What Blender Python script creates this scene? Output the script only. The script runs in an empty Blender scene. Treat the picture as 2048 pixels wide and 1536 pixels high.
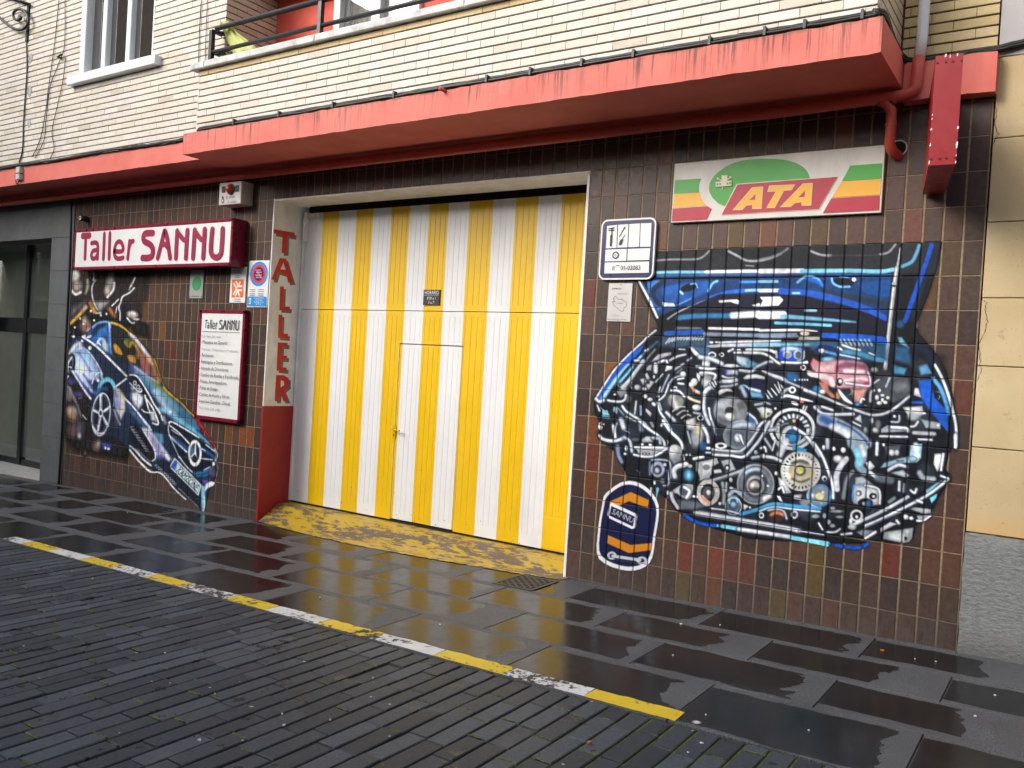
import bpy, bmesh, math, random
import numpy as np
from mathutils import Vector, Matrix

random.seed(7)
rng = np.random.default_rng(11)
SC = bpy.context.scene
COL = SC.collection

# ------------------------------------------------------------------ camera
# solved from the tile grid of the facade (tile row = 0.204 m), world: X along
# the facade, Y into it (tile face = 0), Z up
F, RX, RY, RZ = 1720.02, -0.0156773, 0.5908583, -0.0600895   # focal length in 2048-px units, pitch, yaw, roll
CAM = np.array([3.202, -5.659, 1.482])
_c, _s = np.cos, np.sin
MC = (np.array([[_c(RY), -_s(RY), 0], [_s(RY), _c(RY), 0], [0, 0, 1]])
      @ np.array([[1, 0, 0], [0, _c(RX), -_s(RX)], [0, _s(RX), _c(RX)]])
      @ np.array([[_c(RZ), 0, _s(RZ)], [0, 1, 0], [-_s(RZ), 0, _c(RZ)]]))
cd = bpy.data.cameras.new('camera')
cam = bpy.data.objects.new('camera', cd)
COL.objects.link(cam)
cd.sensor_width = 36.0
cd.lens = F / 2048 * 36.0
cd.clip_start = 0.05
cd.clip_end = 400
m4 = Matrix.Identity(4)
for i in range(3):
    m4[i][0] = MC[i, 0]; m4[i][1] = MC[i, 2]; m4[i][2] = -MC[i, 1]; m4[i][3] = CAM[i]
cam.matrix_world = m4
SC.camera = cam

# ------------------------------------------------------------------ light
SUN_DIR = Vector((0.79, 1.12, -0.80)).normalized()            # the way the light travels
w = bpy.data.worlds.new('World'); SC.world = w; w.use_nodes = True
nt = w.node_tree
bg = nt.nodes['Background']
sky = nt.nodes.new('ShaderNodeTexSky'); sky.sky_type = 'NISHITA'; sky.sun_disc = False
sky.sun_elevation = math.asin(-SUN_DIR.z)
sky.sun_rotation = math.atan2(-SUN_DIR.x, -SUN_DIR.y)
sky.air_density = 1.0; sky.dust_density = 4.0; sky.ozone_density = 1.0
hs = nt.nodes.new('ShaderNodeHueSaturation'); hs.inputs['Saturation'].default_value = 0.55   # cloud cover
nt.links.new(sky.outputs[0], hs.inputs['Color'])
nt.links.new(hs.outputs[0], bg.inputs['Color'])
bg.inputs['Strength'].default_value = 0.145
sd = bpy.data.lights.new('sun', 'SUN'); sd.energy = 0.95; sd.angle = math.radians(28); sd.color = (1.0, 0.99, 0.975)
sun = bpy.data.objects.new('sun', sd); COL.objects.link(sun)
sun.rotation_euler = SUN_DIR.to_track_quat('-Z', 'Y').to_euler()
sun.location = (-6, -8, 8)
SC.view_settings.view_transform = 'Standard'
SC.view_settings.look = 'None'
SC.view_settings.gamma = 1.0
SC.view_settings.exposure = 0.88
SC.view_settings.use_curve_mapping = False
SC.render.engine = 'CYCLES'
SC.cycles.max_bounces = 6
SC.cycles.use_denoising = True

# ------------------------------------------------------------------ pixels to places
def ray(x, y): return MC @ np.array([(x - 1024) / F, 1, -(y - 768) / F])
def at(x, y, Y=0.0):
    d = ray(x, y); return CAM + (Y - CAM[1]) / d[1] * d
def atX(x, y, X):
    d = ray(x, y); return CAM + (X - CAM[0]) / d[0] * d
GS, G0 = 0.0240, -0.0634                                       # the street falls to the left
def gz(x): return G0 + GS * x
def atG(x, y, up=0.0):
    d = ray(x, y); t = (G0 + up + GS * CAM[0] - CAM[2]) / (d[2] - GS * d[0]); return CAM + t * d
def proj(P):
    v = (np.asarray(P, float) - CAM) @ MC
    return np.stack([1024 + F * v[..., 0] / v[..., 1], 768 - F * v[..., 2] / v[..., 1]], -1)
def rect(tl, tr, br, bl, Y):
    a, b, c_, d = (at(*p, Y) for p in (tl, tr, br, bl))
    return (a[0] + d[0]) / 2, (b[0] + c_[0]) / 2, (c_[2] + d[2]) / 2, (a[2] + b[2]) / 2   # x0 x1 z0 z1

def lin(r, g, b, k=1.0):
    f = lambda u: (u / 255 / 12.92 if u <= 10.31 else ((u / 255 + .055) / 1.055) ** 2.4) * k
    return (f(r), f(g), f(b), 1.0)

# ------------------------------------------------------------------ materials
class NT:
    def __init__(s, name):
        s.m = bpy.data.materials.new(name); s.m.use_nodes = True
        s.t = s.m.node_tree; s.b = s.t.nodes['Principled BSDF']; s.out = s.t.nodes['Material Output']
    def n(s, typ, **kw):
        nd = s.t.nodes.new(typ)
        for k, v in kw.items(): setattr(nd, k, v)
        return nd
    def l(s, a, b): s.t.links.new(a, b)
    def val(s, sock, v):
        if hasattr(v, 'is_linked') or isinstance(v, bpy.types.NodeSocket): s.l(v, sock)
        else: sock.default_value = v
    def math(s, op, a, b=0.0, c=None, clamp=False):
        nd = s.n('ShaderNodeMath', operation=op, use_clamp=clamp)
        s.val(nd.inputs[0], a); s.val(nd.inputs[1], b)
        if c is not None: s.val(nd.inputs[2], c)
        return nd.outputs[0]
    def noise(s, vec, scale, detail=4, rough=.55, w=None):
        nd = s.n('ShaderNodeTexNoise')
        if w is not None:
            nd.noise_dimensions = '4D'; s.val(nd.inputs['W'], w)
        if vec is not None: s.l(vec, nd.inputs['Vector'])
        nd.inputs['Scale'].default_value = scale; nd.inputs['Detail'].default_value = detail
        nd.inputs['Roughness'].default_value = rough
        return nd.outputs[0]
    def ramp(s, fac, a, b, lo=0.0, hi=1.0):
        nd = s.n('ShaderNodeMapRange'); nd.clamp = True
        s.val(nd.inputs[0], fac); nd.inputs[1].default_value = a; nd.inputs[2].default_value = b
        nd.inputs[3].default_value = lo; nd.inputs[4].default_value = hi
        return nd.outputs[0]
    def mix(s, fac, a, b, typ='MIX'):
        nd = s.n('ShaderNodeMix', data_type='RGBA', blend_type=typ)
        s.val(nd.inputs[0], fac); s.val(nd.inputs[6], a); s.val(nd.inputs[7], b)
        return nd.outputs[2]
    def pos(s): return s.n('ShaderNodeNewGeometry').outputs['Position']
    def objc(s): return s.n('ShaderNodeTexCoord').outputs['Object']
    def sep(s, v):
        nd = s.n('ShaderNodeSeparateXYZ'); s.l(v, nd.inputs[0]); return nd.outputs
    def scale(s, v, xyz):
        nd = s.n('ShaderNodeMapping'); s.l(v, nd.inputs[0]); nd.inputs['Scale'].default_value = xyz; return nd.outputs[0]
    def bump(s, h, strength=.3, dist=.01):
        nd = s.n('ShaderNodeBump'); nd.inputs['Strength'].default_value = strength; nd.inputs['Distance'].default_value = dist
        s.l(h, nd.inputs['Height']); s.l(nd.outputs[0], s.b.inputs['Normal']); return nd
    def set(s, **kw):
        for k, v in kw.items(): s.val(s.b.inputs[k], v)

MATS = {}
def mat(name, col, rough=.6, var=.12, vs=6.0, bump=0.0, bs=60.0, metal=0.0, spec=.5, grime=0.0, gs=2.0):
    """plain painted / mineral surface: base colour with soft variation, grime and fine relief"""
    if name in MATS: return MATS[name]
    k = NT(name); p = k.pos()
    n1 = k.noise(p, vs, 5); c = tuple(col[:3]) + (1,)
    dark = tuple(u * (1 - var * 1.6) for u in col[:3]) + (1,); lite = tuple(min(1, u * (1 + var)) for u in col[:3]) + (1,)
    cc = k.mix(k.ramp(n1, .3, .7), dark, lite)
    if grime:
        g = k.noise(k.scale(p, (1, 1, .35)), gs, 8, .7)
        cc = k.mix(k.ramp(g, .52, .75, 0, grime), cc, (.05, .045, .04, 1))
    k.l(cc, k.b.inputs['Base Color'])
    k.set(**{'Roughness': k.ramp(k.noise(p, vs * 3, 3), .3, .7, max(0, rough - .08), min(1, rough + .08)), 'Metallic': metal, 'Specular IOR Level': spec})
    if bump: k.bump(k.noise(p, bs, 4), bump, .004)
    MATS[name] = k.m
    return k.m

def attr_mat(name, rough=.5, spec=.5, var=.25, bump=.25, bs=90, dirt=None, vs=22, attr='tint', fine=.0):
    """colour from the pieces' own 'tint' attribute, broken up by noise"""
    k = NT(name); p = k.pos()
    a = k.n('ShaderNodeAttribute', attribute_name=attr).outputs['Color']
    n1 = k.noise(p, vs, 6, .65)
    c = k.mix(1.0, a, k.mix(k.ramp(n1, .25, .75), (1 - var,) * 3 + (1,), (1 + var,) * 3 + (1,)), 'MULTIPLY')
    if dirt: c = dirt(k, p, c)
    k.l(c, k.b.inputs['Base Color'])
    k.set(**{'Specular IOR Level': spec, 'Roughness': k.ramp(k.noise(p, 30, 4), .3, .7, max(.02, rough - .12), min(1, rough + .12))})
    if bump: k.bump(k.noise(p, bs, 4), bump, .003)
    return k

# ------------------------------------------------------------------ mesh building
class MB:
    def __init__(s): s.v = []; s.f = []; s.mi = []; s.t = []
    def add(s, vs, fs, mi=0, tint=None):
        o = len(s.v); s.v += [tuple(map(float, v)) for v in vs]
        for f in fs: s.f.append(tuple(i + o for i in f)); s.mi.append(mi); s.t.append(tint)
        return s
    def box(s, x0, x1, y0, y1, z0, z1, mi=0, tint=None):
        vs = [(x, y, z) for z in (z0, z1) for y in (y0, y1) for x in (x0, x1)]
        return s.add(vs, [(0, 2, 3, 1), (4, 5, 7, 6), (0, 1, 5, 4), (2, 6, 7, 3), (0, 4, 6, 2), (1, 3, 7, 5)], mi, tint)
    def cham(s, x0, x1, y0, y1, z0, z1, c=.002, mi=0, tint=None, face='-y'):
        """box with a chamfered visible face: '-y' front or '+z' top or '+x' side; no back face"""
        if face == '-y':
            vs = [(x0, y1, z0), (x1, y1, z0), (x1, y1, z1), (x0, y1, z1), (x0, y0 + c, z0), (x1, y0 + c, z0), (x1, y0 + c, z1), (x0, y0 + c, z1),
                  (x0 + c, y0, z0 + c), (x1 - c, y0, z0 + c), (x1 - c, y0, z1 - c), (x0 + c, y0, z1 - c)]
        elif face == '+z':
            vs = [(x0, y1, z0), (x0, y0, z0), (x1, y0, z0), (x1, y1, z0), (x0, y1, z1 - c), (x0, y0, z1 - c), (x1, y0, z1 - c), (x1, y1, z1 - c),
                  (x0 + c, y1 - c, z1), (x0 + c, y0 + c, z1), (x1 - c, y0 + c, z1), (x1 - c, y1 - c, z1)]
        else:
            vs = [(x0, y0, z0), (x0, y1, z0), (x0, y1, z1), (x0, y0, z1), (x1 - c, y0, z0), (x1 - c, y1, z0), (x1 - c, y1, z1), (x1 - c, y0, z1),
                  (x1, y0 + c, z0 + c), (x1, y1 - c, z0 + c), (x1, y1 - c, z1 - c), (x1, y0 + c, z1 - c)]
        fs = [(0, 1, 5, 4), (1, 2, 6, 5), (2, 3, 7, 6), (3, 0, 4, 7), (4, 5, 9, 8), (5, 6, 10, 9), (6, 7, 11, 10), (7, 4, 8, 11), (8, 9, 10, 11)]
        return s.add(vs, fs, mi, tint)
    def tube(s, pts, r, n=10, mi=0, tint=None, caps=True):
        pts = [Vector(p) for p in pts]; N = len(pts)
        rr = r if hasattr(r, '__len__') else [r] * N
        up = Vector((0, 0, 1)); rings = []
        prev = None
        for i, p in enumerate(pts):
            t = ((pts[min(i + 1, N - 1)] - p).normalized() + (p - pts[max(i - 1, 0)]).normalized()).normalized()
            if prev is None:
                a = t.cross(up)
                if a.length < .05: a = t.cross(Vector((1, 0, 0)))
                a.normalize()
            else:
                a = (prev - t * prev.dot(t)).normalized()
            prev = a; b = t.cross(a)
            rings.append([p + (a * math.cos(2 * math.pi * k / n) + b * math.sin(2 * math.pi * k / n)) * rr[i] for k in range(n)])
        vs = [v for g in rings for v in g]; fs = []
        for i in range(N - 1):
            for k in range(n):
                fs.append((i * n + k, i * n + (k + 1) % n, (i + 1) * n + (k + 1) % n, (i + 1) * n + k))
        if caps: fs += [tuple(range(n))[::-1], tuple(range((N - 1) * n, N * n))]
        return s.add(vs, fs, mi, tint)
    def prism(s, poly, y0, y1, mi=0, tint=None):
        """polygon of (x, z) points extruded from y0 (front) to y1"""
        n = len(poly)
        vs = [(p[0], y0, p[1]) for p in poly] + [(p[0], y1, p[1]) for p in poly]
        ar = sum(poly[i][0] * poly[(i + 1) % n][1] - poly[(i + 1) % n][0] * poly[i][1] for i in range(n))
        fr = tuple(range(n)) if ar > 0 else tuple(range(n))[::-1]
        fs = [fr, tuple(i + n for i in fr[::-1])] + [(fr[(i + 1) % n], fr[i], fr[i] + n, fr[(i + 1) % n] + n) for i in range(n)]
        return s.add(vs, fs, mi, tint)
    def build(s, name, mats, parent=None, smooth=False, kind=None, label=None):
        me = s.mesh(name, mats, smooth)
        return link(name, me, parent, kind, label)
    def mesh(s, name, mats, smooth=False):
        me = bpy.data.meshes.new(name)
        me.from_pydata(s.v, [], s.f); me.update()
        for m_ in (mats if isinstance(mats, (list, tuple)) else [mats]): me.materials.append(m_)
        if any(s.mi): me.polygons.foreach_set('material_index', s.mi)
        if any(t is not None for t in s.t):
            a = me.color_attributes.new('tint', 'FLOAT_COLOR', 'CORNER')
            cols = []
            for p, t in zip(me.polygons, s.t): cols += list((t or (.5, .5, .5))[:3]) + [1.0] if False else (list((t or (.5, .5, .5))[:3]) + [1.0]) * p.loop_total
            a.data.foreach_set('color', np.array(cols, dtype=np.float32))
        if smooth: me.polygons.foreach_set('use_smooth', [True] * len(me.polygons))
        me.update()
        return me

def link(name, me, parent=None, kind=None, label=None):
    o = bpy.data.objects.new(name, me); COL.objects.link(o)
    if parent is not None: o.parent = parent
    if kind: o['kind'] = kind
    if label: o['label'] = label
    return o
def tag(o, label, cat, group=None):
    o['label'] = label; o['category'] = cat
    if group: o['group'] = group
    return o
def thing(name, label, cat, loc=(0, 0, 0), group=None):
    o = bpy.data.objects.new(name, None); COL.objects.link(o); o.location = loc; o.empty_display_size = .1
    return tag(o, label, cat, group)
def group_part(name, parent):
    o = bpy.data.objects.new(name, None); COL.objects.link(o); o.parent = parent; o.empty_display_size = .1
    return o

def smooth_pts(P, k=6, closed=False):
    P = [np.array(p, float) for p in P]
    if len(P) < 3: return P
    out = []; n = len(P)
    for i in range(n if closed else n - 1):
        if closed: a, b, c_, d = P[i - 1], P[i], P[(i + 1) % n], P[(i + 2) % n]
        else: a, b, c_, d = P[max(i - 1, 0)], P[i], P[i + 1], P[min(i + 2, n - 1)]
        for j in range(k):
            t = j / k
            out.append(.5 * ((2 * b) + (-a + c_) * t + (2 * a - 5 * b + 4 * c_ - d) * t * t + (-a + 3 * b - 3 * c_ + d) * t ** 3))
    if not closed: out.append(P[-1])
    return out

def ribbon(P, w_, round_caps=True):
    """outline polygon of a stroke along 2-D points"""
    P = [np.array(p, float) for p in P]; L, R = [], []; n = len(P)
    for i in range(n):
        t = (P[min(i + 1, n - 1)] - P[max(i - 1, 0)]); t /= (np.linalg.norm(t) + 1e-9)
        nn = np.array([-t[1], t[0]]); L.append(P[i] + nn * w_ / 2); R.append(P[i] - nn * w_ / 2)
    out = list(L)
    if round_caps:
        for end, a0 in ((P[-1], L[-1] - P[-1]),):
            for q in (-30, -60, -90, -120, -150):
                c_, s_ = math.cos(math.radians(q)), math.sin(math.radians(q))
                out.append(end + np.array([a0[0] * c_ - a0[1] * s_, a0[0] * s_ + a0[1] * c_]))
    out += R[::-1]
    if round_caps:
        a0 = R[0] - P[0]
        for q in (-30, -60, -90, -120, -150):
            c_, s_ = math.cos(math.radians(q)), math.sin(math.radians(q))
            out.append(P[0] + np.array([a0[0] * c_ - a0[1] * s_, a0[0] * s_ + a0[1] * c_]))
    return out

class Print:
    """flat print on a vertical face at depth Y: every layer 0.4 mm in front of the last"""
    def __init__(s, Y, ox=0, oy=0, k=1.0, step=.0004): s.Y = Y; s.i = 0; s.ox = ox; s.oy = oy; s.k = k; s.step = step; s.mb = {}; s.tag = ''
    def p(s, q): a = at(s.ox + q[0] * s.k, s.oy + q[1] * s.k, s.Y); return (a[0], a[2])
    def y(s): s.i += 1; return s.Y - .0006 - s.i * s.step
    def get(s, m): return s.mb.setdefault((m.name, s.tag), (MB(), m))[0]
    def poly(s, pts, m, world=False):
        q = [tuple(a) for a in pts] if world else [s.p(a) for a in pts]
        y = s.y(); mb = s.get(m); n = len(q)
        ar = sum(q[i][0] * q[(i + 1) % n][1] - q[(i + 1) % n][0] * q[i][1] for i in range(n))
        mb.add([(a[0], y, a[1]) for a in q], [tuple(range(n)) if ar > 0 else tuple(range(n))[::-1]])
    def line(s, pts, wd, m, smooth=0, world=False, caps=True):
        q = [np.array(a) for a in pts] if world else [np.array(s.p(a)) for a in pts]
        if smooth: q = smooth_pts(q, smooth)
        r = ribbon(q, wd, caps); y = s.y(); n = len(q); mb = s.get(m)
        # strip of quads keeps sharp turns clean
        if not caps or True:
            L, R = ribbon(q, wd, False)[:n], ribbon(q, wd, False)[n:][::-1]
            vs = [(a[0], y, a[1]) for a in L] + [(a[0], y, a[1]) for a in R]
            mb.add(vs, [(n + i, n + i + 1, i + 1, i) for i in range(n - 1)])
            if caps:
                for e, dirn in ((q[0], q[0] - q[1]), (q[-1], q[-1] - q[-2])):
                    a0 = math.atan2(dirn[1], dirn[0]); pts_ = [(e[0] + wd / 2 * math.cos(a0 + t), y, e[1] + wd / 2 * math.sin(a0 + t)) for t in np.linspace(-math.pi / 2, math.pi / 2, 7)]
                    mb.add(pts_, [tuple(range(7))])
    def ell(s, cx, cz, rx, rz, m, n=28):
        s.poly([(cx + rx * math.cos(t), cz + rz * math.sin(t)) for t in np.linspace(0, 2 * math.pi, n, endpoint=False)], m, True)
    def rect(s, x0, x1, z0, z1, m): s.poly([(x0, z0), (x1, z0), (x1, z1), (x0, z1)], m, True)
    def text(s, txt, x, z, h, m, width=None, align='LEFT'):
        me = text_mesh(txt, align)
        if me is None: return
        vs, fs = me
        sx = h
        if width:
            xs = [v[0] for v in vs]; sx = width / (max(xs) - min(xs))
        y = s.y(); s.get(m).add([(x + v[0] * sx, y, z + v[1] * h) for v in vs], fs)
    def flush(s, parent, off, name):
        """one part per tag; print too small to pick apart stays joined"""
        for (mn, tg), (mb, m) in s.mb.items():
            o = mb.build(tg.split('#')[0] if tg else name, m, parent); o.matrix_parent_inverse = Matrix.Translation(-off)
            if not tg: o['kind'] = 'stuff'

_TX = {}
def text_mesh(txt, align='LEFT'):
    if (txt, align) in _TX: return _TX[(txt, align)]
    cu = bpy.data.curves.new('t', 'FONT'); cu.body = txt; cu.align_x = align; cu.size = 1.4; cu.resolution_u = 2
    o = bpy.data.objects.new('t', cu); COL.objects.link(o)
    me = o.to_mesh()
    r = ([tuple(v.co) for v in me.vertices], [tuple(p.vertices) for p in me.polygons])
    o.to_mesh_clear(); bpy.data.objects.remove(o); bpy.data.curves.remove(cu)
    _TX[(txt, align)] = r
    return r
# ================================================================== ground
TILT = -math.atan(GS)            # ground objects are level in their own frame, tipped with the street
def ground_obj(o):
    o.rotation_euler = (0, TILT, 0); o.location = (0, 0, G0); return o

# ---- pavement bed and slabs
k = NT('slab_joint'); p = k.pos()
k.l(k.mix(k.noise(p, 8, 4), (.012, .012, .012, 1), (.03, .028, .025, 1)), k.b.inputs['Base Color']); k.set(Roughness=.8)
M_JOINT = k.m
pavement = ground_obj(MB().box(-30, 14, -2.086, 3.0, -.16, -.012).build('pavement', M_JOINT, kind='structure'))

def slab_material():
    k = NT('wet_stone_slab')
    uv = k.n('ShaderNodeUVMap', uv_map='uv').outputs[0]
    rnd = k.n('ShaderNodeObjectInfo').outputs['Random']
    u, v, _ = k.sep(uv)                       # metres from the low end / from the street side
    at_len = k.n('ShaderNodeAttribute', attribute_type='OBJECT', attribute_name='slab_len').outputs['Fac']
    at_wid = k.n('ShaderNodeAttribute', attribute_type='OBJECT', attribute_name='slab_wid').outputs['Fac']
    p = k.pos()
    W = k.math('MULTIPLY', rnd, 40.0)
    n1 = k.noise(p, 3.6, 3, .5, W); n2 = k.noise(p, 11.0, 4, .6, W)
    nn = k.math('ADD', k.math('MULTIPLY', k.math('SUBTRACT', n1, .5), 1.0), k.math('MULTIPLY', k.math('SUBTRACT', n2, .5), .28))
    r2 = k.math('FRACT', k.math('MULTIPLY', rnd, 7.31)); r3 = k.math('FRACT', k.math('MULTIPLY', rnd, 13.7))
    d_hi = k.math('SUBTRACT', at_len, u)       # the high end dries first
    d_wall = k.math('SUBTRACT', at_wid, v)
    a = k.math('SUBTRACT', k.math('ADD', d_hi, k.math('MULTIPLY', nn, .46)), k.math('MULTIPLY_ADD', r2, .30, .05))
    b = k.math('SUBTRACT', k.math('ADD', d_wall, k.math('MULTIPLY', nn, .10)), k.math('MULTIPLY_ADD', r3, .05, .024))
    c = k.math('SUBTRACT', k.math('ADD', v, k.math('MULTIPLY', nn, .09)), k.math('MULTIPLY_ADD', r2, .045, .020))
    e = k.math('ADD', k.math('SUBTRACT', u, .004), k.math('MULTIPLY', nn, .02))
    wet = k.math('MINIMUM', k.math('MINIMUM', a, b), k.math('MINIMUM', c, e))
    dry = k.ramp(wet, -.004, .004, 1, 0)
    speck = k.noise(p, 210, 3, .7)
    dc = k.mix(k.ramp(speck, .42, .62), (.040, .043, .048, 1), (.19, .195, .208, 1))
    dc = k.mix(k.ramp(k.noise(p, 2.5, 5), .3, .7), dc, k.mix(.55, dc, (.05, .05, .054, 1)))
    wc = k.mix(k.ramp(k.noise(p, 3.0, 5, .6, W), .35, .7), (.006, .0065, .0078, 1), (.016, .0165, .018, 1))
    rim = k.ramp(wet, .0, .03, 1, 0)
    wc = k.mix(k.math('MULTIPLY', rim, .35), wc, (.03, .03, .031, 1))
    k.l(k.mix(dry, wc, dc), k.b.inputs['Base Color'])
    k.set(**{'Roughness': k.mix(dry, k.mix(k.ramp(n2, .3, .7), (.13,) * 3 + (1,), (.26,) * 3 + (1,)), (.50, .50, .50, 1)), 'IOR': 1.33,
             'Specular IOR Level': k.ramp(dry, 0, 1, .42, .30)})
    h = k.math('MULTIPLY_ADD', dry, .6, k.math('ADD', k.math('MULTIPLY', k.noise(p, 38, 4), .20), k.math('MULTIPLY', k.math('MULTIPLY', speck, dry), .35)))
    k.bump(h, .30, .004)
    return k.m
M_SLAB = slab_material()
ROWS = [(-.045, .34), (-.53, -.045), (-1.005, -.53), (-1.49, -1.005), (-2.086, -1.49)]
def slab(x0, x1, y0, y1):
    g = .0028
    mb = MB().cham(x0 + g, x1 - g, y0 + g, y1 - g, -.05, random.uniform(-.0012, .0012), .0025, face='+z')
    me = mb.mesh('slab', M_SLAB)
    uvl = me.uv_layers.new(name='uv')
    for lp in me.loops:
        co = me.vertices[lp.vertex_index].co; uvl.data[lp.index].uv = (co.x - x0, co.y - y0)
    o = link('slab', me, pavement)
    o['slab_len'] = float(x1 - x0); o['slab_wid'] = float(y1 - y0)
for ri, (y0, y1) in enumerate(ROWS):
    off = .31 if ri in (1, 3) else .785
    if ri == 0:
        continue
    i = -16
    while True:
        x0 = off + .9515 * i; i += 1
        if x0 > 4.6: break
        if x0 < -11.5: continue
        slab(x0, x0 + .9515, y0, y1)
# narrow cut strip along the wall foot
for x0, x1 in ((-12, -7.1), (-7.1, -5.2), (-5.2, -3.52), (0.0, 1.26), (1.26, 2.65), (2.65, 4.6)):
    slab(x0, x1, -.045, .0 if x0 > -7.2 else .6)

# ---- painted dashes on the outer edge of the slabs
def paint_mat(name, col, under, thr=.60, rough=.5, stretch=(1, 1, 1)):
    k = NT(name); p = k.scale(k.pos(), stretch)
    n = k.noise(p, 26, 9, .72); n2 = k.noise(p, 3.2, 3)
    worn = k.math('ADD', k.math('MULTIPLY', n, .62), k.math('MULTIPLY', n2, .38))
    f = k.ramp(worn, thr - .008, thr + .008)
    var = k.mix(k.ramp(k.noise(p, 9, 5), .3, .7), tuple(c * .86 for c in col) + (1,), tuple(col) + (1,))
    k.l(k.mix(f, var, k.mix(k.noise(p, 60, 3), tuple(c * .6 for c in under) + (1,), tuple(under) + (1,))), k.b.inputs['Base Color'])
    k.set(Roughness=k.ramp(n2, .3, .7, rough - .1, rough + .1))
    k.bump(k.math('ADD', k.math('MULTIPLY', f, -1.0), k.math('MULTIPLY', n, .4)), .35, .003)
    return k.m
M_YLINE = paint_mat('worn_yellow_line_paint', (.70, .50, .018), (.025, .025, .027), .552)
M_WLINE = paint_mat('worn_white_line_paint', (.66, .67, .68), (.03, .03, .032), .545)
ends = [1.771, 1.308, .849, .395, -.058, -.488, -.936, -1.335, -1.80, -2.20, -2.62, -3.03, -3.475, -3.90, -4.2]
for i in range(len(ends) - 1):
    x1, x0 = ends[i], ends[i + 1]
    n = 14
    pts = []
    for j in range(n + 1): pts.append((x0 + (x1 - x0) * j / n, -2.080 + random.uniform(0, .006)))
    for j in range(n, -1, -1): pts.append((x0 + .004 + (x1 - x0 - .008) * j / n, -1.952 + random.uniform(-.006, .006)))
    zt = .0030
    mb = MB(); mb.add([(q[0], q[1], zt) for q in pts], [tuple(range(len(pts)))])
    mb.build('painted_dash', M_YLINE if i % 2 == 0 else M_WLINE, pavement)

# ---- the roadway of dark pavers
def road_bed():
    k = NT('mossy_joint'); p = k.pos(); x, y, z = k.sep(p)
    n = k.noise(p, 2.6, 5, .6); n2 = k.noise(p, 30, 4)
    where = k.math('ADD', n, k.ramp(x, 1.15, 1.5, -.2, .30))          # the moss is thickest beyond the last dash
    m = k.ramp(k.math('ADD', where, k.math('MULTIPLY', n2, .12)), .60, .68)
    moss = k.mix(k.ramp(n2, .3, .7), (.055, .085, .008, 1), (.16, .19, .022, 1))
    k.l(k.mix(m, (.006, .006, .006, 1), moss), k.b.inputs['Base Color']); k.set(Roughness=.9)
    k.bump(k.noise(p, 200, 3), .8, .006)
    return k.m
road = ground_obj(MB().add([(-40, -40, -.0145), (40, -40, -.0145), (40, -2.086, -.0145), (-40, -2.086, -.0145)], [(0, 1, 2, 3)]).build('road', road_bed(), kind='structure'))
def paver_dirt(k, p, c):
    n = k.noise(p, 7, 5, .6)
    f = k.ramp(n, .635, .65)                                             # damp blotches
    pale = k.ramp(k.noise(p, 3.1, 6, .7), .58, .72, 0, .35)
    c = k.mix(pale, c, (.13, .135, .14, 1))
    c = k.mix(k.math('MULTIPLY', f, .8), c, (.012, .013, .014, 1))
    sp = k.ramp(k.noise(p, 26, 1, .3), .80, .81)
    k._wet = f
    return k.mix(sp, c, (.45, .45, .45, 1))
kp = attr_mat('slate_paver', rough=.50, spec=.22, var=.38, bump=.55, bs=130, dirt=paver_dirt, vs=60)
M_PAVER = kp.m
kp.set(Roughness=kp.ramp(kp._wet, 0, 1, .48, .24))
PW = .1065
PLEN = [.235, .27, .30, .335]
pav, cross = [], []                     # pavers (x0, x1, y0, y1, length class); cross joints
for i in range(-110, 20):
    x0 = 1.457 + PW * i + random.uniform(-.0015, .0015)
    y = -2.092 + random.uniform(.0, .2)
    while y > -6.6:
        c_ = random.randrange(4); y1 = y; y -= PLEN[c_]
        if y > -2.13: y = y1 - .01; continue
        pav.append((x0, x0 + PW, y, min(y1, -2.092), c_)); cross.append((x0, y))
def paver_tint():
    b = random.choice([.042, .047, .052, .056, .064, .078]); return (b * .78, b * .92, b * 1.12)
def vis(q, m=60):
    pts = np.array([[q[0], q[2], gz(q[0])], [q[1], q[3], gz(q[1])]])
    v = (pts - CAM) @ MC
    if (v[:, 1] < .4).any(): return False
    a = proj(pts); return bool(((a[:, 0] > -m) & (a[:, 0] < 2048 + m) & (a[:, 1] < 1536 + m)).any())
pv = sorted([q for q in pav if vis(q)], key=lambda q: (q[0] - CAM[0]) ** 2 + (q[2] - CAM[1]) ** 2)
near = set(pv[:300])
pm = {}
for c_ in range(4):
    for t in range(6):
        hw, hl = PW / 2 - random.uniform(.0052, .0074), PLEN[c_] / 2 - random.uniform(.002, .0042)
        mb = MB().cham(-hw, hw, -hl, hl, -.03, 0, .004, tint=paver_tint(), face='+z')
        for vi in range(8, 12):
            v = mb.v[vi]; mb.v[vi] = (v[0] + random.uniform(-.0018, .0018), v[1] + random.uniform(-.002, .002), v[2] + random.uniform(-.0012, .0006))
        pm[(c_, t)] = mb
pmesh = {q: mb.mesh('paver', M_PAVER) for q, mb in pm.items()}
rest = MB()
for q in pav:
    t = (q[4], random.randrange(6))
    cx, cy = (q[0] + q[1]) / 2, (q[2] + q[3]) / 2
    rot = (random.gauss(0, .006), random.gauss(0, .007), random.gauss(0, .007)); dz = -.0045 + random.gauss(0, .0014)
    k_ = (q[3] - q[2]) / PLEN[q[4]]                    # the first of a course may be cut at the kerb
    if q in near:
        o = link('paver', pmesh[t], road); o.location = (cx, cy, dz); o.rotation_euler = rot; o.scale = (1, k_, 1)
    else:
        mb = pm[t]; rest.add([(v[0] + cx, v[1] * k_ + cy, v[2] + dz + v[0] * rot[1]) for v in mb.v], mb.f, 0, mb.t[0])
rest.build('paver_field', M_PAVER, road, kind='stuff')
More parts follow.
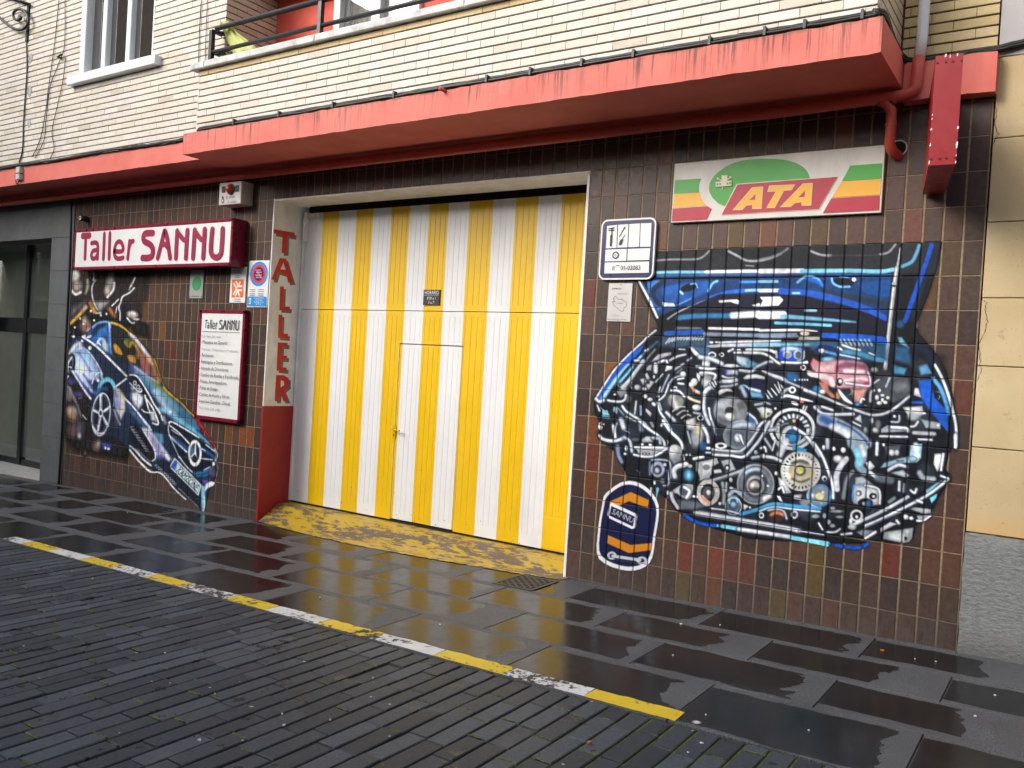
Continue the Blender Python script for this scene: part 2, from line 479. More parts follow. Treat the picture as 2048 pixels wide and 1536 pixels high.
# moss cushions in the short joints, thicker beyond the last dash
k = NT('joint_moss'); p = k.pos(); n2 = k.noise(p, 60, 4)
k.l(k.mix(k.ramp(n2, .3, .7), (.05, .075, .008, 1), (.17, .19, .025, 1)), k.b.inputs['Base Color']); k.set(Roughness=.95); k.bump(k.noise(p, 260, 3), 1.0, .006)
ms = MB()
for (x, y) in cross:
    if y < -5.2 or x < -6: continue
    if random.random() > (.75 if x > 1.2 else .34): continue
    n = 7; a0 = random.uniform(0, .45) * PW; a1 = PW - random.uniform(0, .35) * PW
    up_ = [(x + a0 + (a1 - a0) * i / (n - 1), y + random.uniform(.002, .0062), random.uniform(-.0055, -.0015)) for i in range(n)]
    dn = [(q[0], y - random.uniform(.002, .0062), q[2] - .001) for q in up_]
    ms.add(dn + up_, [(i, i + 1, n + i + 1, n + i) for i in range(n - 1)])
ms.build('moss', k.m, road, kind='stuff')

# ---- yellow ramp in front of the garage door
M_RAMP = paint_mat('flaking_yellow_ramp_paint', (.50, .335, .022), (.15, .11, .085), .515, .45, (.35, 1, 1))
fr = [(-3.49, -.01), (-3.2, -.07), (-2.8, -.13), (-2.3, -.18), (-1.8, -.20), (-1.3, -.18), (-.9, -.16), (-.45, -.13), (-.05, -.09), (.02, -.03)]
vs, fs = [], []
for i, (x, y) in enumerate(smooth_pts(fr, 14)):
    y += random.gauss(0, .006)
    xb = min(max(x, -3.505), -.002)
    zb = .012; g = gz(x)
    for t, (yy, zz, xx) in enumerate(((y, g + .0035, x), (min(y + .10, .0), g + .010, x), (.03, g + .026 if g + .026 < zb else zb - .012, xb), (.24, zb - .006, xb), (.60, zb, xb))):
        vs.append((xx if yy <= 0 else xb, yy, zz))
n = len(vs) // 5
for i in range(n - 1):
    for t in range(4): fs.append((i * 5 + t, (i + 1) * 5 + t, (i + 1) * 5 + t + 1, i * 5 + t + 1))
RAMP = MB().add(vs, fs)
# ================================================================== the garage building
CW, RW, ZR = .1101, .204, 3.217           # tile column pitch, row pitch, height of the uppermost full joint
garage = thing('garage_building', 'cream brick building with brown tiled ground floor, striped garage door and salmon balcony slab', 'building', (-2, .2, gz(-2)))
garage.matrix_parent_inverse if False else None
GOFF = Vector(garage.location)
class P:      # parts of the building are modelled in world coordinates
    @staticmethod
    def put(o): o.matrix_parent_inverse = Matrix.Translation(-GOFF); return o
def gpart(mb, name, mats, kind=None, smooth=False, label=None, parent=None):
    o = mb.build(name, mats, parent or garage, smooth, kind, label)
    if parent is None: P.put(o)
    return o

# ---- brown tiles
def tile_dirt(k, p, c):
    x, y, z = k.sep(p)
    hz = k.math('SUBTRACT', z, k.math('MULTIPLY_ADD', x, GS, G0))         # height above the street
    n = k.noise(k.scale(p, (1, 1, .45)), 26, 6, .7)
    splash = k.math('MULTIPLY', k.ramp(hz, .02, .50, 1, 0), k.ramp(n, .34, .66))
    c = k.mix(k.math('MULTIPLY', splash, .42), c, (.115, .105, .095, 1))  # pale street dirt
    sc = k.noise(k.scale(p, (3, 3, .6)), 38, 3, .8)
    c = k.mix(k.ramp(sc, .70, .74, 0, .30), c, (.30, .28, .26, 1))        # scuffs
    return c
kt = attr_mat('glazed_brown_tile', rough=.40, spec=.33, var=.34, bump=.22, bs=110, dirt=tile_dirt, vs=28)
M_TILE = kt.m
k = NT('tan_mortar'); p = k.pos(); x, y, z = k.sep(p)
n = k.noise(p, 34, 6, .7)
c = k.mix(k.ramp(n, .3, .7), (.18, .125, .072, 1), (.36, .275, .175, 1))
c = k.mix(k.ramp(k.math('SUBTRACT', z, k.math('MULTIPLY_ADD', x, GS, G0)), .05, .55, .75, 0), c, (.075, .066, .056, 1))
k.l(c, k.b.inputs['Base Color']); k.set(Roughness=.9); k.bump(n, .5, .004)
M_MORTAR = k.m
mb = MB()
TOP = 3.30
mb.box(-7.085, -3.512, .0034, .33, -.45, TOP)
mb.box(-3.512, 0.0, .0034, .33, ZR - RW + .001, TOP)
mb.box(0.0, 2.644, .0034, .33, -.45, TOP)
tiled = gpart(mb, 'tiled_wall', M_MORTAR)
tcol = [((74, 55, 49), 26), ((78, 60, 53), 24), ((70, 56, 55), 16), ((66, 52, 48), 14), ((88, 62, 52), 14), ((92, 62, 52), 5), ((84, 70, 58), 9),
        ((72, 62, 64), 8), ((96, 62, 54), 3), ((96, 82, 52), 1.6), ((124, 78, 46), .9), ((120, 70, 56), .4)]
variants = []
for (rgb, wt) in tcol:
    for r_ in range(int(max(1, wt // 7))):
        j = random.uniform(.9, 1.1); rgb = tuple(u * .62 + m_ * .38 for u, m_ in zip(rgb, (74, 57, 51)))
        variants.append((lin(*[min(255, u * j * random.uniform(.97, 1.03)) for u in rgb], .88)[:3], wt / max(1, wt // 7)))
vw = [v[1] for v in variants]
TD = .0105
def tile_box(t): return MB().cham(-CW / 2 + .0060, CW / 2 - .0060, -.0, TD, -RW / 2 + .0030, RW / 2 - .0030, .0022, tint=t)
tvar = [tile_box(v[0]) for v in variants]
tmesh = [q.mesh('tile', M_TILE) for q in tvar]
tiles = []
def tile_at(ix, r, x0=None, x1=None, z0=None, z1=None):
    X0 = x0 if x0 is not None else ix * CW; X1 = x1 if x1 is not None else (ix + 1) * CW
    Z1 = z1 if z1 is not None else ZR - RW * r; Z0 = z0 if z0 is not None else ZR - RW * (r + 1)
    tiles.append((X0, X1, Z0, Z1, x0 is None and x1 is None and z0 is None and z1 is None))
special = {}
def tint_px(px, py, rgb):     # tiles whose odd colour stands out in the photograph
    a = at(px, py); special[(math.floor(a[0] / CW), math.floor((ZR - a[2]) / RW))] = lin(*[u * .68 + m_ * .32 for u, m_ in zip(rgb, (74, 57, 51))], .78)[:3]
for px, py, rgb in [(1372, 1112, (142, 66, 52)), (1428, 1125, (148, 72, 56)), (1225, 730, (158, 96, 50)), (1627, 1100, (108, 90, 44)), (1627, 1160, (112, 92, 44)), (1557, 1190, (106, 90, 52)),
                    (1780, 1120, (128, 60, 48)), (1467, 470, (112, 82, 44)), (1530, 465, (140, 78, 58)), (1630, 462, (102, 80, 46)), (1832, 440, (136, 78, 60)), (1905, 540, (96, 74, 44)),
                    (1190, 890, (128, 58, 44)), (1187, 870, (150, 82, 44)), (1178, 575, (128, 56, 46)), (322, 668, (152, 96, 48)), (482, 868, (168, 92, 42)), (505, 880, (172, 84, 42)), (450, 868, (146, 88, 42)),
                    (332, 705, (112, 58, 48)), (345, 708, (118, 56, 46)), (497, 664, (122, 66, 44)), (286, 618, (124, 88, 48)), (440, 605, (96, 60, 48)), (520, 780, (130, 76, 58)), (1842, 620, (110, 74, 40)), (1190, 960, (140, 74, 42))]:
    tint_px(px, py, rgb)
for r in range(-1, 18):
    for ix in range(-65, 24):
        X0, X1 = ix * CW, (ix + 1) * CW
        Z1, Z0 = ZR - RW * r, ZR - RW * (r + 1)
        kw = {}
        if r == -1: kw['z1'] = TOP - .012
        if -32 <= ix < 0 and r >= 1: continue
        if Z1 < gz(X0) - .01: continue
        if ix == -65: kw['x0'] = -7.083
        tile_at(ix, r, **kw)
def tdist(q): return (q[0] - CAM[0]) ** 2 + CAM[1] ** 2 + ((q[2] + q[3]) / 2 - CAM[2]) ** 2
full = sorted([q for q in tiles if q[4]], key=tdist)
nearT = set(full[:300])
trest = MB()
for q in tiles:
    key = (math.floor((q[0] + q[1]) / 2 / CW), math.floor((ZR - (q[2] + q[3]) / 2) / RW))
    vi = random.choices(range(len(variants)), vw)[0]
    dy = random.uniform(-.0012, .0012)
    if q in nearT:
        if key in special:
            me = tile_box(special[key]).mesh('tile', M_TILE)
        else: me = tmesh[vi]
        o = link('tile', me, tiled); o.location = ((q[0] + q[1]) / 2, dy, (q[2] + q[3]) / 2)
    else:
        trest.cham(q[0] + .0060, q[1] - .0060, dy, TD, q[2] + .0030, q[3] - .0030, .0022, tint=special.get(key, variants[vi][0]))
trest.build('tile_field', M_TILE, tiled, kind='stuff')

# ---- cream bricks
kb = attr_mat('cream_facing_brick', rough=.62, spec=.35, var=.10, bump=.12, bs=160, vs=34)
M_BRICK = kb.m
M_BJOINT = mat('dark_brick_joint', (.075, .065, .052), .95, .3, 30)
bcols = [((231, 223, 210), 14), ((228, 219, 205), 12), ((225, 217, 206), 10), ((233, 226, 215), 10), ((224, 214, 197), 6), ((217, 207, 190), 3), ((227, 218, 212), 5), ((210, 200, 181), 1)]
def btint(yellow=0):
    rgb = random.choices([b[0] for b in bcols], [b[1] for b in bcols])[0]
    if yellow: rgb = tuple(a * (1 - yellow) + b * yellow for a, b in zip(rgb, random.choice([(206, 170, 92), (212, 180, 104), (196, 158, 84)])))
    return lin(*rgb, .86)[:3]
BL, BH = .2400, .0628
bricks = []           # (kind of face, fixed coordinate, a0, a1, z0, z1, tint)
def course(face, fixed, a0, a1, z0, z1, shift, parent, holes=(), yel=0):
    i = math.floor((a0 - shift) / BL)
    while True:
        s0 = shift + BL * i; s1 = s0 + BL; i += 1
        if s0 >= a1: break
        segs = [(max(s0, a0), min(s1, a1))]
        for (h0, h1, hz0, hz1) in holes:
            if z1 > hz0 + .01 and z0 < hz1 - .01:
                ns = []
                for (p0, p1) in segs:
                    if h1 <= p0 or h0 >= p1: ns.append((p0, p1))
                    else:
                        if h0 > p0: ns.append((p0, h0))
                        if h1 < p1: ns.append((h1, p1))
                segs = ns
        for (p0, p1) in segs:
            if p1 - p0 > .02: bricks.append((face, fixed, p0, p1, z0, z1, btint(yel), parent))
up_y = -.48
WIN = (-6.27, -4.94, 4.44, 5.75)       # window opening in the left upper wall
mb = MB()
for (a, b, c_, d) in ((-12, WIN[0], 3.5, 6.6), (WIN[1], -3.79, 3.5, 6.6), (WIN[0], WIN[1], 3.5, WIN[2]), (WIN[0], WIN[1], WIN[3], 6.6)):
    mb.box(a, b, up_y + .012, up_y + .25, c_, d)
mb.box(-4.03, -3.785, up_y + .25, .13, 3.52, 6.6)
upper = gpart(mb, 'upper_wall', M_BJOINT)
z = 3.525; ci = 0
while z < 6.4:
    course('-y', up_y, -12, -3.773, z, z + BH, (.0 if ci % 2 else .12) + .02 * math.sin(ci), upper, [(WIN[0] - .0, WIN[1] + .0, WIN[2] - .10, WIN[3])], 0)
    course('+x', -3.773, up_y + .0, .12, z, z + BH, (.12 if ci % 2 else .0), upper, (), .3)
    z += BH; ci += 1
mb = MB().box(-3.85, 2.108, -.678, -.45, 3.5, 4.095); mb.box(1.87, 2.108, -.45, 0, 3.5, 4.095)
parapet = gpart(mb, 'balcony_parapet', M_BJOINT)
z = 3.535; ci = 0
while z < 4.08:
    zt = min(z + BH, 4.092)
    course('-y', -.69, -3.85, 2.12, z, zt, -2.022 + (.12 if ci % 2 else 0), parapet, (), .6 if zt > 4.06 else 0)
    course('+x', 2.12, -.69, .0, z, zt, (.12 if ci % 2 else 0), parapet, (), .25)
    z += BH; ci += 1
mb = MB().box(2.13, 2.643, .012, .3, 3.46, 6.6)
uright = gpart(mb, 'end_wall', M_BJOINT)
z = 3.462 - BH * 0; ci = 0
while z < 6.4:
    course('-y', .0, 2.13, 2.643, z, z + BH, 2.284 + (.12 if ci % 2 else 0), uright, (), .55)
    z += BH; ci += 1
# bricks: the 300 that show largest are parts, the others one mesh for each wall
def bpx(b):
    ctr = np.array([(b[2] + b[3]) / 2, b[1], (b[4] + b[5]) / 2]) if b[0] == '-y' else np.array([b[1], (b[2] + b[3]) / 2, (b[4] + b[5]) / 2])
    v = (ctr - CAM) @ MC
    if v[1] < .1: return 1e9
    q = proj(ctr)
    if not (-40 < q[0] < 2090 and -30 < q[1] < 1540): return 1e8
    return v[1]
order = sorted(range(len(bricks)), key=lambda i: bpx(bricks[i]))
own = set(order[:300])
rest = {}
for i, (face, fx, p0, p1, z0, z1, t, par) in enumerate(bricks):
    jx, jz = .0013, .0054
    pr = random.uniform(-.0012, .0012)
    if face == '-y': args = (p0 + jx, p1 - jx, fx + pr, fx + .0125, z0 + jz, z1 - jz)
    else: args = (fx - .0125, fx + pr, p0 + jx, p1 - jx, z0 + jz, z1 - jz)
    if i in own:
        mb = MB().cham(*args, .0016, tint=t, face='-y' if face == '-y' else '+x')
        mb.build('brick', M_BRICK, par)
    else:
        rest.setdefault(par.name, (MB(), par))[0].cham(*args, .0016, tint=t, face='-y' if face == '-y' else '+x')
for nm, (mb, par) in rest.items(): mb.build('brick_field', M_BRICK, par, kind='stuff')

# ---- salmon concrete: floor band, balcony slab, beam
def salmon():
    k = NT('salmon_masonry_paint'); p = k.pos(); x, y, z = k.sep(p)
    base = k.mix(k.ramp(k.noise(p, 3, 5), .3, .7), lin(208, 102, 89), lin(222, 120, 107))
    # dark runs from the top edge
    st = k.noise(k.scale(p, (1, 1, .04)), 26, 5, .75); amt = k.noise(k.scale(p, (1, 1, .02)), 2.2, 4)
    run = k.math('MULTIPLY', k.ramp(st, .49, .60), k.ramp(amt, .36, .52))
    fade = k.ramp(k.math('ADD', z, k.math('MULTIPLY', k.noise(k.scale(p, (1, 1, .02)), 20, 2), .22)), 3.38, 3.58)
    front = k.ramp(y, -.73, -.70, 1, 0)
    c = k.mix(k.math('MULTIPLY', k.math('MULTIPLY', run, fade), k.math('MULTIPLY', front, .78)), base, (.045, .03, .025, 1))
    # flaked spots and a grey bloom near the top edge
    fl = k.ramp(k.noise(p, 22, 8, .7), .70, .71)
    c = k.mix(k.math('MULTIPLY', fl, k.ramp(k.noise(p, 1.7, 3), .5, .6)), c, (.62, .50, .36, 1))
    top = k.math('MULTIPLY', k.ramp(z, 3.482, 3.503), k.ramp(k.noise(p, 9, 6, .7), .42, .6))
    c = k.mix(k.math('MULTIPLY', top, k.math('MULTIPLY', front, .7)), c, (.12, .085, .05, 1))
    k.l(c, k.b.inputs['Base Color']); k.set(Roughness=.68); k.bump(k.noise(k.scale(p, (1, 1, 2)), 60, 6), .28, .004)
    return k.m
M_SALMON = salmon()
def roughened_box(x0, x1, y0, y1, z0, z1, nx=90, j=.0022):
    """a box whose long front edges wander like a cast slab"""
    vs, fs = [], []
    for i in range(nx + 1):
        x = x0 + (x1 - x0) * i / nx
        a, b = random.gauss(0, j * .6), random.gauss(0, j)
        vs += [(x, y0 + random.gauss(0, j * .4), z0 + a), (x, y0 + random.gauss(0, j * .4), z1 + b), (x, y1, z1), (x, y1, z0)]
    for i in range(nx):
        o = i * 4
        fs += [(o, o + 4, o + 5, o + 1), (o + 1, o + 5, o + 6, o + 2), (o + 3, o + 7, o + 4, o)]
    fs += [(0, 1, 2, 3), (nx * 4 + 3, nx * 4 + 2, nx * 4 + 1, nx * 4)]
    return MB().add(vs, fs)
gpart(roughened_box(-3.955, 2.162, -.742, .001, 3.312, 3.505), 'balcony_slab', M_SALMON)
gpart(roughened_box(-12, -3.957, -.500, .002, 3.332, 3.524), 'floor_band', M_SALMON)
gpart(MB().box(-7.09, 2.164, -.095, .005, 3.262, 3.311), 'beam', M_SALMON)
gpart(MB().box(-12, -7.092, -.095, .005, 3.262, 3.331), 'beam', M_SALMON)
gpart(roughened_box(2.166, 2.656, -.10, .011, 3.236, 3.462, 14, .003), 'floor_band', M_SALMON)
# ---- coping stones of the parapet
M_COPE = mat('lichened_white_stone', (.62, .62, .61), .7, .18, 9, .5, 90, grime=.55, gs=7)
cope = group_part('coping', garage); P.put(cope)
xs = [-3.925, -3.72, -2.27, -.72, .62, 2.19]
for a, b in zip(xs, xs[1:]):
    MB().cham(a + .002, b - .002, -.735, -.41, 4.094, 4.152, .006).build('coping_stone', M_COPE, cope)
    mbt = MB().box(a + .002, b - .002, -.729, -.42, 4.15, 4.1555); mbt.build('coping_top', M_COPE, cope)
# ---- loggia behind the railing
M_RED = mat('red_painted_render', lin(212, 84, 66)[:3], .75, .05, 4, .25, 70)
LW = (-2.925, -1.86, 3.6, 5.0)
mb = MB()
for (a, b, c_, d) in ((-3.78, LW[0], 3.5, 5.035), (LW[1], 2.10, 3.5, 5.035), (LW[0], LW[1], 4.98, 5.035)): mb.box(a, b, .12, .3, c_, d)
gpart(mb, 'loggia_wall', M_RED)
gpart(MB().box(-3.76, 2.10, -.45, .12, 3.505, 3.56), 'loggia_floor', mat('grey_cement', (.28, .27, .26), .85, .15, 8, .3))
gpart(MB().box(-3.77, 2.6, -.12, .3, 5.03, 5.2), 'upper_slab', mat('brown_soffit', lin(150, 92, 74)[:3], .8, .1))
M_PVC = mat('white_window_frame', (.78, .79, .80), .35, .03, 5)
def glass(name, tintc, rough=.02):
    k = NT(name); k.set(**{'Base Color': tintc, 'Roughness': rough, 'Specular IOR Level': .9, 'IOR': 1.9, 'Coat Weight': 1.0, 'Coat Roughness': .01})
    return k.m
M_PANE = glass('dark_window_glass', (.05, .044, .038, 1))
bw = group_part('balcony_window', garage); P.put(bw)
mb = MB()
x0, x1 = LW[0], LW[1]
mid = at(758, 48, .13)[0]
for a, b in ((x0, x0 + .085), (mid - .055, mid + .055), (x1 - .075, x1)): mb.cham(a, b, .075, .2, 3.56, 4.98, .006)
mb.cham(x0 + .085, x1 - .075, .08, .2, 4.90, 4.98, .005); mb.cham(x0 + .085, x1 - .075, .08, .2, 3.56, 3.66, .005)
mb.build('frame', M_PVC, bw)
M_CURT = mat('pale_curtain', (.42, .40, .34), .85, .2, 14)
kg = NT('clear_window_glass'); kg.set(**{'Base Color': (.8, .82, .8, 1), 'Roughness': .02, 'Transmission Weight': .85, 'IOR': 1.5, 'Alpha': .45})
M_CLEAR = kg.m
for a, b in ((x0 + .085, mid - .055), (mid + .055, x1 - .075)):
    MB().box(a, b, .135, .142, 3.66, 4.90).build('pane', M_CLEAR, bw)
vs, fs = [], []; nn_ = 60
for i in range(nn_ + 1):
    x = x0 + .09 + (x1 - x0 - .18) * i / nn_; yy = .24 + .018 * math.sin(i * 1.5) + .006 * math.sin(i * 3.7)
    vs += [(x, yy, 3.6), (x, yy, 4.92)]
    if i: fs.append((2 * i - 2, 2 * i, 2 * i + 1, 2 * i - 1))
MB().add(vs, fs).build('curtain', M_CURT, bw, True)
MB().box(x0 - .02, x1 + .02, .30, .34, 3.5, 5).build('dark_room', mat('dim_interior', (.03, .026, .022), .9, .2), bw)
# ---- railing
M_IRON = mat('black_painted_iron', (.010, .011, .014), .38, .2, 12, .1)
rl = group_part('railing', garage); P.put(rl)
ry = -.60
def rail_pt(px, py): return at(px, py, ry)
pA, pB = at(426, 42, ry), at(640, -6, ry)
zt_ = 4.50; zm = 4.285
xl = at(425, 80, ry)[0]
MB().tube([(xl + .05, ry, zt_), (2.1, ry, zt_)], .024, 10).build('top_rail', M_IRON, rl, True)
MB().tube([(xl, ry, zm), (2.1, ry, zm)], .019, 10).build('lower_rail', M_IRON, rl, True)
for px in (425, 640, 917):
    X = at(px, 60 if px < 900 else 10, ry)[0]
    MB().box(X - .02, X + .02, ry - .02, ry + .02, 4.15, zt_ - .008).build('post', M_IRON, rl)
MB().tube([(xl - .01, ry, zt_ - .015), (xl + .04, ry + .12, zt_ - .01)], .02, 8).build('rail_return', M_IRON, rl)
MB().tube([(xl, ry, zm), (xl, -.50, zm)], .016, 8).build('rail_return', M_IRON, rl)
MB().tube([(xl, ry, zt_ - .02), (xl, -.50, zt_ - .02)], .016, 8).build('rail_return', M_IRON, rl)

# ---- left upper window
wn = group_part('window', garage); P.put(wn)
mb = MB(); y0_, y1_ = up_y - .02, up_y + .10
X0, X1, Z0_, Z1_ = WIN
mb.cham(X0, X0 + .10, y0_, y1_, Z0_, Z1_, .006); mb.cham(X1 - .03, X1, y0_ + .03, y1_, Z0_, Z1_, .006)
mb.cham(X0 + .10, X1 - .03, y0_ + .02, y1_, Z0_, Z0_ + .045, .006)
mb.build('frame', M_PVC, wn)
xm = [at(p[0], p[1], up_y)[0] for p in ((203, 140), (252, 128))]
for X in xm:
    MB().cham(X - .045, X + .035, y0_ + .03, y1_ + .02, Z0_ + .045, Z1_, .006).build('sash_stile', M_PVC, wn)
MB().box(X0 + .10, X1 - .03, y1_ - .03, y1_ - .024, Z0_ + .045, Z1_).build('pane', M_PANE, wn)
# roller blind slats seen through the glass
sl = group_part('sill', wn)
sx0, sx1 = at(135, 176, up_y - .06)[0], at(311, 135, up_y - .06)[0]
MB().cham(sx0, sx1, up_y - .075, up_y + .06, 4.345, 4.436, .004).build('sill_stone', M_PVC, sl)

# ---- jamb of the garage door with the word TALLER
JX = -3.510; DY = .39
M_PLAST = mat('off_white_painted_plaster', (.86, .855, .85), .7, .08, 6, .35, 60, grime=.25, gs=5)
M_REDP = paint_mat('scuffed_red_paint', (.33, .012, .012), (.55, .42, .33), .655, .45)
JI = .445
jamb = gpart(MB().add([(JX, -.004, .985), (JX, JI, .985), (JX, JI, 3.02), (JX, -.004, 3.02), (JX - .012, -.004, .985), (JX - .012, -.004, 3.02)],
                      [(0, 1, 2, 3), (4, 0, 3, 5)]), 'door_jamb', M_PLAST)
MB().add([(JX + .012, -.010, -.2), (JX + .012, JI + .005, -.2), (JX + .012, JI + .005, .987), (JX + .012, -.010, .987), (JX - .014, -.010, -.2), (JX - .014, -.010, .987), (JX - .01, JI + .005, .987), ],
         [(0, 1, 2, 3), (4, 0, 3, 5), (3, 2, 6, 5)]).build('red_dado', M_REDP, jamb)
M_LRED = mat('red_letter_paint', (.64, .028, .014), .5, .1, 9)
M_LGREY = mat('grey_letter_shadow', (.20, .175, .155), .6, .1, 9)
def jp(px, py): a = atX(px, py, JX); return (a[1], a[2])
jv = lambda x, y: jp(520 + x * .2542, 440 + y * .2539)
LET = {
    'T': [[(110, 73), (272, 100), (270, 136), (213, 125), (208, 262), (170, 260), (178, 118), (110, 106)]],
    'A': [[(88, 468), (155, 300), (205, 305), (262, 490), (222, 495), (207, 430), (140, 412), (120, 475)], 'hole', [(160, 388), (182, 335), (200, 392)]],
    'L': [[(157, 522), (187, 525), (182, 680), (235, 683), (232, 716), (151, 710)]],
    'L2': [[(146, 744), (176, 747), (170, 893), (219, 898), (217, 934), (141, 928)]],
    'E': [[(140, 964), (217, 968), (215, 1000), (172, 998), (170, 1068), (212, 1070), (210, 1102), (167, 1100), (163, 1160), (208, 1162), (207, 1195), (130, 1186)]],
    'R': [[(126, 1222), (185, 1222), (225, 1248), (226, 1310), (190, 1345), (222, 1428), (185, 1428), (155, 1350), (148, 1428), (115, 1425)], 'hole', [(163, 1262), (185, 1268), (188, 1300), (160, 1318)]],
}
def xpoly(pts, X, dyz=(0, 0)):
    q = [jv(*p_) for p_ in pts]; q = [(a + dyz[0], b + dyz[1]) for a, b in q]
    ar = sum(q[i][0] * q[(i + 1) % len(q)][1] - q[(i + 1) % len(q)][0] * q[i][1] for i in range(len(q)))
    return [(X, a, b) for a, b in q], [tuple(range(len(q))) if ar > 0 else tuple(range(len(q)))[::-1]]
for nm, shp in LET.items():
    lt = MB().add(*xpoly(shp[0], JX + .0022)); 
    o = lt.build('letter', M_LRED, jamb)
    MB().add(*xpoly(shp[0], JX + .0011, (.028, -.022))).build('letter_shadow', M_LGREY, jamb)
    if len(shp) > 1:
        MB().add(*xpoly(shp[2], JX + .0030)).build('letter_counter', M_PLAST, jamb)
# lintel soffit and the white edge at the far side of the opening
gpart(MB().box(-3.512, .0, -.003, .332, 2.998, 3.0135), 'lintel_plaster', M_PLAST)
gpart(MB().box(-.022, -.001, -.003, .37, gz(0) - .1, 2.984), 'door_jamb', M_PLAST)

# ---- the garage door
M_DW = mat('white_door_enamel', (.80, .80, .80), .38, .025, 3, .06, 30, grime=.10, gs=4)
M_DY = mat('yellow_door_enamel', (.80, .50, .004), .38, .03, 3, .06, 30, grime=.06, gs=4)
M_DARK = mat('dark_gap', (.006, .006, .006), .9, .1)
SB = [-3.478, -3.246, -3.020, -2.785, -2.565, -2.332, -2.105, -1.876, -1.650, -1.417, -1.160, -.927, -.700, -.473, -.232, -.03]
door = group_part('garage_door', garage); P.put(door)
def stripe(x):
    for i in range(len(SB) - 1):
        if SB[i] <= x < SB[i + 1]: return i % 2
    return 0
def leaf(x0, x1, z0, z1, y, name, rib=True, margins=(.05, .05), dep=.0022):
    """pressed sheet: narrow vertical grooves that stop short of the top and bottom edge"""
    xs = {x0, x1}
    for b in SB:
        if x0 < b < x1: xs.add(b)
    grooves = []
    n = 4
    for i in range(len(SB) - 1):
        for j in range(1, n + 1):
            g = SB[i] + (SB[i + 1] - SB[i]) * (j - .5) / n
            if x0 + .012 < g < x1 - .012: grooves.append(g); xs |= {g - .0045, g - .001, g + .001, g + .0045}
    xs = sorted(xs)
    zr = [z0, z0 + margins[0], z0 + margins[0] + .008, z1 - margins[1] - .008, z1 - margins[1], z1]
    def dpt(x, zi):
        if zi in (0, 1, 4, 5): return 0
        return dep if any(abs(x - g) < .002 for g in grooves) else 0
    vs = [(x, y + dpt(x, zi), zr[zi]) for x in xs for zi in range(6)]
    fs, mi = [], []
    mb = MB()
    for i in range(len(xs) - 1):
        for j in range(5):
            mb.add([], []); fs.append((i * 6 + j, (i + 1) * 6 + j, (i + 1) * 6 + j + 1, i * 6 + j + 1)); mi.append(stripe((xs[i] + xs[i + 1]) / 2))
    mb.v = vs; mb.f = fs; mb.mi = mi; mb.t = [None] * len(fs)
    n = len(mb.v)
    mb.box(x0, x1, y + .012, y + .04, z0, z1)
    # rim of the sheet
    for (a, b) in ((x0, x0 + .0005), (x1 - .0005, x1)): mb.box(a, b, y, y + .012, z0, z1)
    for (a, b) in zip([x0] + [b for b in SB if x0 < b < x1], [b for b in SB if x0 < b < x1] + [x1]):
        mi_ = stripe((a + b) / 2)
        mb.box(a, b, y + .0003, y + .012, z1 - .0005, z1, mi_); mb.box(a, b, y + .0003, y + .012, z0, z0 + .0005, mi_)
    return mb.build(name, [M_DW, M_DY], door)
DZ0, DZS, DZ1 = .030, 1.975, 2.945
WX0, WX1, WZ1 = -2.135, -1.402, 1.668
leaf(-3.478, -.03, DZS + .003, DZ1, DY, 'upper_leaf', margins=(.055, .03))
leaf(-3.478, WX0 - .005, DZ0, DZS - .003, DY + .003, 'lower_leaf', margins=(.10, .04))
leaf(WX1 + .005, -.03, DZ0, DZS - .003, DY + .003, 'lower_leaf', margins=(.10, .04))
leaf(WX0 - .0045, WX1 + .0045, WZ1 + .006, DZS - .003, DY + .003, 'lower_leaf', margins=(.012, .04))
wk = leaf(WX0 + .002, WX1 - .002, DZ0 + .012, WZ1 - .004, DY + .006, 'wicket_door', margins=(.05, .02))
MB().box(-3.478, -.02, DY + .041, DY + .049, .032, 2.94).build('backing', M_DW, door)
MB().box(-3.50, -.01, DY + .014, DY + .05, -.06, .0315).build('under_door_shade', M_DARK, door)  # dark strip standing in for the shade in the gap below the door
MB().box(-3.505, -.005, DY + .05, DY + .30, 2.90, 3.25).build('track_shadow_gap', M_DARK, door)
ks = mat('yellow_steel', (.62, .40, .01), .35, .05)
hp = at(789, 858, DY)
mbh = MB().box(hp[0] - .018, hp[0] + .018, DY - .004, DY + .006, hp[2] - .09, hp[2] + .03)
mbh.tube([(hp[0], DY, hp[2]), (hp[0], DY - .045, hp[2]), (hp[0] + .10, DY - .047, hp[2] - .006)], .008, 8)
mbh.build('handle', ks, door)
MB().tube([(hp[0], DY - .0045, hp[2] - .055), (hp[0], DY - .007, hp[2] - .055)], .007, 10).build('keyhole', M_DARK, door)
ch = MB()
for i in range(34):
    cx = random.uniform(-3.4, -.1); cz = .035 + abs(random.gauss(0, .05)) if i < 24 else random.uniform(.1, .6); e = random.uniform(.0015, .006)
    ch.add([(cx + e * random.uniform(.4, 1.2) * math.cos(t), DY - .0012 - i * .00004, cz + e * random.uniform(.4, 1.6) * math.sin(t)) for t in np.linspace(0, 6.28, 6, endpoint=False)], [tuple(range(6))])
ch.build('paint_chips', mat('rusty_chip', (.05, .025, .015), .8, .3, 40), door, kind='stuff')
# hinge arm and rail at the upper left corner
hg = MB().box(-3.470, -3.445, DY - .05, DY - .002, 2.66, 2.95); hg.box(-3.445, -3.30, DY - .03, DY - .004, 2.895, 2.93)
hg.box(-3.50, -3.475, DY - .02, DY + .04, .03, 2.96)
hg.build('hinge_arm', M_PLAST, door)
# the strip of bare sheet patched onto the lowest yellow stripe
MB().cham(-.470, -.236, DY - .004, DY + .002, .04, .30, .002).build('patch_plate', M_DY, door)
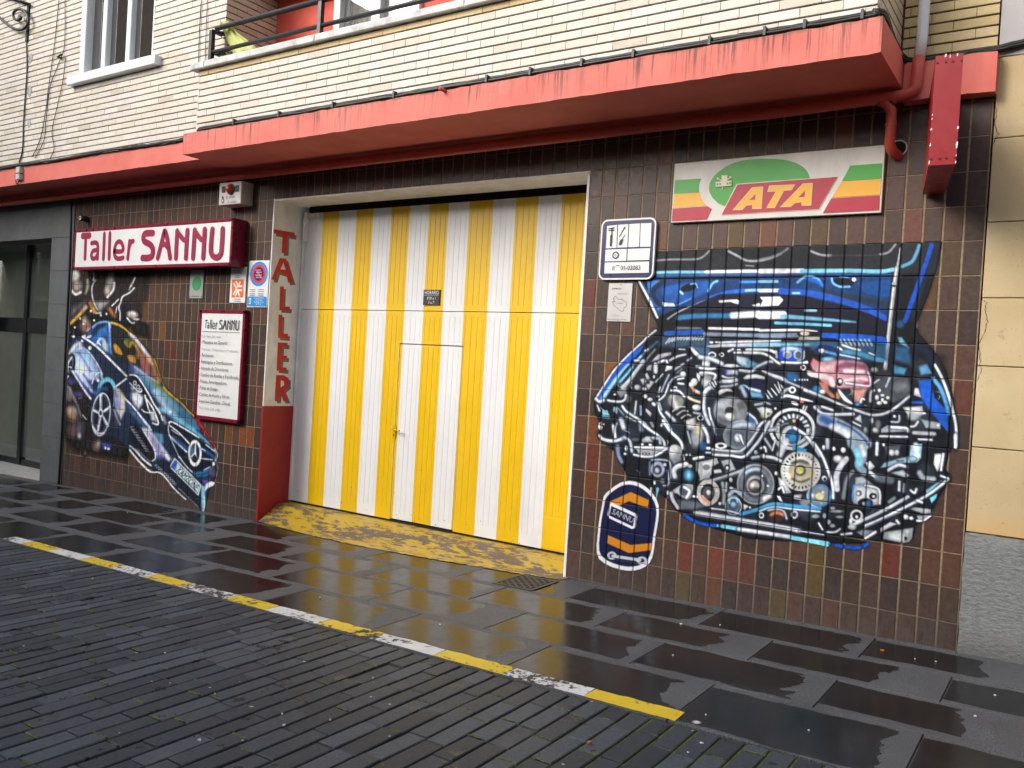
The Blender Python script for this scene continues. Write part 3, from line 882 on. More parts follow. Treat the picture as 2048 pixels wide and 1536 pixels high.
# ---- ramp under the door
ramp = gpart(RAMP, 'ramp', M_RAMP, smooth=True)
# ================================================================== neighbours
# ---- cream stone house on the right
def cream():
    k = NT('cream_stone_blocks'); p = k.pos(); x, y, z = k.sep(p)
    c = k.mix(k.ramp(k.noise(p, 2.2, 5), .3, .7), lin(184, 162, 122), lin(200, 180, 142))
    c = k.mix(k.ramp(k.noise(p, 70, 3, .6), .66, .72, 0, .55), c, lin(120, 98, 66))
    low = k.ramp(k.math('ADD', z, k.math('MULTIPLY', k.noise(p, 5, 5), .12)), .74, .92, 1, 0)
    c = k.mix(k.math('MULTIPLY', low, .6), c, lin(206, 158, 84))
    c = k.mix(k.math('MULTIPLY', k.ramp(k.noise(p, 6, 7, .75), .62, .66), .45), c, lin(140, 122, 92))
    k.l(c, k.b.inputs['Base Color']); k.set(Roughness=.85); k.bump(k.noise(p, 90, 5, .7), .35, .004)
    return k.m
M_CREAM = cream()
def rough_cement():
    k = NT('roughcast_cement'); p = k.pos(); x, y, z = k.sep(p)
    n = k.noise(k.scale(p, (.7, 1, 1.3)), 42, 7, .7)
    c = k.mix(k.ramp(n, .3, .7), (.17, .178, .176, 1), (.30, .312, .306, 1))
    c = k.mix(k.ramp(k.math('ADD', z, k.math('MULTIPLY', k.noise(p, 7, 4), .1)), .06, .22, .55, 0), c, (.10, .10, .095, 1))
    k.l(c, k.b.inputs['Base Color']); k.set(Roughness=.9); k.bump(n, 1.0, .016)
    return k.m
M_CEM = rough_cement()
cream_h = thing('stone_house', 'cream stone block house with grey roughcast plinth, right of the tiled wall', 'building', (3.6, .3, gz(3.6)))
HO = Vector(cream_h.location)
def hput(o, off): o.matrix_parent_inverse = Matrix.Translation(-off); return o
hput(MB().box(2.66, 9, .004, .6, .6, 7).build('wall', mat('cream_joint', lin(150, 126, 86)[:3], .9, .2), cream_h), HO)
zs = [.705, 1.20, 1.672, 2.066, 2.503, 2.987, 3.455]
for i, (a, b) in enumerate(zip(zs, zs[1:])):
    xs = [2.652] + [3.3 + (.45 if i % 2 else 0) + .9 * j for j in range(7)]
    for c_, d in zip(xs, xs[1:]):
        hput(MB().cham(c_ + .002, d - .002, -.012 + random.uniform(-.001, .001), .02, a + .0025, b - .0025, .003).build('stone_block', M_CREAM, cream_h), HO)
hput(MB().box(2.652, 9, -.012, .3, 3.458, 7).build('upper_render', mat('pale_grey_render', (.44, .42, .41), .85, .06, 5, .3), cream_h), HO)
# plinth with an uneven face
nx, nz = 70, 16; vs, fs = [], []
for i in range(nx + 1):
    for j in range(nz + 1):
        x = 2.650 + 4.5 * (i / nx) ** 1.4; z = gz(x) - .06 + (.702 - gz(x) + .06) * j / nz
        vs.append((x + (random.gauss(0, .003) if 0 < i else random.gauss(0, .0015)), -.022 + random.gauss(0, .0025) + (.012 if j == nz else 0), z + (random.gauss(0, .002) if j == nz else 0)))
for i in range(nx):
    for j in range(nz):
        a = i * (nz + 1) + j; fs.append((a, a + nz + 1, a + nz + 2, a + 1))
for j in range(nz): pass
mb = MB().add(vs, fs); mb.box(2.656, 7, -.012, .4, -.2, .695)
hput(mb.build('plinth', M_CEM, cream_h, True), HO)
# crack along the seam
ck = MB()
def crack(pts, wd=.004):
    q = [at(px, py, -.0135) for px, py in pts]
    fine = []
    for a, b in zip(q, q[1:]):
        for t in np.linspace(0, 1, 6, endpoint=False): fine.append(a + (b - a) * t + np.array([random.gauss(0, .003), 0, random.gauss(0, .003)]))
    fine.append(q[-1])
    pts2 = [np.array([f[0], f[2]]) for f in fine]
    n = len(pts2); vs = []
    for i, c_ in enumerate(pts2):
        w_ = wd * random.uniform(.4, 1.1)
        vs += [(c_[0] - w_ / 2, -.0135, c_[1]), (c_[0] + w_ / 2, -.0135, c_[1])]
    ck.add(vs, [(2 * i, 2 * i + 1, 2 * i + 3, 2 * i + 2) for i in range(n - 1)])
crack([(1990, 200), (1993, 225), (1990, 250), (1997, 268), (1985, 288)])
crack([(1961, 595), (1971, 603), (1970, 618), (1975, 640), (1971, 660), (1957, 688)])
crack([(1957, 688), (1960, 712), (1963, 740), (1950, 770), (1946, 785)])
hput(ck.build('crack', M_DARK, cream_h), HO)

# ---- grey clad entrance on the left
ent = thing('clad_entrance', 'neighbouring doorway clad in dark grey stone panels with glazed door', 'building', (-8.2, .3, gz(-8.2)))
EO = Vector(ent.location)
M_CLAD = mat('dark_grey_stone_panel', lin(92, 96, 97)[:3], .55, .12, 4, .2, 120)
M_CLADJ = mat('pale_panel_joint', (.30, .30, .30), .8)
eX0, eX1 = -7.60, -7.105
hput(MB().box(eX0 + .003, eX1 - .003, .004, .5, -.5, 3.26).build('pier_core', M_CLADJ, ent), EO)
zc = gz(-7.3) - .1; hs_ = [(-.35, .32), (.32, .73), (.73, 1.14), (1.14, 1.55), (1.55, 1.96), (1.96, 2.37), (2.37, 2.78)]
for a, b in hs_:
    hput(MB().cham(eX0, eX1, -.004, .012, a + .002, b - .002, .002).build('clad_panel', M_CLAD, ent), EO)
    hput(MB().add([(eX0 - .002, .0, a + .002), (eX0 - .002, .5, a + .002), (eX0 - .002, .5, b - .002), (eX0 - .002, .0, b - .002)], [(3, 2, 1, 0)]).build('clad_panel', M_CLAD, ent), EO)
for x0, x1 in ((-9.2, eX1), (-10.6, -9.2), (-12, -10.6)):
    hput(MB().cham(x0 + .002, x1 - .002, -.004, .25, 2.782, 3.26, .002).build('clad_panel', M_CLAD, ent), EO)
hput(MB().cham(-12, -9.6, -.004, .25, -.5, 2.78, .002).build('clad_panel', M_CLAD, ent), EO)
M_OL = mat('dim_lobby_wall', lin(176, 176, 152)[:3], .8, .08)
mb = MB(); mb.box(-12, -6.6, 1.5, 1.6, -.5, 3.2); mb.box(-7.602, -7.55, .5, 1.5, -.5, 3.2)
hput(mb.build('lobby_wall', M_OL, ent), EO)
hput(MB().box(-12, -7.56, .0, 1.6, gz(-8.6) - .2, gz(-8.6) + .05).build('door_step', mat('pale_marble', (.55, .55, .53), .35, .1, 5), ent), EO)
hput(MB().box(-12, -7.56, .3, 1.6, 2.80, 2.9).build('lobby_ceiling', mat('lobby_ceiling_paint', (.3, .3, .29), .8), ent), EO)
M_ALU = mat('dark_anodised_frame', (.018, .020, .020), .4, .1)
mb = MB(); mb.box(-10.5, -7.61, .40, .46, 1.60, 1.80); mb.box(-8.98, -8.90, .39, .47, -.2, 2.8)
mb.box(-10.5, -7.61, .41, .45, gz(-8.6) + .05, gz(-8.6) + .13)
hput(mb.build('door_frame', M_ALU, ent), EO)
kg = NT('greenish_door_glass'); kg.set(**{'Base Color': (.75, .85, .78, 1), 'Roughness': .03, 'Transmission Weight': .9, 'IOR': 1.3, 'Alpha': .42})
for a, b in ((-.1, 1.60), (1.80, 2.79)):
    hput(MB().box(-8.90, -7.62, .42, .428, a, b).build('glass_pane', kg.m, ent), EO)
    hput(MB().box(-10.5, -8.98, .42, .428, a, b).build('glass_pane', kg.m, ent), EO)
hput(MB().cham(-7.80, -7.63, .36, .41, .80, 1.58, .004).build('intercom_panel', M_ALU, ent), EO)

# ---- houses across the street, behind the viewer: the brown one for reflections, the low one added to block low sky
opp = thing('house_opposite', 'brown brick house across the street with iron railed balconies', 'building', (-22, -11, gz(-22)))
OO = Vector(opp.location)
M_OB = mat('brown_house_brick', lin(104, 88, 76)[:3], .85, .15, 4, .3, 40)
M_OL2 = mat('pale_house_band', lin(168, 156, 140)[:3], .8, .1)
hput(MB().box(-44, -18, -16, -9.4, -1, 13.5).build('wall', M_OB, opp), OO)
for fl in range(4):
    zf = 3.0 + fl * 3.0
    hput(MB().box(-43.9, -18.1, -9.38, -8.3, zf - .18, zf).build('balcony_floor', M_OL2, opp), OO)
    mb = MB(); mb.box(-43.9, -18.1, -8.36, -8.32, zf + .95, zf + 1.0); mb.box(-43.9, -18.1, -8.36, -8.32, zf + .1, zf + .13)
    for i in range(192): mb.box(-43.8 + i * .133, -43.78 + i * .133, -8.35, -8.33, zf + .1, zf + .97)
    hput(mb.build('railing', M_IRON, opp), OO)
    for i in range(7):
        hput(MB().box(-42 + i * 3.2, -40.6 + i * 3.2, -9.39, -9.34, zf + .1, zf + 2.2).build('window', M_PANE, opp), OO)
low = thing('added_low_house', 'unseen low house across the street, added to block low sky light', 'building', (-3, -11, gz(-3)))
LO = Vector(low.location)
hput(MB().box(-17.9, 20, -16, -9.6, -1, 5.2).build('wall', mat('grey_house_render', (.13, .125, .118), .85, .1, 3), low), LO)
hput(MB().add([(-17.9, -9.3, 5.15), (20, -9.3, 5.15), (20, -13, 6.6), (-17.9, -13, 6.6)], [(0, 1, 2, 3)]).build('roof', mat('roof_tile', (.22, .10, .06), .85, .2, 8), low), LO)
for i in range(8):
    hput(MB().box(-11.5 + i * 4, -10.2 + i * 4, -9.59, -9.56, 1.0, 2.6).build('window', M_PANE, low), LO)
# ================================================================== signs and fittings
M_MAROON = mat('maroon_sign_enamel', lin(122, 16, 44)[:3], .32, .06, 5)
M_SIGNW = mat('white_sign_face', (.80, .80, .79), .35, .03, 4, grime=.06, gs=3)
M_CRIM = mat('crimson_lettering', lin(150, 28, 68)[:3], .4, .05)
M_BLACK = mat('black_lettering', (.018, .018, .020), .5, .05)
M_GREYT = mat('faded_grey_lettering', (.30, .30, .31), .5, .1)
SANNU = [  # strokes in the view (0,380) x 0.2637
    ([(628, 349), (680, 346)], 30), ([(652, 350), (645, 520)], 22),
    ([(695, 404), (728, 400), (743, 425), (740, 520)], 21), ([(741, 455), (708, 462), (694, 492), (703, 520), (724, 516), (740, 488)], 20),
    ([(793, 332), (785, 522)], 21), ([(835, 330), (828, 520)], 21),
    ([(872, 466), (932, 461), (928, 410), (905, 391), (880, 412), (868, 466), (876, 508), (902, 521), (935, 513)], 20),
    ([(985, 388), (970, 520)], 20), ([(982, 430), (996, 394), (1012, 388)], 20),
    ([(1160, 326), (1108, 330), (1090, 352), (1096, 388), (1140, 414), (1160, 446), (1158, 492), (1132, 514), (1082, 515)], 28),
    ([(1198, 515), (1226, 405), (1246, 322), (1256, 318), (1270, 370), (1292, 515)], 24), ([(1222, 420), (1252, 412), (1276, 440)], 22),
    ([(1336, 515), (1346, 312)], 24), ([(1346, 316), (1396, 378), (1418, 372)], 22), ([(1424, 308), (1412, 515)], 24),
    ([(1466, 515), (1480, 306)], 24), ([(1480, 310), (1528, 374), (1550, 368)], 22), ([(1556, 300), (1544, 513)], 24),
    ([(1614, 300), (1602, 440), (1612, 494), (1644, 512), (1674, 490), (1684, 440), (1692, 296)], 24)]
# ---- long light box
Yf = -.17
x0, x1, z0, z1 = rect((152, 461), (462, 447), (460, 527), (150, 533), Yf)
lb = thing('light_box_sign', 'long maroon light box sign lettered Taller SANNU on white', 'sign', ((x0 + x1) / 2, Yf / 2, z0 - .02))
LBO = Vector(lb.location)
hput(MB().box(x0 - .03, x1 + .03, Yf + .006, -.004, z0 - .03, z1 + .03).build('casing', M_MAROON, lb), LBO)
mb = MB()
for a in ((x0 - .03, x1 + .03, z1 - .002, z1 + .032), (x0 - .03, x1 + .03, z0 - .032, z0 + .002), (x0 - .032, x0 + .002, z0 - .03, z1 + .03), (x1 - .002, x1 + .032, z0 - .03, z1 + .03)):
    mb.cham(a[0], a[1], Yf - .006, Yf + .02, a[2], a[3], .003)
hput(mb.build('rim', M_MAROON, lb), LBO)
hput(MB().box(x0, x1, Yf, Yf + .01, z0, z1).build('face_panel', M_SIGNW, lb), LBO)
def sannu_strokes(pr, m, xform, kw, tags=True):
    LT = [0, 0, 1, 1, 2, 3, 4, 5, 5, 6, 7, 7, 8, 8, 8, 9, 9, 9, 10]
    for si, (pts, wd) in enumerate(SANNU):
        if tags: pr.tag = 'letter#%d' % LT[si]
        q = [np.array(xform(a)) for a in pts]
        if len(q) > 2: q = smooth_pts(q, 5)
        pr.line(q, wd * kw, m, world=True)
pr = Print(Yf)
ppm = (x1 - x0) / (1745 - 575)
sannu_strokes(pr, M_CRIM, lambda a: (lambda w_: (w_[0], w_[2]))(at(0 + a[0] * .2637, 380 + a[1] * .2637, Yf)), ppm * 1.06)
pr.flush(lb, LBO, 'lettering')

# ---- services board
Yb = -.05
x0, x1, z0, z1 = rect((402, 623), (486, 625), (479, 842), (392, 834), Yb)
sb = thing('services_board', 'white board in maroon frame listing the workshop services', 'sign', ((x0 + x1) / 2, Yb / 2, z0))
SO = Vector(sb.location)
hput(MB().box(x0 - .02, x1 + .02, Yb + .006, -.004, z0 - .02, z1 + .02).build('casing', M_MAROON, sb), SO)
mb = MB()
for a in ((x0 - .022, x1 + .022, z1 - .016, z1 + .022), (x0 - .022, x1 + .022, z0 - .022, z0 + .016), (x0 - .022, x0 + .016, z0 - .02, z1 + .02), (x1 - .016, x1 + .022, z0 - .02, z1 + .02)):
    mb.cham(a[0], a[1], Yb - .005, Yb + .02, a[2], a[3], .003)
hput(mb.build('frame', M_MAROON, sb), SO)
hput(MB().box(x0, x1, Yb, Yb + .01, z0, z1).build('face_panel', M_SIGNW, sb), SO)
pr = Print(Yb)
bw_, bh_ = x1 - x0, z1 - z0
sx = (bw_ * .80) / (1692 - 620); szz = (bh_ * .088) / 215
sannu_strokes(pr, M_BLACK, lambda a: (x0 + bw_ * .11 + (a[0] - 620) * sx, z1 - bh_ * .072 - (a[1] - 305 + (a[0] - 1150) * .03) * szz), sx * .92)
pr.tag = 'rule'
pr.rect(x0 + bw_ * .06, x0 + bw_ * .94, z1 - bh_ * .185 - .004, z1 - bh_ * .185, M_BLACK)
lines = ['TLF: 945 231 448', '- Mecanica en General', '  Turismos - Todoterrenos y Furgonetas', '- Revisiones', '- Embragues y Distribuciones', '- Alineado de Direcciones', '- Cambio de Ruedas y Equilibrado',
         '- Frenos, Amortiguadores', '- Tubos de Escape', '- Cambio de Aceite y Filtros', '- Inyeccion Gasolina - Diesel', '  TLF: 945 231 448']
wds = [.46, .62, .84, .32, .76, .68, .92, .66, .46, .74, .76, .50]
zl = z1 - bh_ * .245
for i, (t, wd) in enumerate(zip(lines, wds)):
    faded = i in (0, 2, 11); pr.tag = 'text_line#%d' % i
    pr.text(t, x0 + bw_ * .045, zl, .024 if faded else .036, M_GREYT if faded else M_BLACK, width=bw_ * wd)
    zl -= bh_ * (.062 if i != 0 else .058)
pr.flush(sb, SO, 'lettering')

# ---- ATA board
Ya = -.03
x0, x1, z0, z1 = rect((1349, 327), (1771, 290), (1762, 425), (1342, 446), Ya)
ata = thing('insurer_board', 'wide white board with green ellipse, coloured stripes and italic ATA lettering', 'sign', ((x0 + x1) / 2, Ya / 2, z0))
AO = Vector(ata.location)
M_CREAMW = mat('ageing_white_board', (.70, .67, .62), .4, .05, 3, grime=.25, gs=2.5)
hput(MB().cham(x0, x1, Ya, -.004, z0, z1, .003).build('board', M_CREAMW, ata), AO)
MG, MY, MR, MCR = mat('board_green', lin(62, 164, 56)[:3], .4, .04), mat('board_amber', lin(238, 176, 44)[:3], .4, .04), mat('board_crimson', lin(176, 24, 52)[:3], .4, .05), mat('board_cream', (.74, .69, .52), .4, .04)
pr = Print(Ya, 1340, 290, .2148)
E_ = [(363, 410), (372, 350), (420, 280), (500, 215), (600, 165), (720, 138), (850, 128), (980, 130), (1100, 145), (1200, 180), (1265, 230), (1295, 280), (1303, 312)]
pr.tag = 'printed_field#1'; pr.poly([tuple(a) for a in smooth_pts(E_, 4)] + [(630, 366), (515, 573), (450, 545), (395, 490), (368, 440)], MG)
pr.tag = 'printed_field#2'; pr.poly([(45, 328), (293, 312), (272, 370), (270, 410), (273, 440), (38, 455)], MG)
pr.tag = 'printed_field#3'; pr.poly([(38, 459), (275, 443), (290, 490), (310, 525), (345, 562), (28, 585)], MY)
pr.tag = 'printed_field#4'; pr.poly([(26, 592), (350, 570), (392, 595), (345, 695), (18, 712)], MR)
pr.tag = 'printed_field#5'; pr.poly([(1680, 192), (1977, 170), (1970, 312), (1603, 335)], MG)
pr.tag = 'printed_field#6'; pr.poly([(1600, 340), (1968, 317), (1960, 463), (1508, 491)], MY)
pr.tag = 'printed_field#7'; pr.poly([(1503, 498), (1955, 469), (1948, 608), (1424, 636)], MR)
pr.tag = 'printed_field#8'; pr.poly([(622, 363), (1568, 290), (1388, 602), (474, 654)], MCR)
pr.tag = 'printed_field#9'; pr.poly([(630, 370), (1560, 297), (1385, 598), (482, 650)], MR)
def fat(pts, g):
    c_ = np.mean(pts, 0); out = []
    n = len(pts)
    ar = sum(pts[i][0] * pts[(i + 1) % n][1] - pts[(i + 1) % n][0] * pts[i][1] for i in range(n)); sg = 1 if ar > 0 else -1
    for i in range(n):
        a, b, c2 = (np.array(pts[j % n], float) for j in (i - 1, i, i + 1))
        n1 = np.array([(b - a)[1], -(b - a)[0]]); n1 /= np.linalg.norm(n1); n2 = np.array([(c2 - b)[1], -(c2 - b)[0]]); n2 /= np.linalg.norm(n2)
        m_ = n1 + n2; m_ /= max(.6, np.linalg.norm(m_)); out.append(tuple(b + m_ * g * sg))
    return out
for letter, hole in (([(590, 605), (770, 400), (865, 393), (850, 590), (770, 592), (772, 555), (712, 560), (672, 600)], [(742, 515), (800, 455), (797, 512)]),
                     ([(930, 385), (1163, 372), (1130, 418), (1062, 422), (975, 582), (903, 586), (992, 432), (912, 436)], None),
                     ([(1033, 578), (1243, 366), (1328, 360), (1313, 562), (1233, 563), (1230, 530), (1168, 537), (1122, 575)], [(1198, 490), (1262, 425), (1257, 487)])):
    pr.tag = 'letter#%d' % letter[0][0]; pr.poly(fat(letter, 6), MCR); pr.poly(letter, MY)
    if hole: pr.poly(fat(hole, 5), MCR); pr.poly(hole, MR)
pr.tag = ''; pr.poly([(484, 286), (538, 284), (538, 338), (484, 340)], MCR); pr.poly([(430, 346), (578, 332), (578, 382), (428, 392)], MCR)
pr.line([(446, 312), (500, 345), (490, 415)], .006, MCR); pr.line([(570, 300), (515, 340)], .006, MCR)
pr.poly([(440, 306), (456, 304), (456, 322), (440, 324)], MCR); pr.poly([(556, 296), (576, 294), (574, 312), (556, 314)], MCR)
for q in ((446, 368), (472, 366), (540, 362), (564, 358)): pr.poly([(q[0] - 7, q[1] - 8), (q[0] + 7, q[1] - 9), (q[0] + 7, q[1] + 8), (q[0] - 7, q[1] + 9)], MG)
pr.flush(ata, AO, 'printed_field')

# ---- blue workshop plate
def rrect(x0, x1, z0, z1, r, n=6):
    out = []
    for cx, cz, a0 in ((x1 - r, z1 - r, 0), (x0 + r, z1 - r, 90), (x0 + r, z0 + r, 180), (x1 - r, z0 + r, 270)):
        for i in range(n + 1):
            a = math.radians(a0 + 90 * i / n); out.append((cx + r * math.cos(a), cz + r * math.sin(a)))
    return out
Yp = -.028
x0, x1, z0, z1 = rect((1203, 440), (1314, 434), (1305, 558), (1197, 560), Yp)
bp = thing('workshop_plate', 'square blue and white workshop plate with tool symbols and registration number', 'sign', ((x0 + x1) / 2, Yp / 2, z0))
BO = Vector(bp.location)
M_NAVY = mat('navy_plate_blue', lin(34, 36, 88)[:3], .35, .05)
hput(MB().prism(rrect(x0, x1, z0, z1, .05), Yp, -.004).build('plate', M_SIGNW, bp), BO)
pr = Print(Yp, 1190, 425, .1497)
pr.poly(rrect(x0 + .012, x1 - .012, z0 + .012, z1 - .012, .04), M_NAVY, True)
for r_ in ([(163, 182), (298, 165), (287, 472), (146, 480)], [(312, 164), (447, 156), (433, 464), (300, 470)], [(460, 155), (603, 146), (590, 458), (446, 464)], [(614, 146), (757, 140), (742, 456), (602, 460)],
           [(143, 497), (428, 487), (420, 645), (135, 655)], [(441, 487), (740, 476), (727, 634), (434, 643)], [(133, 670), (725, 655), (721, 805), (128, 816)]):
    pr.tag = 'white_field#%d' % (r_[0][0] + r_[0][1]); pr.poly(r_, M_SIGNW)
pr.tag = ''
u = .2245 / 1000
pr.poly([(182, 212), (262, 200), (262, 215), (240, 218), (238, 232), (260, 230), (260, 246), (236, 248), (234, 295), (238, 310), (228, 450), (214, 456), (200, 450), (206, 310), (220, 295), (222, 250), (180, 246), (181, 234), (220, 234), (222, 220), (184, 224)], M_BLACK)
pr.line([(396, 205), (328, 325), (405, 295), (350, 390)], .0075, M_BLACK, caps=False)
pr.poly([(408, 185), (410, 225), (384, 212)], M_BLACK); pr.poly([(348, 358), (382, 362), (366, 415), (346, 440), (318, 432), (330, 395)], M_BLACK)
cw = pr.p((280, 572))
pr.ell(cw[0], cw[1], .0275, .0275, M_BLACK); pr.ell(cw[0], cw[1], .0175, .0175, M_SIGNW)
for a in range(5): pr.ell(cw[0] + .010 * math.cos(a * 1.257), cw[1] + .010 * math.sin(a * 1.257), .0026, .0026, M_BLACK, 8)
pr.ell(cw[0], cw[1], .005, .005, M_GREYT, 10)
tx = pr.p((228, 776)); tx2 = pr.p((608, 770))
pr.text('VI', tx[0], tx[1], .034, M_BLACK, width=.022); pr.line([(283, 712), (333, 707)], .004, M_BLACK, caps=False)
a_ = pr.p((345, 772)); pr.text('01-03083', a_[0], a_[1], .034, M_BLACK, width=tx2[0] - a_[0])
pr.flush(bp, BO, 'printed_field')

# ---- member plate under it
Ym = -.008
x0, x1, z0, z1 = rect((1218, 567), (1266, 566), (1260, 644), (1213, 642), Ym)
ep = thing('member_plate', 'small pale metal plate reading EMPRESA ASOCIADA with a map outline', 'plate', ((x0 + x1) / 2, Ym / 2, z0))
PO = Vector(ep.location)
M_ALP = mat('pale_aluminium_plate', (.58, .56, .53), .4, .05, 4, grime=.1)
hput(MB().cham(x0, x1, Ym, -.0005, z0, z1, .001).build('plate', M_ALP, ep), PO)
pr = Print(Ym, 1190, 425, .1497)
pr.text('EMPRESA', *pr.p((225, 1030)), .013, M_BLACK, width=.078); pr.text('ASOCIADA', *pr.p((300, 1095)), .012, M_GREYT, width=.082)
pr.line(smooth_pts([(248, 1165), (255, 1135), (280, 1118), (300, 1150), (345, 1165), (362, 1150), (380, 1180), (420, 1200), (412, 1260), (385, 1275), (388, 1305), (360, 1320), (330, 1310), (305, 1280), (262, 1250), (245, 1215), (230, 1200), (250, 1190), (272, 1195), (248, 1165)], 2), .0026, M_BLACK)
pr.text('ALAVESA', *pr.p((285, 1218)), .006, M_BLACK, width=.055); pr.text('COLABORA', *pr.p((212, 1385)), .011, M_GREYT, width=.072)
pr.text('Caja Provincial de Ahorros de Alava', *pr.p((165, 1432)), .009, M_BLACK, width=.155)
pr.flush(ep, PO, 'lettering')
mb = MB()
for px, py in ((347, 965), (307, 1440)):
    q = at(1190 + px * .1497, 425 + py * .1497, Ym); mb.tube([(q[0], Ym - .002, q[2]), (q[0], Ym + .002, q[2])], .0035, 8)
hput(mb.build('screw', M_BLACK, ep), PO)

# ---- alarm box
Ye = -.15
x0, x1, z0, z1 = rect((438, 366), (482, 362), (482, 408), (438, 410), Ye)
al = thing('alarm_box', 'white alarm box with amber beacon reading Electro Alavesa under the balcony', 'alarm box', ((x0 + x1) / 2, Ye / 2, z0))
LO_ = Vector(al.location)
M_ABOX = mat('alarm_box_enamel', (.60, .58, .56), .45, .06, 5, grime=.1)
hput(MB().cham(x0, x1, Ye, -.003, z0, z1, .006).build('casing', M_ABOX, al), LO_)
pr = Print(Ye, 430, 350, .04557)
for r_ in ([(300, 510), (470, 500), (465, 780), (298, 785)], [(885, 465), (1075, 445), (1065, 735), (880, 745)]): pr.poly(r_, M_BLACK)
pr.text('E', *pr.p((480, 1065)), .030, M_BLACK, width=.024); pr.text('LECTRO', *pr.p((610, 1030)), .020, M_BLACK, width=.092)
pr.text('A', *pr.p((550, 1245)), .030, M_BLACK, width=.026); pr.text('LAVESA', *pr.p((690, 1230)), .020, M_BLACK, width=.088)
c_ = pr.p((350, 1130)); pr.ell(c_[0], c_[1], .021, .026, M_BLACK); pr.ell(c_[0], c_[1], .012, .015, M_ABOX)
c_ = pr.p((350, 985)); pr.ell(c_[0], c_[1], .014, .012, M_BLACK)
pr.flush(al, LO_, 'lettering')
bc = at(430 + 640 * .04557, 350 + 610 * .04557, Ye - .02)
kk = NT('amber_plastic'); kk.set(**{'Base Color': (.55, .075, .006, 1), 'Roughness': .2, 'Coat Weight': .5}); M_AMB = kk.m
vs, fs = [], []
for i in range(7):
    a = i / 6 * math.pi / 2
    for j in range(16): t = j / 16 * 2 * math.pi; vs.append((bc[0] + .042 * math.cos(a) * math.cos(t), Ye - .005 - .055 * math.sin(a), bc[2] + .048 * math.cos(a) * math.sin(t)))
for i in range(6):
    for j in range(16): fs.append((i * 16 + j, i * 16 + (j + 1) % 16, (i + 1) * 16 + (j + 1) % 16, (i + 1) * 16 + j))
hput(MB().add(vs, [f[::-1] for f in fs]).build('beacon', M_AMB, al, True), LO_)
hput(MB().tube([(bc[0], Ye - .012, bc[2]), (bc[0], Ye, bc[2])], .056, 18).build('beacon_collar', M_BLACK, al), LO_)

# ---- three small plates
def small_plate(name, label, tl, tr, br, bl, Y, m):
    x0, x1, z0, z1 = rect(tl, tr, br, bl, Y)
    t = thing(name, label, 'plate', ((x0 + x1) / 2, Y / 2, z0)); off = Vector(t.location)
    hput(MB().cham(x0, x1, Y, -.0005, z0, z1, .001).build('plate', m, t), off)
    return t, off, (x0, x1, z0, z1)
M_DULL = mat('dull_grey_plate', (.34, .35, .34), .45, .08, 5, grime=.15)
t, off, (x0, x1, z0, z1) = small_plate('quality_plate', 'dull grey metal plate with a faded green disc', (381, 540), (407, 540), (405, 597), (378, 596), -.010, M_DULL)
pr = Print(-.010); pr.ell((x0 + x1) / 2 + .008, (z0 + z1) / 2 + .005, .078, .075, mat('faded_green_print', lin(58, 150, 92)[:3], .5, .1)); pr.rect(x0 + .05, x1 - .05, z0 + .018, z0 + .024, M_BLACK)
pr.text('ENTIDAD COLABORADORA', x0 + .05, z1 - .05, .008, M_GREYT, width=.11)
pr.flush(t, off, 'printed_field')
mb = MB()
for a, b in ((x0 + .015, z0 + .015), (x1 - .015, z0 + .015), (x0 + .015, z1 - .015), (x1 - .015, z1 - .015)): mb.tube([(a, -.013, b), (a, -.009, b)], .006, 8)
hput(mb.build('screw', M_BLACK, t), off)
t, off, (x0, x1, z0, z1) = small_plate('guild_plate', 'white plate with an orange square and white star emblem', (462, 534), (493, 534), (490, 606), (459, 605), -.009, M_SIGNW)
MO = mat('orange_print', lin(240, 112, 40)[:3], .45, .04)
pr = Print(-.009, 370, 510, .08545)
pr.poly([(1105, 575), (1380, 572), (1368, 990), (1090, 995)], MO)
for seg in ([(1140, 655), (1215, 790)], [(1215, 790), (1130, 930)], [(1195, 610), (1255, 720)], [(1255, 720), (1300, 620)], [(1225, 735), (1345, 730)], [(1225, 825), (1340, 828)], [(1180, 965), (1240, 840)], [(1235, 830), (1290, 965)]):
    pr.line(seg, .020, M_SIGNW, caps=False)
for a, b, c2 in ((400, .12, .007), (360, .15, .006), (490, .06, .008), (530, .08, .006), (1030, .1, .007), (1080, .12, .005)):
    q = pr.p((1230, a)); pr.rect(q[0] - b / 2, q[0] + b / 2, q[1] - c2 / 2, q[1] + c2 / 2, M_GREYT)
pr.flush(t, off, 'printed_field')
t, off, (x0, x1, z0, z1) = small_plate('no_parking_plate', 'white no parking plate with blue and red rings beside the garage jamb', (499, 521), (539, 521), (534, 615), (494, 614), -.011, M_SIGNW)
MSB, MSR, MSN = mat('sign_sky_blue', lin(16, 140, 216)[:3], .4, .04), mat('sign_signal_red', lin(232, 44, 50)[:3], .4, .04), mat('sign_deep_blue', lin(30, 24, 92)[:3], .4, .04)
pr = Print(-.011); cx = (x0 + x1) / 2 + .004; cz = z1 - .133
pr.ell(cx, cz, .132, .122, MSB, 40); pr.ell(cx, cz, .100, .094, MSR, 36); pr.ell(cx, cz, .072, .070, MSN, 32)
pr.line([(cx - .062, cz + .055), (cx + .062, cz - .055)], .022, MSR, world=True, caps=False)
for txt, dz_, wd in (('VADO', .030, .05), ('HORARIO', .008, .085), ('PASABIDE', -.020, .095), ('ORDUDUNA', -.042, .085)): pr.text(txt, cx - wd / 2, cz + dz_, .016, M_SIGNW, width=wd)
for i, dz_ in enumerate((.285, .303, .326, .344)):
    pr.rect(x0 + .035, x0 + .115, z1 - dz_ - .006, z1 - dz_, M_GREYT); pr.rect(x0 + .16, x0 + .245, z1 - dz_ - .006, z1 - dz_, M_GREYT)
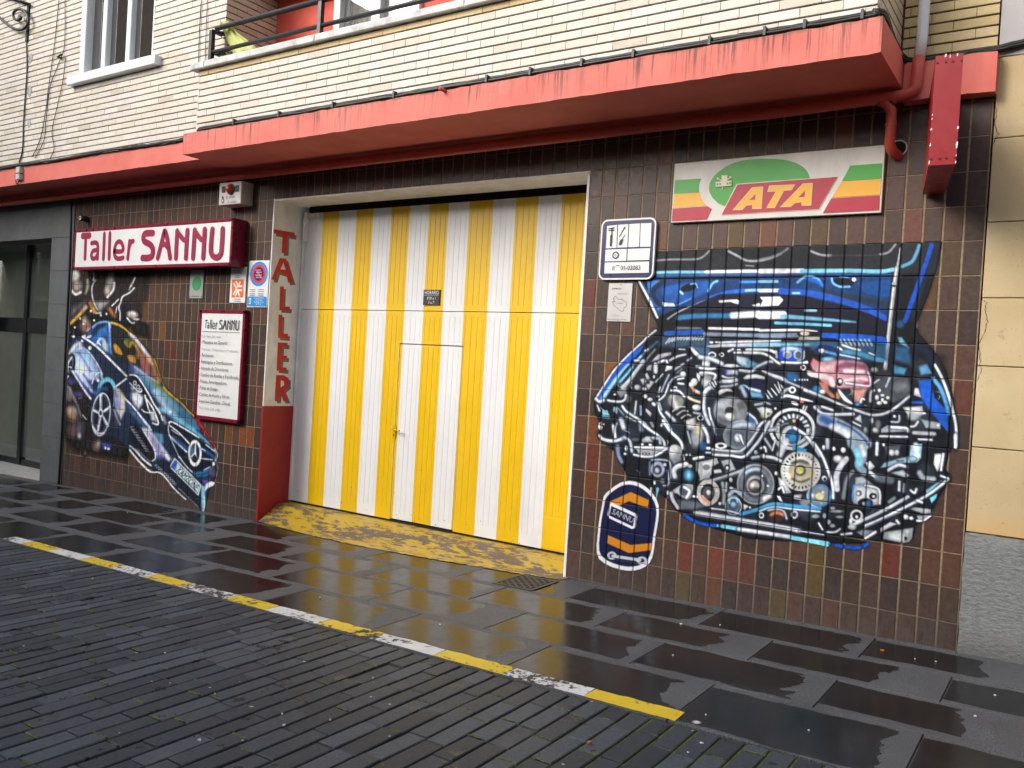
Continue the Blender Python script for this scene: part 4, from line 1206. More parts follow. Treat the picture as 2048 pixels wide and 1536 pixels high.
pr.poly(rrect(x0 + .012, x1 - .012, z0 + .014, z0 + .105, .008), MSB, True)
pr.rect(x0 + .035, x0 + .065, z0 + .03, z0 + .09, M_SIGNW); pr.rect(x0 + .042, x0 + .058, z0 + .04, z0 + .075, MSB)
for txt, dz_, wd in (('AYUNTAMIENTO', .084, .14), ('DE VITORIA', .064, .10), ('GASTEIZKO UDALA', .044, .15), ('4/T.A.', .023, .09)): pr.text(txt, x0 + .185 - wd / 2, z0 + dz_, .013, M_SIGNW, width=wd)
pr.flush(t, off, 'printed_field')
# opening hours plate on the door
Yh = DY - .012
x0, x1, z0, z1 = rect((847, 579), (880, 580), (878, 611), (846, 609), Yh)
t = thing('hours_plate', 'small black plate lettered HORARIO on the striped garage door', 'plate', ((x0 + x1) / 2, Yh, z0)); off = Vector(t.location)
hput(MB().cham(x0, x1, Yh, DY - .0005, z0, z1, .001).build('plate', M_BLACK, t), off)
pr = Print(Yh)
for txt, f, wd, h in (('HORARIO', .70, .86, .034), ("8'30 a 1", .36, .52, .026), ('3 a 7', .08, .36, .026)):
    pr.text(txt, x0 + (x1 - x0) * (1 - wd) / 2, z0 + (z1 - z0) * f, h, M_SIGNW, width=(x1 - x0) * wd)
pr.rect(x0 + .012, x1 - .012, z0 + (z1 - z0) * .63, z0 + (z1 - z0) * .645, M_SIGNW)
pr.flush(t, off, 'lettering')

# ---- red projecting box beside the balcony end
M_RBOX = mat('red_sign_casing', lin(146, 22, 30)[:3], .38, .06, 5, grime=.08)
zb = 2.682
fb0, fb1 = atX(1855, 330, 0)[0], 0
def atZ(x, y, Z): d = ray(x, y); return CAM + (Z - CAM[2]) / d[2] * d
f0, f1, b0, b1 = (atZ(px, py, zb) for px, py in ((1857, 331), (1912, 328), (1846, 391), (1891, 389)))
ztop = CAM[2] + (ray(1887, 111) * ((f0[1] + f1[1]) / 2 - CAM[1]) / ray(1887, 111)[1])[2]
rb = thing('projecting_sign_box', 'narrow red metal sign box projecting edge-on beside the balcony end', 'sign', ((b0[0] + f1[0]) / 2, (f0[1] + b0[1]) / 2, zb)); off = Vector(rb.location)
yb_ = -.03
vs = [(q[0], q[1], z_) for z_ in (zb, ztop) for q in (f0, f1, (b1[0], yb_), (b0[0], yb_))]
M_RDK = mat('maroon_sign_side', lin(96, 14, 24)[:3], .45, .06)
hput(MB().add(vs, [(3, 2, 1, 0), (4, 5, 6, 7), (0, 1, 5, 4), (1, 2, 6, 5), (2, 3, 7, 6), (3, 0, 4, 7)]).build('casing', M_RBOX, rb), off)
mb = MB(); d = (np.array(f1[:2]) - np.array(f0[:2])); nrm = np.array([d[1], -d[0]]); nrm /= np.linalg.norm(nrm)
for fz in (zb + .035, ztop - .035):
    for tt in (.06, .38, .62, .94):
        c_ = np.array(f0[:2]) + d * tt + nrm * .001
        mb.tube([(c_[0], c_[1], fz), (c_[0] + nrm[0] * .004, c_[1] + nrm[1] * .004, fz)], .006, 8)
hput(mb.build('rivet', M_RDK, rb), off)
mb = MB()
for i in range(15):
    tt = random.choice([.0, .01, .99, 1.0]) if i < 11 else random.uniform(.3, .8); z_ = random.uniform(zb, ztop) if i < 11 else ztop - random.uniform(0, .012)
    if i < 8: z_ = zb + random.uniform(0, .32)
    c_ = np.array(f0[:2]) + d * min(max(tt, .015), .985) + nrm * (.0008 + i * .00004); e = random.uniform(.0015, .005); h_ = random.uniform(.003, .011)
    t_ = d / np.linalg.norm(d)
    mb.add([(c_[0] - t_[0] * e, c_[1] - t_[1] * e, z_ - h_), (c_[0] + t_[0] * e, c_[1] + t_[1] * e, z_ - h_ * .6), (c_[0] + t_[0] * e * .7, c_[1] + t_[1] * e * .7, z_ + h_), (c_[0] - t_[0] * e * .8, c_[1] - t_[1] * e * .8, z_ + h_ * .7)], [(0, 1, 2, 3)])
hput(mb.build('paint_chips', M_SIGNW, rb, kind='stuff'), off)

# ---- pipes
M_SPIPE = mat('salmon_painted_pipe', lin(196, 84, 70)[:3], .5, .06, 6)
M_WPIPE = mat('white_downpipe', (.70, .70, .72), .4, .05)
YP = -.135
pt = lambda px, py, Y=YP: tuple(at(px, py, Y))
dp = thing('downpipe', 'white downpipe turning salmon below the cables, running under the balcony slab', 'pipe', (2.25, YP, 3.25)); off = Vector(dp.location)
vx = at(1836, 150, YP)[0]
top = [(vx + .005, YP + .02, 6.2), (vx + .005, YP + .02, 3.60), (vx, YP, 3.475)]
hput(MB().tube(top, .032, 14).build('white_pipe', M_WPIPE, dp, True), off)
el = [(vx, YP, 3.475), (vx - .004, YP, 3.40), (vx - .006, YP, 3.31), (vx - .02, YP, 3.275), (vx - .07, YP, 3.262), (vx - .16, YP - .005, 3.256), (1.5, YP - .005, 3.243), (-1, YP - .005, 3.240), (-3.9, YP - .005, 3.236), (-7, YP - .005, 3.235), (-11.5, YP - .005, 3.24)]
hput(MB().tube(el[:5] + el[5:], .034, 14).build('horizontal_pipe', M_SPIPE, dp, True), off)
for x_ in (vx - .13, 1.0, -2.9, -6.1): hput(MB().tube([(x_, YP - .005, 3.252 if x_ > 1.9 else 3.241), (x_ + .02, YP - .005, 3.252 if x_ > 1.9 else 3.241)], .0385, 14).build('collar', M_SPIPE, dp), off)
bx = at(1783, 240, -.10)[0]
hput(MB().tube([(bx - .07, YP, 3.245), (bx - .03, YP, 3.225), (bx, YP + .01, 3.18), (bx + .004, YP + .02, 3.08), (bx - .002, YP + .03, 2.985), (bx + .012, -.06, 2.945), (bx + .03, -.01, 2.935), (bx + .03, .03, 2.935)], .031, 12).build('branch_pipe', M_SPIPE, dp, True), off)
hput(MB().tube([(bx + .002, YP + .02, 3.09), (bx + .002, YP + .02, 3.10)], .035, 12).build('collar', M_SPIPE, dp), off)
ring = at(1797, 297, -.006)
vs, fs = [], []
for j in range(20):
    t_ = j / 20 * 2 * math.pi
    for r_, y_ in ((.044, -.012), (.052, -.012), (.052, .0), (.044, .02)): vs.append((ring[0] + r_ * math.cos(t_), y_, ring[2] + r_ * math.sin(t_)))
for j in range(20):
    for q in range(4): fs.append((j * 4 + q, j * 4 + (q + 1) % 4, ((j + 1) % 20) * 4 + (q + 1) % 4, ((j + 1) % 20) * 4 + q))
hput(MB().add(vs, fs).build('wall_ring', M_ALP, dp, True), off)
MBd = MB().tube([(ring[0], -.008, ring[2]), (ring[0], -.004, ring[2])], .044, 16); hput(MBd.build('hole', M_DARK, dp), off)
# small spout in the slab front
sp = at(884, 180, -.76)
tag(MB().tube([(sp[0] + .02, -.73, sp[2] - .006), (sp[0], -.79, sp[2] + .004)], .014, 10).build('drain_spout', M_SPIPE, None, True), 'short salmon drain spout poking from the balcony slab front', 'spout')

# ---- cables
kc = mat('black_cable_sheath', (.010, .010, .011), .42, .1, 20)
def cable(name, label, pts, r, group=None, sm=5, wob=.0):
    q = smooth_pts(pts, sm)
    q = [a + np.array([0, random.gauss(0, wob), random.gauss(0, wob)]) for a in q]
    o = MB().tube([tuple(a) for a in q], r, 8).build(name, kc, None, True)
    return tag(o, label, 'cable', group)
def bundle(seq, dz, dy): return [np.array([a[0], a[1] + dy, a[2] + dz]) for a in seq]
main = [at(395, 251, -.715)] + [at(px, py, -.725) for px, py in ((470, 239), (560, 225), (665, 209), (770, 193), (850, 180), (960, 160), (1060, 143), (1160, 124), (1300, 102), (1420, 81), (1500, 66), (1600, 48), (1700, 32), (1755, 24))]
zc_ = [a[2] for a in main]
main = [np.array([a[0], a[1], 3.528 + (0 if i else .0)]) for i, a in enumerate(main)]
end = [np.array([2.10, -.715, 3.545]), np.array([2.155, -.66, 3.54]), np.array([2.15, -.45, 3.52]), np.array([2.15, -.2, 3.495]), np.array([2.19, -.09, 3.472]), np.array([2.32, -.045, 3.475]), np.array([2.48, -.06, 3.478]), np.array([2.62, -.05, 3.482]), np.array([2.8, -.04, 3.51]), np.array([3.1, -.04, 3.565]), np.array([3.8, -.04, 3.66])]
for i, (dz, dy, r) in enumerate(((.0, .0, .010), (.017, .012, .0085), (-.008, .016, .009), (.028, .018, .006))):
    cable('cable', ['thick black cable clipped along the foot of the balcony parapet', 'second black cable of the bundle above the balcony slab', 'black cable lying behind the bundle on the balcony slab', 'thin black cable on top of the balcony bundle'][i], bundle(main + end, dz, dy), r, None, 5, .0012)
mb = MB()
for px in (470, 560, 668, 790, 975, 1062, 1165, 1268, 1420, 1530, 1610, 1725):
    X = at(px, 240 - (px - 470) * .158, -.72)[0]
    mb = MB(); mb.box(X - .008, X + .008, -.742, -.70, 3.514, 3.566)
    tag(mb.build('cable_clip', mat('grey_cable_clip', (.05, .055, .06), .5), None), 'small clip holding the cables along the balcony slab', 'clip', 'cable clips along the balcony slab')
lz = 3.545
lf = [np.array([x, -.512, lz + .006 * math.sin(x * 3.1)]) for x in np.linspace(-11, -3.97, 24)]
for i, (dz, dy, r) in enumerate(((.0, -.006, .010), (.016, .004, .008), (-.010, .010, .009))):
    cable('cable', ['thick black cable along the top of the left salmon band', 'second black cable above the left salmon band', 'black cable resting on the left salmon band edge'][i], bundle(lf, dz, dy), r, None, 4, .0025)
# thin wires hanging on the left brick wall
yw = up_y - .012
for i, (pts, r) in enumerate(((((53, 85), (54, 140), (50, 200), (47, 250), (45, 300), (38, 325)), .008), (((118, 0), (110, 80), (98, 170), (90, 230), (80, 280), (64, 314)), .0045), (((130, 0), (129, 90), (118, 125), (100, 175), (92, 240), (88, 280), (70, 316)), .0045),
                            (((131, 115), (126, 160), (114, 215), (104, 262), (108, 296), (100, 318)), .0042), (((403, 0), (399, 60), (397, 128)), .0045), (((415, 0), (412, 70), (410, 126)), .0035))):
    cable('wire', ['dark wire dropping from the wall lamp bracket to the salmon band', 'thin wire falling down the brick wall left of the window', 'thin wire bending at the hook beside the window', 'thin wire looping below the window hook to the band', 'thin wire down the brick corner beside the balcony', 'thinner wire next to the brick corner wire'][i],
          [at(a, b, yw) for a, b in pts], r, None, 5)
o = MB(); hk = at(122, 116, up_y); o.tube([(hk[0], up_y + .02, hk[2]), (hk[0], up_y - .04, hk[2]), (hk[0] + .09, up_y - .045, hk[2] + .012)], .011, 8)
tag(o.build('wall_hook', M_IRON, None, True), 'dark iron hook tying wires beside the window', 'hook')
for px, py, s_ in ((61, 118, 1), (59, 182, 1.2), (58, 247, 1)):
    q = at(px, py, up_y - .003)
    tag(MB().prism([(q[0] + .045 * s_ * math.cos(t) * random.uniform(.7, 1.1), q[2] + .06 * s_ * math.sin(t) * random.uniform(.7, 1.1)) for t in np.linspace(0, 6.28, 9, endpoint=False)], up_y - .004, up_y + .004).build('mortar_patch', mat('grey_mortar', (.42, .41, .40), .9, .2, 20), None),
        'grey mortar patch filling an old fixing hole in the brick', 'patch', 'mortar patches on the brick wall')
# junction box on the band
q = at(38, 347, -.53)
jb = thing('junction_box', 'small white junction box on the left salmon band', 'junction box', (q[0], -.51, q[2] - .07)); off = Vector(jb.location)
hput(MB().cham(q[0] - .045, q[0] + .045, -.55, -.502, q[2] - .075, q[2] + .075, .006).build('case', mat('weathered_white_plastic', (.55, .54, .50), .5, .1), jb), off)
hput(MB().box(q[0] - .047, q[0] + .047, -.552, -.502, q[2] - .006, q[2] + .004).build('strap', kc, jb), off)
hput(MB().tube([tuple(a) for a in smooth_pts([(q[0] - .06, -.515, q[2] + .09), (q[0] - .10, -.52, q[2] - .02), (q[0] - .06, -.52, q[2] - .12), (q[0], -.52, q[2] - .075)], 5)], .006, 6).build('lead', kc, jb, True), off)
# ---- scrolled lamp bracket
br = thing('lamp_bracket', 'black scrolled wrought iron lamp bracket on the brick wall', 'bracket', tuple(at(57, 80, up_y))); off = Vector(br.location)
q0, q1 = at(59, 10, up_y), at(57, 84, up_y)
hput(MB().cham(q0[0] - .022, q0[0] + .022, up_y - .02, up_y, q1[2], q0[2], .003).build('back_bar', M_IRON, br), off)
Xb = q0[0] - .0
def bpz(px, py): a = atX(px, py, Xb); return tuple(a)
# the scroll lies in the plane square to the wall
def pl(px, py): return tuple(atX(px, py, Xb - .0))
scroll = [(-6, 30), (10, 45), (26, 56), (42, 60), (53, 53), (57, 42), (54, 29), (45, 20), (35, 19), (27, 26), (28, 36), (36, 41), (42, 36), (38, 32)]
sc3 = []
for px, py in scroll:
    Y_ = up_y - .03 - (57 - px) * .0078
    sc3.append(at(px, py, up_y - .05))
hput(MB().tube([tuple(a) for a in smooth_pts(sc3, 5)], .016, 8).build('scroll', M_IRON, br, True), off)
a0, a1 = at(-40, -26, up_y - .05), at(59, 9, up_y - .03)
hput(MB().tube([tuple(a0), tuple(a1)], .018, 8).build('top_bar', M_IRON, br, True), off)
# ---- camera eye on the tiles
q = at(167, 437, -.05)
cam_ = thing('door_camera', 'small dark camera with a white ring above the light box sign', 'camera', (q[0], -.02, q[2])); off = Vector(cam_.location)
hput(MB().tube([(q[0], .0, q[2]), (q[0], -.09, q[2])], .035, 14).build('body', M_BLACK, cam_, True), off)
hput(MB().tube([(q[0], -.09, q[2]), (q[0], -.094, q[2])], .024, 14).build('white_ring', M_SIGNW, cam_), off)
hput(MB().tube([(q[0], -.094, q[2]), (q[0], -.096, q[2])], .012, 12).build('lens', M_BLACK, cam_), off)
cable('conduit', 'black conduit running down the seam left of the car mural', [at(143, 385, -.01), at(141, 480, -.012), at(138, 560, -.012), at(131, 700, -.012), at(124, 860, -.012), at(117, 972, -.012)], .014)
# ---- yellow-green cloth tied to the balcony rail
kcl = NT('translucent_yellow_green_cloth'); p = kcl.pos()
kcl.l(kcl.mix(kcl.noise(p, 12, 3), (.55, .60, .16, 1), (.70, .72, .30, 1)), kcl.b.inputs['Base Color']); kcl.set(Roughness=.8, **{'Subsurface Weight': .15})
cl = [[(440, 44), (444, 43), (449, 42), (453, 41), (457, 43), (460, 46)], [(447, 62), (453, 60), (460, 58), (466, 60), (471, 63), (477, 66)], [(455, 82), (462, 80), (470, 76), (479, 76), (488, 77), (497, 81)], [(463, 97), (472, 95), (482, 92), (494, 90), (505, 92), (514, 96)], [(468, 116), (480, 114), (494, 111), (506, 108), (518, 105), (528, 101)]]
vs, fs = [], []
rows_ = []
for i, r_ in enumerate(cl):
    rows_.append(smooth_pts([at(a, b, -.57 + .05 * (i / 4) + (.015 if j % 2 else -.012)) for j, (a, b) in enumerate(r_)], 4))
colsn = len(rows_[0]); rows2 = []
for j in range(colsn): rows2.append(smooth_pts([rows_[i][j] for i in range(5)], 4))
m_ = len(rows2[0])
for j in range(colsn): vs += [tuple(a) for a in rows2[j]]
for j in range(colsn - 1):
    for i in range(m_ - 1): fs.append((j * m_ + i, j * m_ + i + 1, (j + 1) * m_ + i + 1, (j + 1) * m_ + i))
tag(MB().add(vs, fs).build('cloth', kcl.m, None, True), 'yellow-green cloth tied to the balcony rail', 'cloth')
# ivy sprig on the parapet
M_LEAF = mat('green_leaf', (.035, .085, .018), .5, .3, 30)
q = at(446, 108, -.55)
pl_ = thing('ivy_sprig', 'small green sprig growing at the balcony corner', 'plant', (q[0], -.55, 4.155)); off = Vector(pl_.location)
for i in range(16):
    c_ = np.array([q[0] + random.gauss(0, .04), -.55 + random.gauss(0, .03), 4.17 + abs(random.gauss(0, .06))]); a, b = (np.array([random.gauss(0, .03) for _ in range(3)]) for _ in range(2))
    hput(MB().add([tuple(c_ - a), tuple(c_ + b * .6), tuple(c_ + a), tuple(c_ - b * .6)], [(0, 1, 2, 3)]).build('leaf', M_LEAF, pl_), off)
hput(MB().tube([(q[0], -.55, 4.154), (q[0] + .01, -.55, 4.26)], .004, 6).build('stem', M_LEAF, pl_), off)

# ---- drain grate in the pavement
def gl(x, y, up=0): return (x, y, gz(x) + up)
M_CAST = mat('rusty_cast_iron', (.055, .046, .040), .55, .3, 25, .4, 80)
dg = thing('drain_grate', 'square cast iron drain cover with diagonal ribs set in the wet slabs', 'drain cover', (-.14, -.33, gz(-.14))); off = Vector(dg.location)
gx0, gx1, gy0, gy1 = -.315, .025, -.52, -.135
hput(MB().add([gl(gx0, gy0, .003), gl(gx1, gy0, .003), gl(gx1, gy1, .003), gl(gx0, gy1, .003)], [(0, 1, 2, 3)]).build('pan', M_DARK, dg), off)
mb = MB()
for a, b, c_, d_ in ((gx0, gx1, gy0, gy0 + .025), (gx0, gx1, gy1 - .025, gy1), (gx0, gx0 + .025, gy0 + .025, gy1 - .025), (gx1 - .025, gx1, gy0 + .025, gy1 - .025)):
    mb.add([gl(a, c_, .006), gl(b, c_, .006), gl(b, d_, .006), gl(a, d_, .006), gl(a, c_, .002), gl(b, c_, .002), gl(b, d_, .002), gl(a, d_, .002)], [(0, 1, 2, 3), (4, 5, 1, 0), (5, 6, 2, 1), (6, 7, 3, 2), (7, 4, 0, 3)])
hput(mb.build('rim', M_CAST, dg), off)
for i in range(9):
    for s_ in (1, -1):
        t_ = -.26 + i * .065
        # a diagonal rib clipped to the frame
        pts = []
        for u_ in np.linspace(-.30, .30, 41):
            x_, y_ = (gx0 + gx1) / 2 + u_ * s_ + t_, (gy0 + gy1) / 2 + u_
            if gx0 + .027 < x_ < gx1 - .027 and gy0 + .027 < y_ < gy1 - .027: pts.append((x_, y_))
        if len(pts) > 2:
            (xa, ya), (xb_, yb2) = pts[0], pts[-1]; nx_, ny_ = .005, -.005 * s_
            hh = .0052 if s_ > 0 else .0046
            hput(MB().add([gl(xa - nx_, ya - ny_, hh), gl(xa + nx_, ya + ny_, hh), gl(xb_ + nx_, yb2 + ny_, hh), gl(xb_ - nx_, yb2 - ny_, hh)], [(0, 1, 2, 3), (3, 2, 1, 0)][:1]).build('rib', M_CAST, dg), off)
# ---- round steel cap near the last dash
q = atG(1393, 1447)
cp = thing('steel_cap', 'round bright steel cap set in the slab beyond the last yellow dash', 'cap', tuple(q)); off = Vector(cp.location)
M_STEEL = mat('worn_steel', (.5, .5, .5), .3, .1, 20, metal=1.0)
hput(MB().tube([(q[0], q[1], q[2] - .001), (q[0], q[1], q[2] + .006)], .022, 18).build('rim', M_STEEL, cp), off)
hput(MB().tube([(q[0], q[1], q[2] + .006), (q[0], q[1], q[2] + .0065)], .014, 16).build('centre', M_ALP, cp), off)
# ---- litter
M_PAP = mat('white_scrap', (.6, .6, .58), .8); M_ORL = mat('orange_leaf', (.50, .12, .012), .6, .2)
def scrap(px, py, s_, m, name, label, cat, grp=None):
    q = atG(px, py, .004); n = 6
    ps = [(q[0] + s_ * random.uniform(.5, 1) * math.cos(t), q[1] + s_ * random.uniform(.35, .8) * math.sin(t)) for t in np.linspace(0, 6.28, n, endpoint=False)]
    o = MB().add([(a, b, gz(a) + .006 + random.uniform(0, .004)) for a, b in ps] + [(a, b, gz(a) + .003) for a, b in ps], [tuple(range(n)), tuple(range(n, 2 * n))[::-1]] + [(i + n, (i + 1) % n + n, (i + 1) % n, i) for i in range(n)]).build(name, m, None)
    tag(o, label, cat, grp)
scrap(1178, 1485, .016, M_ORL, 'orange_scrap', 'bright orange scrap lying between the dark pavers', 'litter')
scrap(1765, 1301, .018, M_ORL, 'fallen_leaf', 'reddish fallen leaf on the wet slab by the tiled wall', 'leaf')
for px, py in ((564, 1428), (568, 1451), (1412, 1430), (1404, 1486), (1346, 1311), (1440, 1250), (1872, 1323), (1617, 1461), (1377, 1505), (1950, 1433), (880, 1249), (640, 1195), (185, 1157), (310, 1004), (255, 1025), (1830, 1318), (1362, 1248), (1990, 1391), (330, 1306), (746, 1356), (430, 1388), (660, 1440)):
    scrap(px, py, random.uniform(.005, .011), M_PAP, 'gum_spot', 'small pale gum spot on the wet paving', 'gum spot', 'gum spots on the paving')
# ================================================================== murals
class Canvas:
    """paint laid on the wall: strokes given in photograph pixels, kept as colour + cover"""
    def __init__(s, x0, y0, x1, y1):
        s.x0, s.y0 = x0, y0; s.w, s.h = x1 - x0, y1 - y0
        s.c = np.zeros((s.h, s.w, 3)); s.a = np.zeros((s.h, s.w)); s.view(0, 0, 1)
    def view(s, ox, oy, k): s.ox, s.oy, s.k = ox, oy, k; return s
    def _p(s, pts): return np.array([(s.ox + p[0] * s.k - s.x0, s.oy + p[1] * s.k - s.y0) for p in pts], float)
    def _box(s, lo, hi):
        a = np.maximum(np.floor(lo).astype(int), 0); b = np.minimum(np.ceil(hi).astype(int) + 1, [s.w, s.h])
        if (b <= a).any(): return None
        yy, xx = np.mgrid[a[1]:b[1], a[0]:b[0]]
        return a, b, xx + .5, yy + .5
    def _put(s, a, b, m, col):
        sl = (slice(a[1], b[1]), slice(a[0], b[0])); m = np.clip(m, 0, 1)
        s.c[sl] = s.c[sl] * (1 - m[..., None]) + np.array(col[:3]) * m[..., None]
        s.a[sl] = 1 - (1 - s.a[sl]) * (1 - m)
    def line(s, pts, wd, col, a=1.0, soft=.9, sm=4, taper=None):
        P_ = s._p(pts)
        if len(P_) > 2 and sm: P_ = np.array(smooth_pts(list(P_), sm))
        n = len(P_); wd = max(wd * s.k, .7)
        ws = np.full(n, wd)
        if taper: ws = wd * np.interp(np.linspace(0, 1, n), np.linspace(0, 1, len(taper)), taper)
        mg = wd / 2 + soft + 1
        bx = s._box(P_.min(0) - mg, P_.max(0) + mg)
        if bx is None: return
        lo, hi, xx, yy = bx; best = np.full(xx.shape, -1e9)
        for i in range(n - 1):
            d = P_[i + 1] - P_[i]; L = d @ d + 1e-9
            t = np.clip(((xx - P_[i, 0]) * d[0] + (yy - P_[i, 1]) * d[1]) / L, 0, 1)
            q = np.hypot(xx - P_[i, 0] - t * d[0], yy - P_[i, 1] - t * d[1])
            best = np.maximum(best, (ws[i] + (ws[i + 1] - ws[i]) * t) / 2 - q)
        s._put(lo, hi, (best / soft + .5) * (a if a < 1 else 1) if a >= 1 else np.clip(best / soft + .5, 0, 1) * a, col)
    def poly(s, pts, col, a=1.0, soft=.9, sm=0):
        P_ = s._p(pts)
        if sm: P_ = np.array(smooth_pts(list(P_), sm, True))
        bx = s._box(P_.min(0) - soft - 1, P_.max(0) + soft + 1)
        if bx is None: return
        lo, hi, xx, yy = bx; ins = np.zeros(xx.shape, bool); dd = np.full(xx.shape, 1e9); n = len(P_)
        for i in range(n):
            p, q = P_[i], P_[(i + 1) % n]; d = q - p; L = d @ d + 1e-9
            t = np.clip(((xx - p[0]) * d[0] + (yy - p[1]) * d[1]) / L, 0, 1)
            dd = np.minimum(dd, np.hypot(xx - p[0] - t * d[0], yy - p[1] - t * d[1]))
            if p[1] != q[1]:
                cr = ((p[1] > yy) != (q[1] > yy)) & (xx < (q[0] - p[0]) * (yy - p[1]) / (q[1] - p[1]) + p[0]); ins ^= cr
        s._put(lo, hi, np.clip(np.where(ins, dd, -dd) / soft + .5, 0, 1) * a, col)
    def ell(s, cx, cy, rx, ry, col, rot=0, a=1.0, soft=.9, ring=None):
        c_ = s._p([(cx, cy)])[0]; rx *= s.k; ry *= s.k; r = max(rx, ry) + soft + 2
        bx = s._box(c_ - r, c_ + r)
        if bx is None: return
        lo, hi, xx, yy = bx; t = math.radians(rot); u, v = xx - c_[0], yy - c_[1]
        u, v = u * math.cos(t) + v * math.sin(t), -u * math.sin(t) + v * math.cos(t)
        q = np.hypot(u / rx, v / ry); d = (1 - q) * min(rx, ry)
        if ring: d = ring * s.k / 2 - np.abs(d)
        s._put(lo, hi, np.clip(d / soft + .5, 0, 1) * a, col)
    def dots(s, pts, r, col): 
        for p in pts: s.ell(p[0], p[1], r, r, col)
    def text(s, txt, p0, p1, h, col):
        """block letters along the line p0-p1"""
        vs, fs = text_mesh(txt); xs = [v[0] for v in vs]; a, b = min(xs), max(xs)
        p0, p1 = np.array(p0, float), np.array(p1, float); d = p1 - p0; up = np.array([d[1], -d[0]]) / np.linalg.norm(d) * h
        for f in fs: s.poly([tuple(p0 + d * (vs[i][0] - a) / (b - a) + up * vs[i][1]) for i in f], col, soft=.6)

def airbrush(cv):
    """tubes and plates get a soft grey body under a bright core, as sprayed"""
    l0, p0, e0 = cv.line, cv.poly, cv.ell
    def bright(c_): return min(c_[:3]) > 160
    def L(pts, wd, col, a=1.0, soft=.9, sm=4, taper=None):
        wp = wd * cv.k
        if bright(col) and wp > 2.0 and a >= 1:
            l0(pts, wd * 1.75 + 5 / cv.k * .5, (50, 66, 92), .45, 2.4, sm, taper)
            l0(pts, wd, tuple(.80 * c_ for c_ in col[:3]), 1, max(1.3, soft), sm, taper)
            l0([(p_[0] - .10 * wd, p_[1] - .14 * wd) for p_ in pts], wd * .62, col, 1, max(1.5, soft), sm, taper)
        else: l0(pts, wd, col, a, max(1.1, soft), sm, taper)
    def PG(pts, col, a=1.0, soft=.9, sm=0):
        if bright(col) and a >= .9:
            c_ = np.mean(pts, 0)
            p0(pts, tuple(.78 * v for v in col[:3]), a, max(1.3, soft), sm)
            p0([tuple(c_ + (np.array(q) - c_) * .70 - np.array([1.0, 1.4]) / cv.k) for q in pts], col, .95, 3.2, sm)
        else: p0(pts, col, a, max(1.2, soft), sm)
    def EL(cx, cy, rx, ry, col, rot=0, a=1.0, soft=.9, ring=None):
        r = min(rx, ry) * cv.k
        if bright(col) and r > 3 and not ring and a >= .9:
            e0(cx, cy, rx, ry, tuple(.74 * v for v in col[:3]), rot, a, max(1.3, soft)); e0(cx - rx * .18, cy - ry * .2, rx * .66, ry * .66, col, rot, .95, max(2.2, r * .35))
        else: e0(cx, cy, rx, ry, col, rot, a, max(1.1, soft), ring)
    return L, PG, EL
def settle(cv, sig=.6, grain=.05, seed=3, broad=.0, gain=1.0):
    """paint spreads a little and mottles"""
    kx = np.exp(-np.arange(-2, 3) ** 2 / (2 * sig * sig)); kx /= kx.sum()
    pm = np.concatenate([cv.c * cv.a[..., None], cv.a[..., None]], -1)
    for ax in (0, 1): pm = sum(np.roll(pm, s_, ax) * kx[s_ + 2] for s_ in range(-2, 3))
    cv.a = np.clip(pm[..., 3], 0, 1); cv.c = pm[..., :3] / np.maximum(pm[..., 3:], 1e-4)
    r = np.random.default_rng(seed); g = r.normal(0, 1, (cv.h // 5 + 2, cv.w // 5 + 2)); g = np.kron(g, np.ones((5, 5)))[:cv.h, :cv.w]
    for ax in (0, 1): g = sum(np.roll(g, s_, ax) for s_ in range(-3, 4)) / 7
    b = r.normal(0, 1, (cv.h // 34 + 3, cv.w // 34 + 3)); b = np.kron(b, np.ones((34, 34)))[:cv.h, :cv.w]
    for _ in range(2):
        for ax in (0, 1): b = sum(np.roll(b, s_ * 3, ax) for s_ in range(-6, 7)) / 13
    b /= b.std() + 1e-6
    cv.c = np.clip(cv.c * (1 + grain * g[..., None] * 2) * (1 + broad * np.clip(b, -1.6, 1.6)[..., None]) * gain, 0, 255)

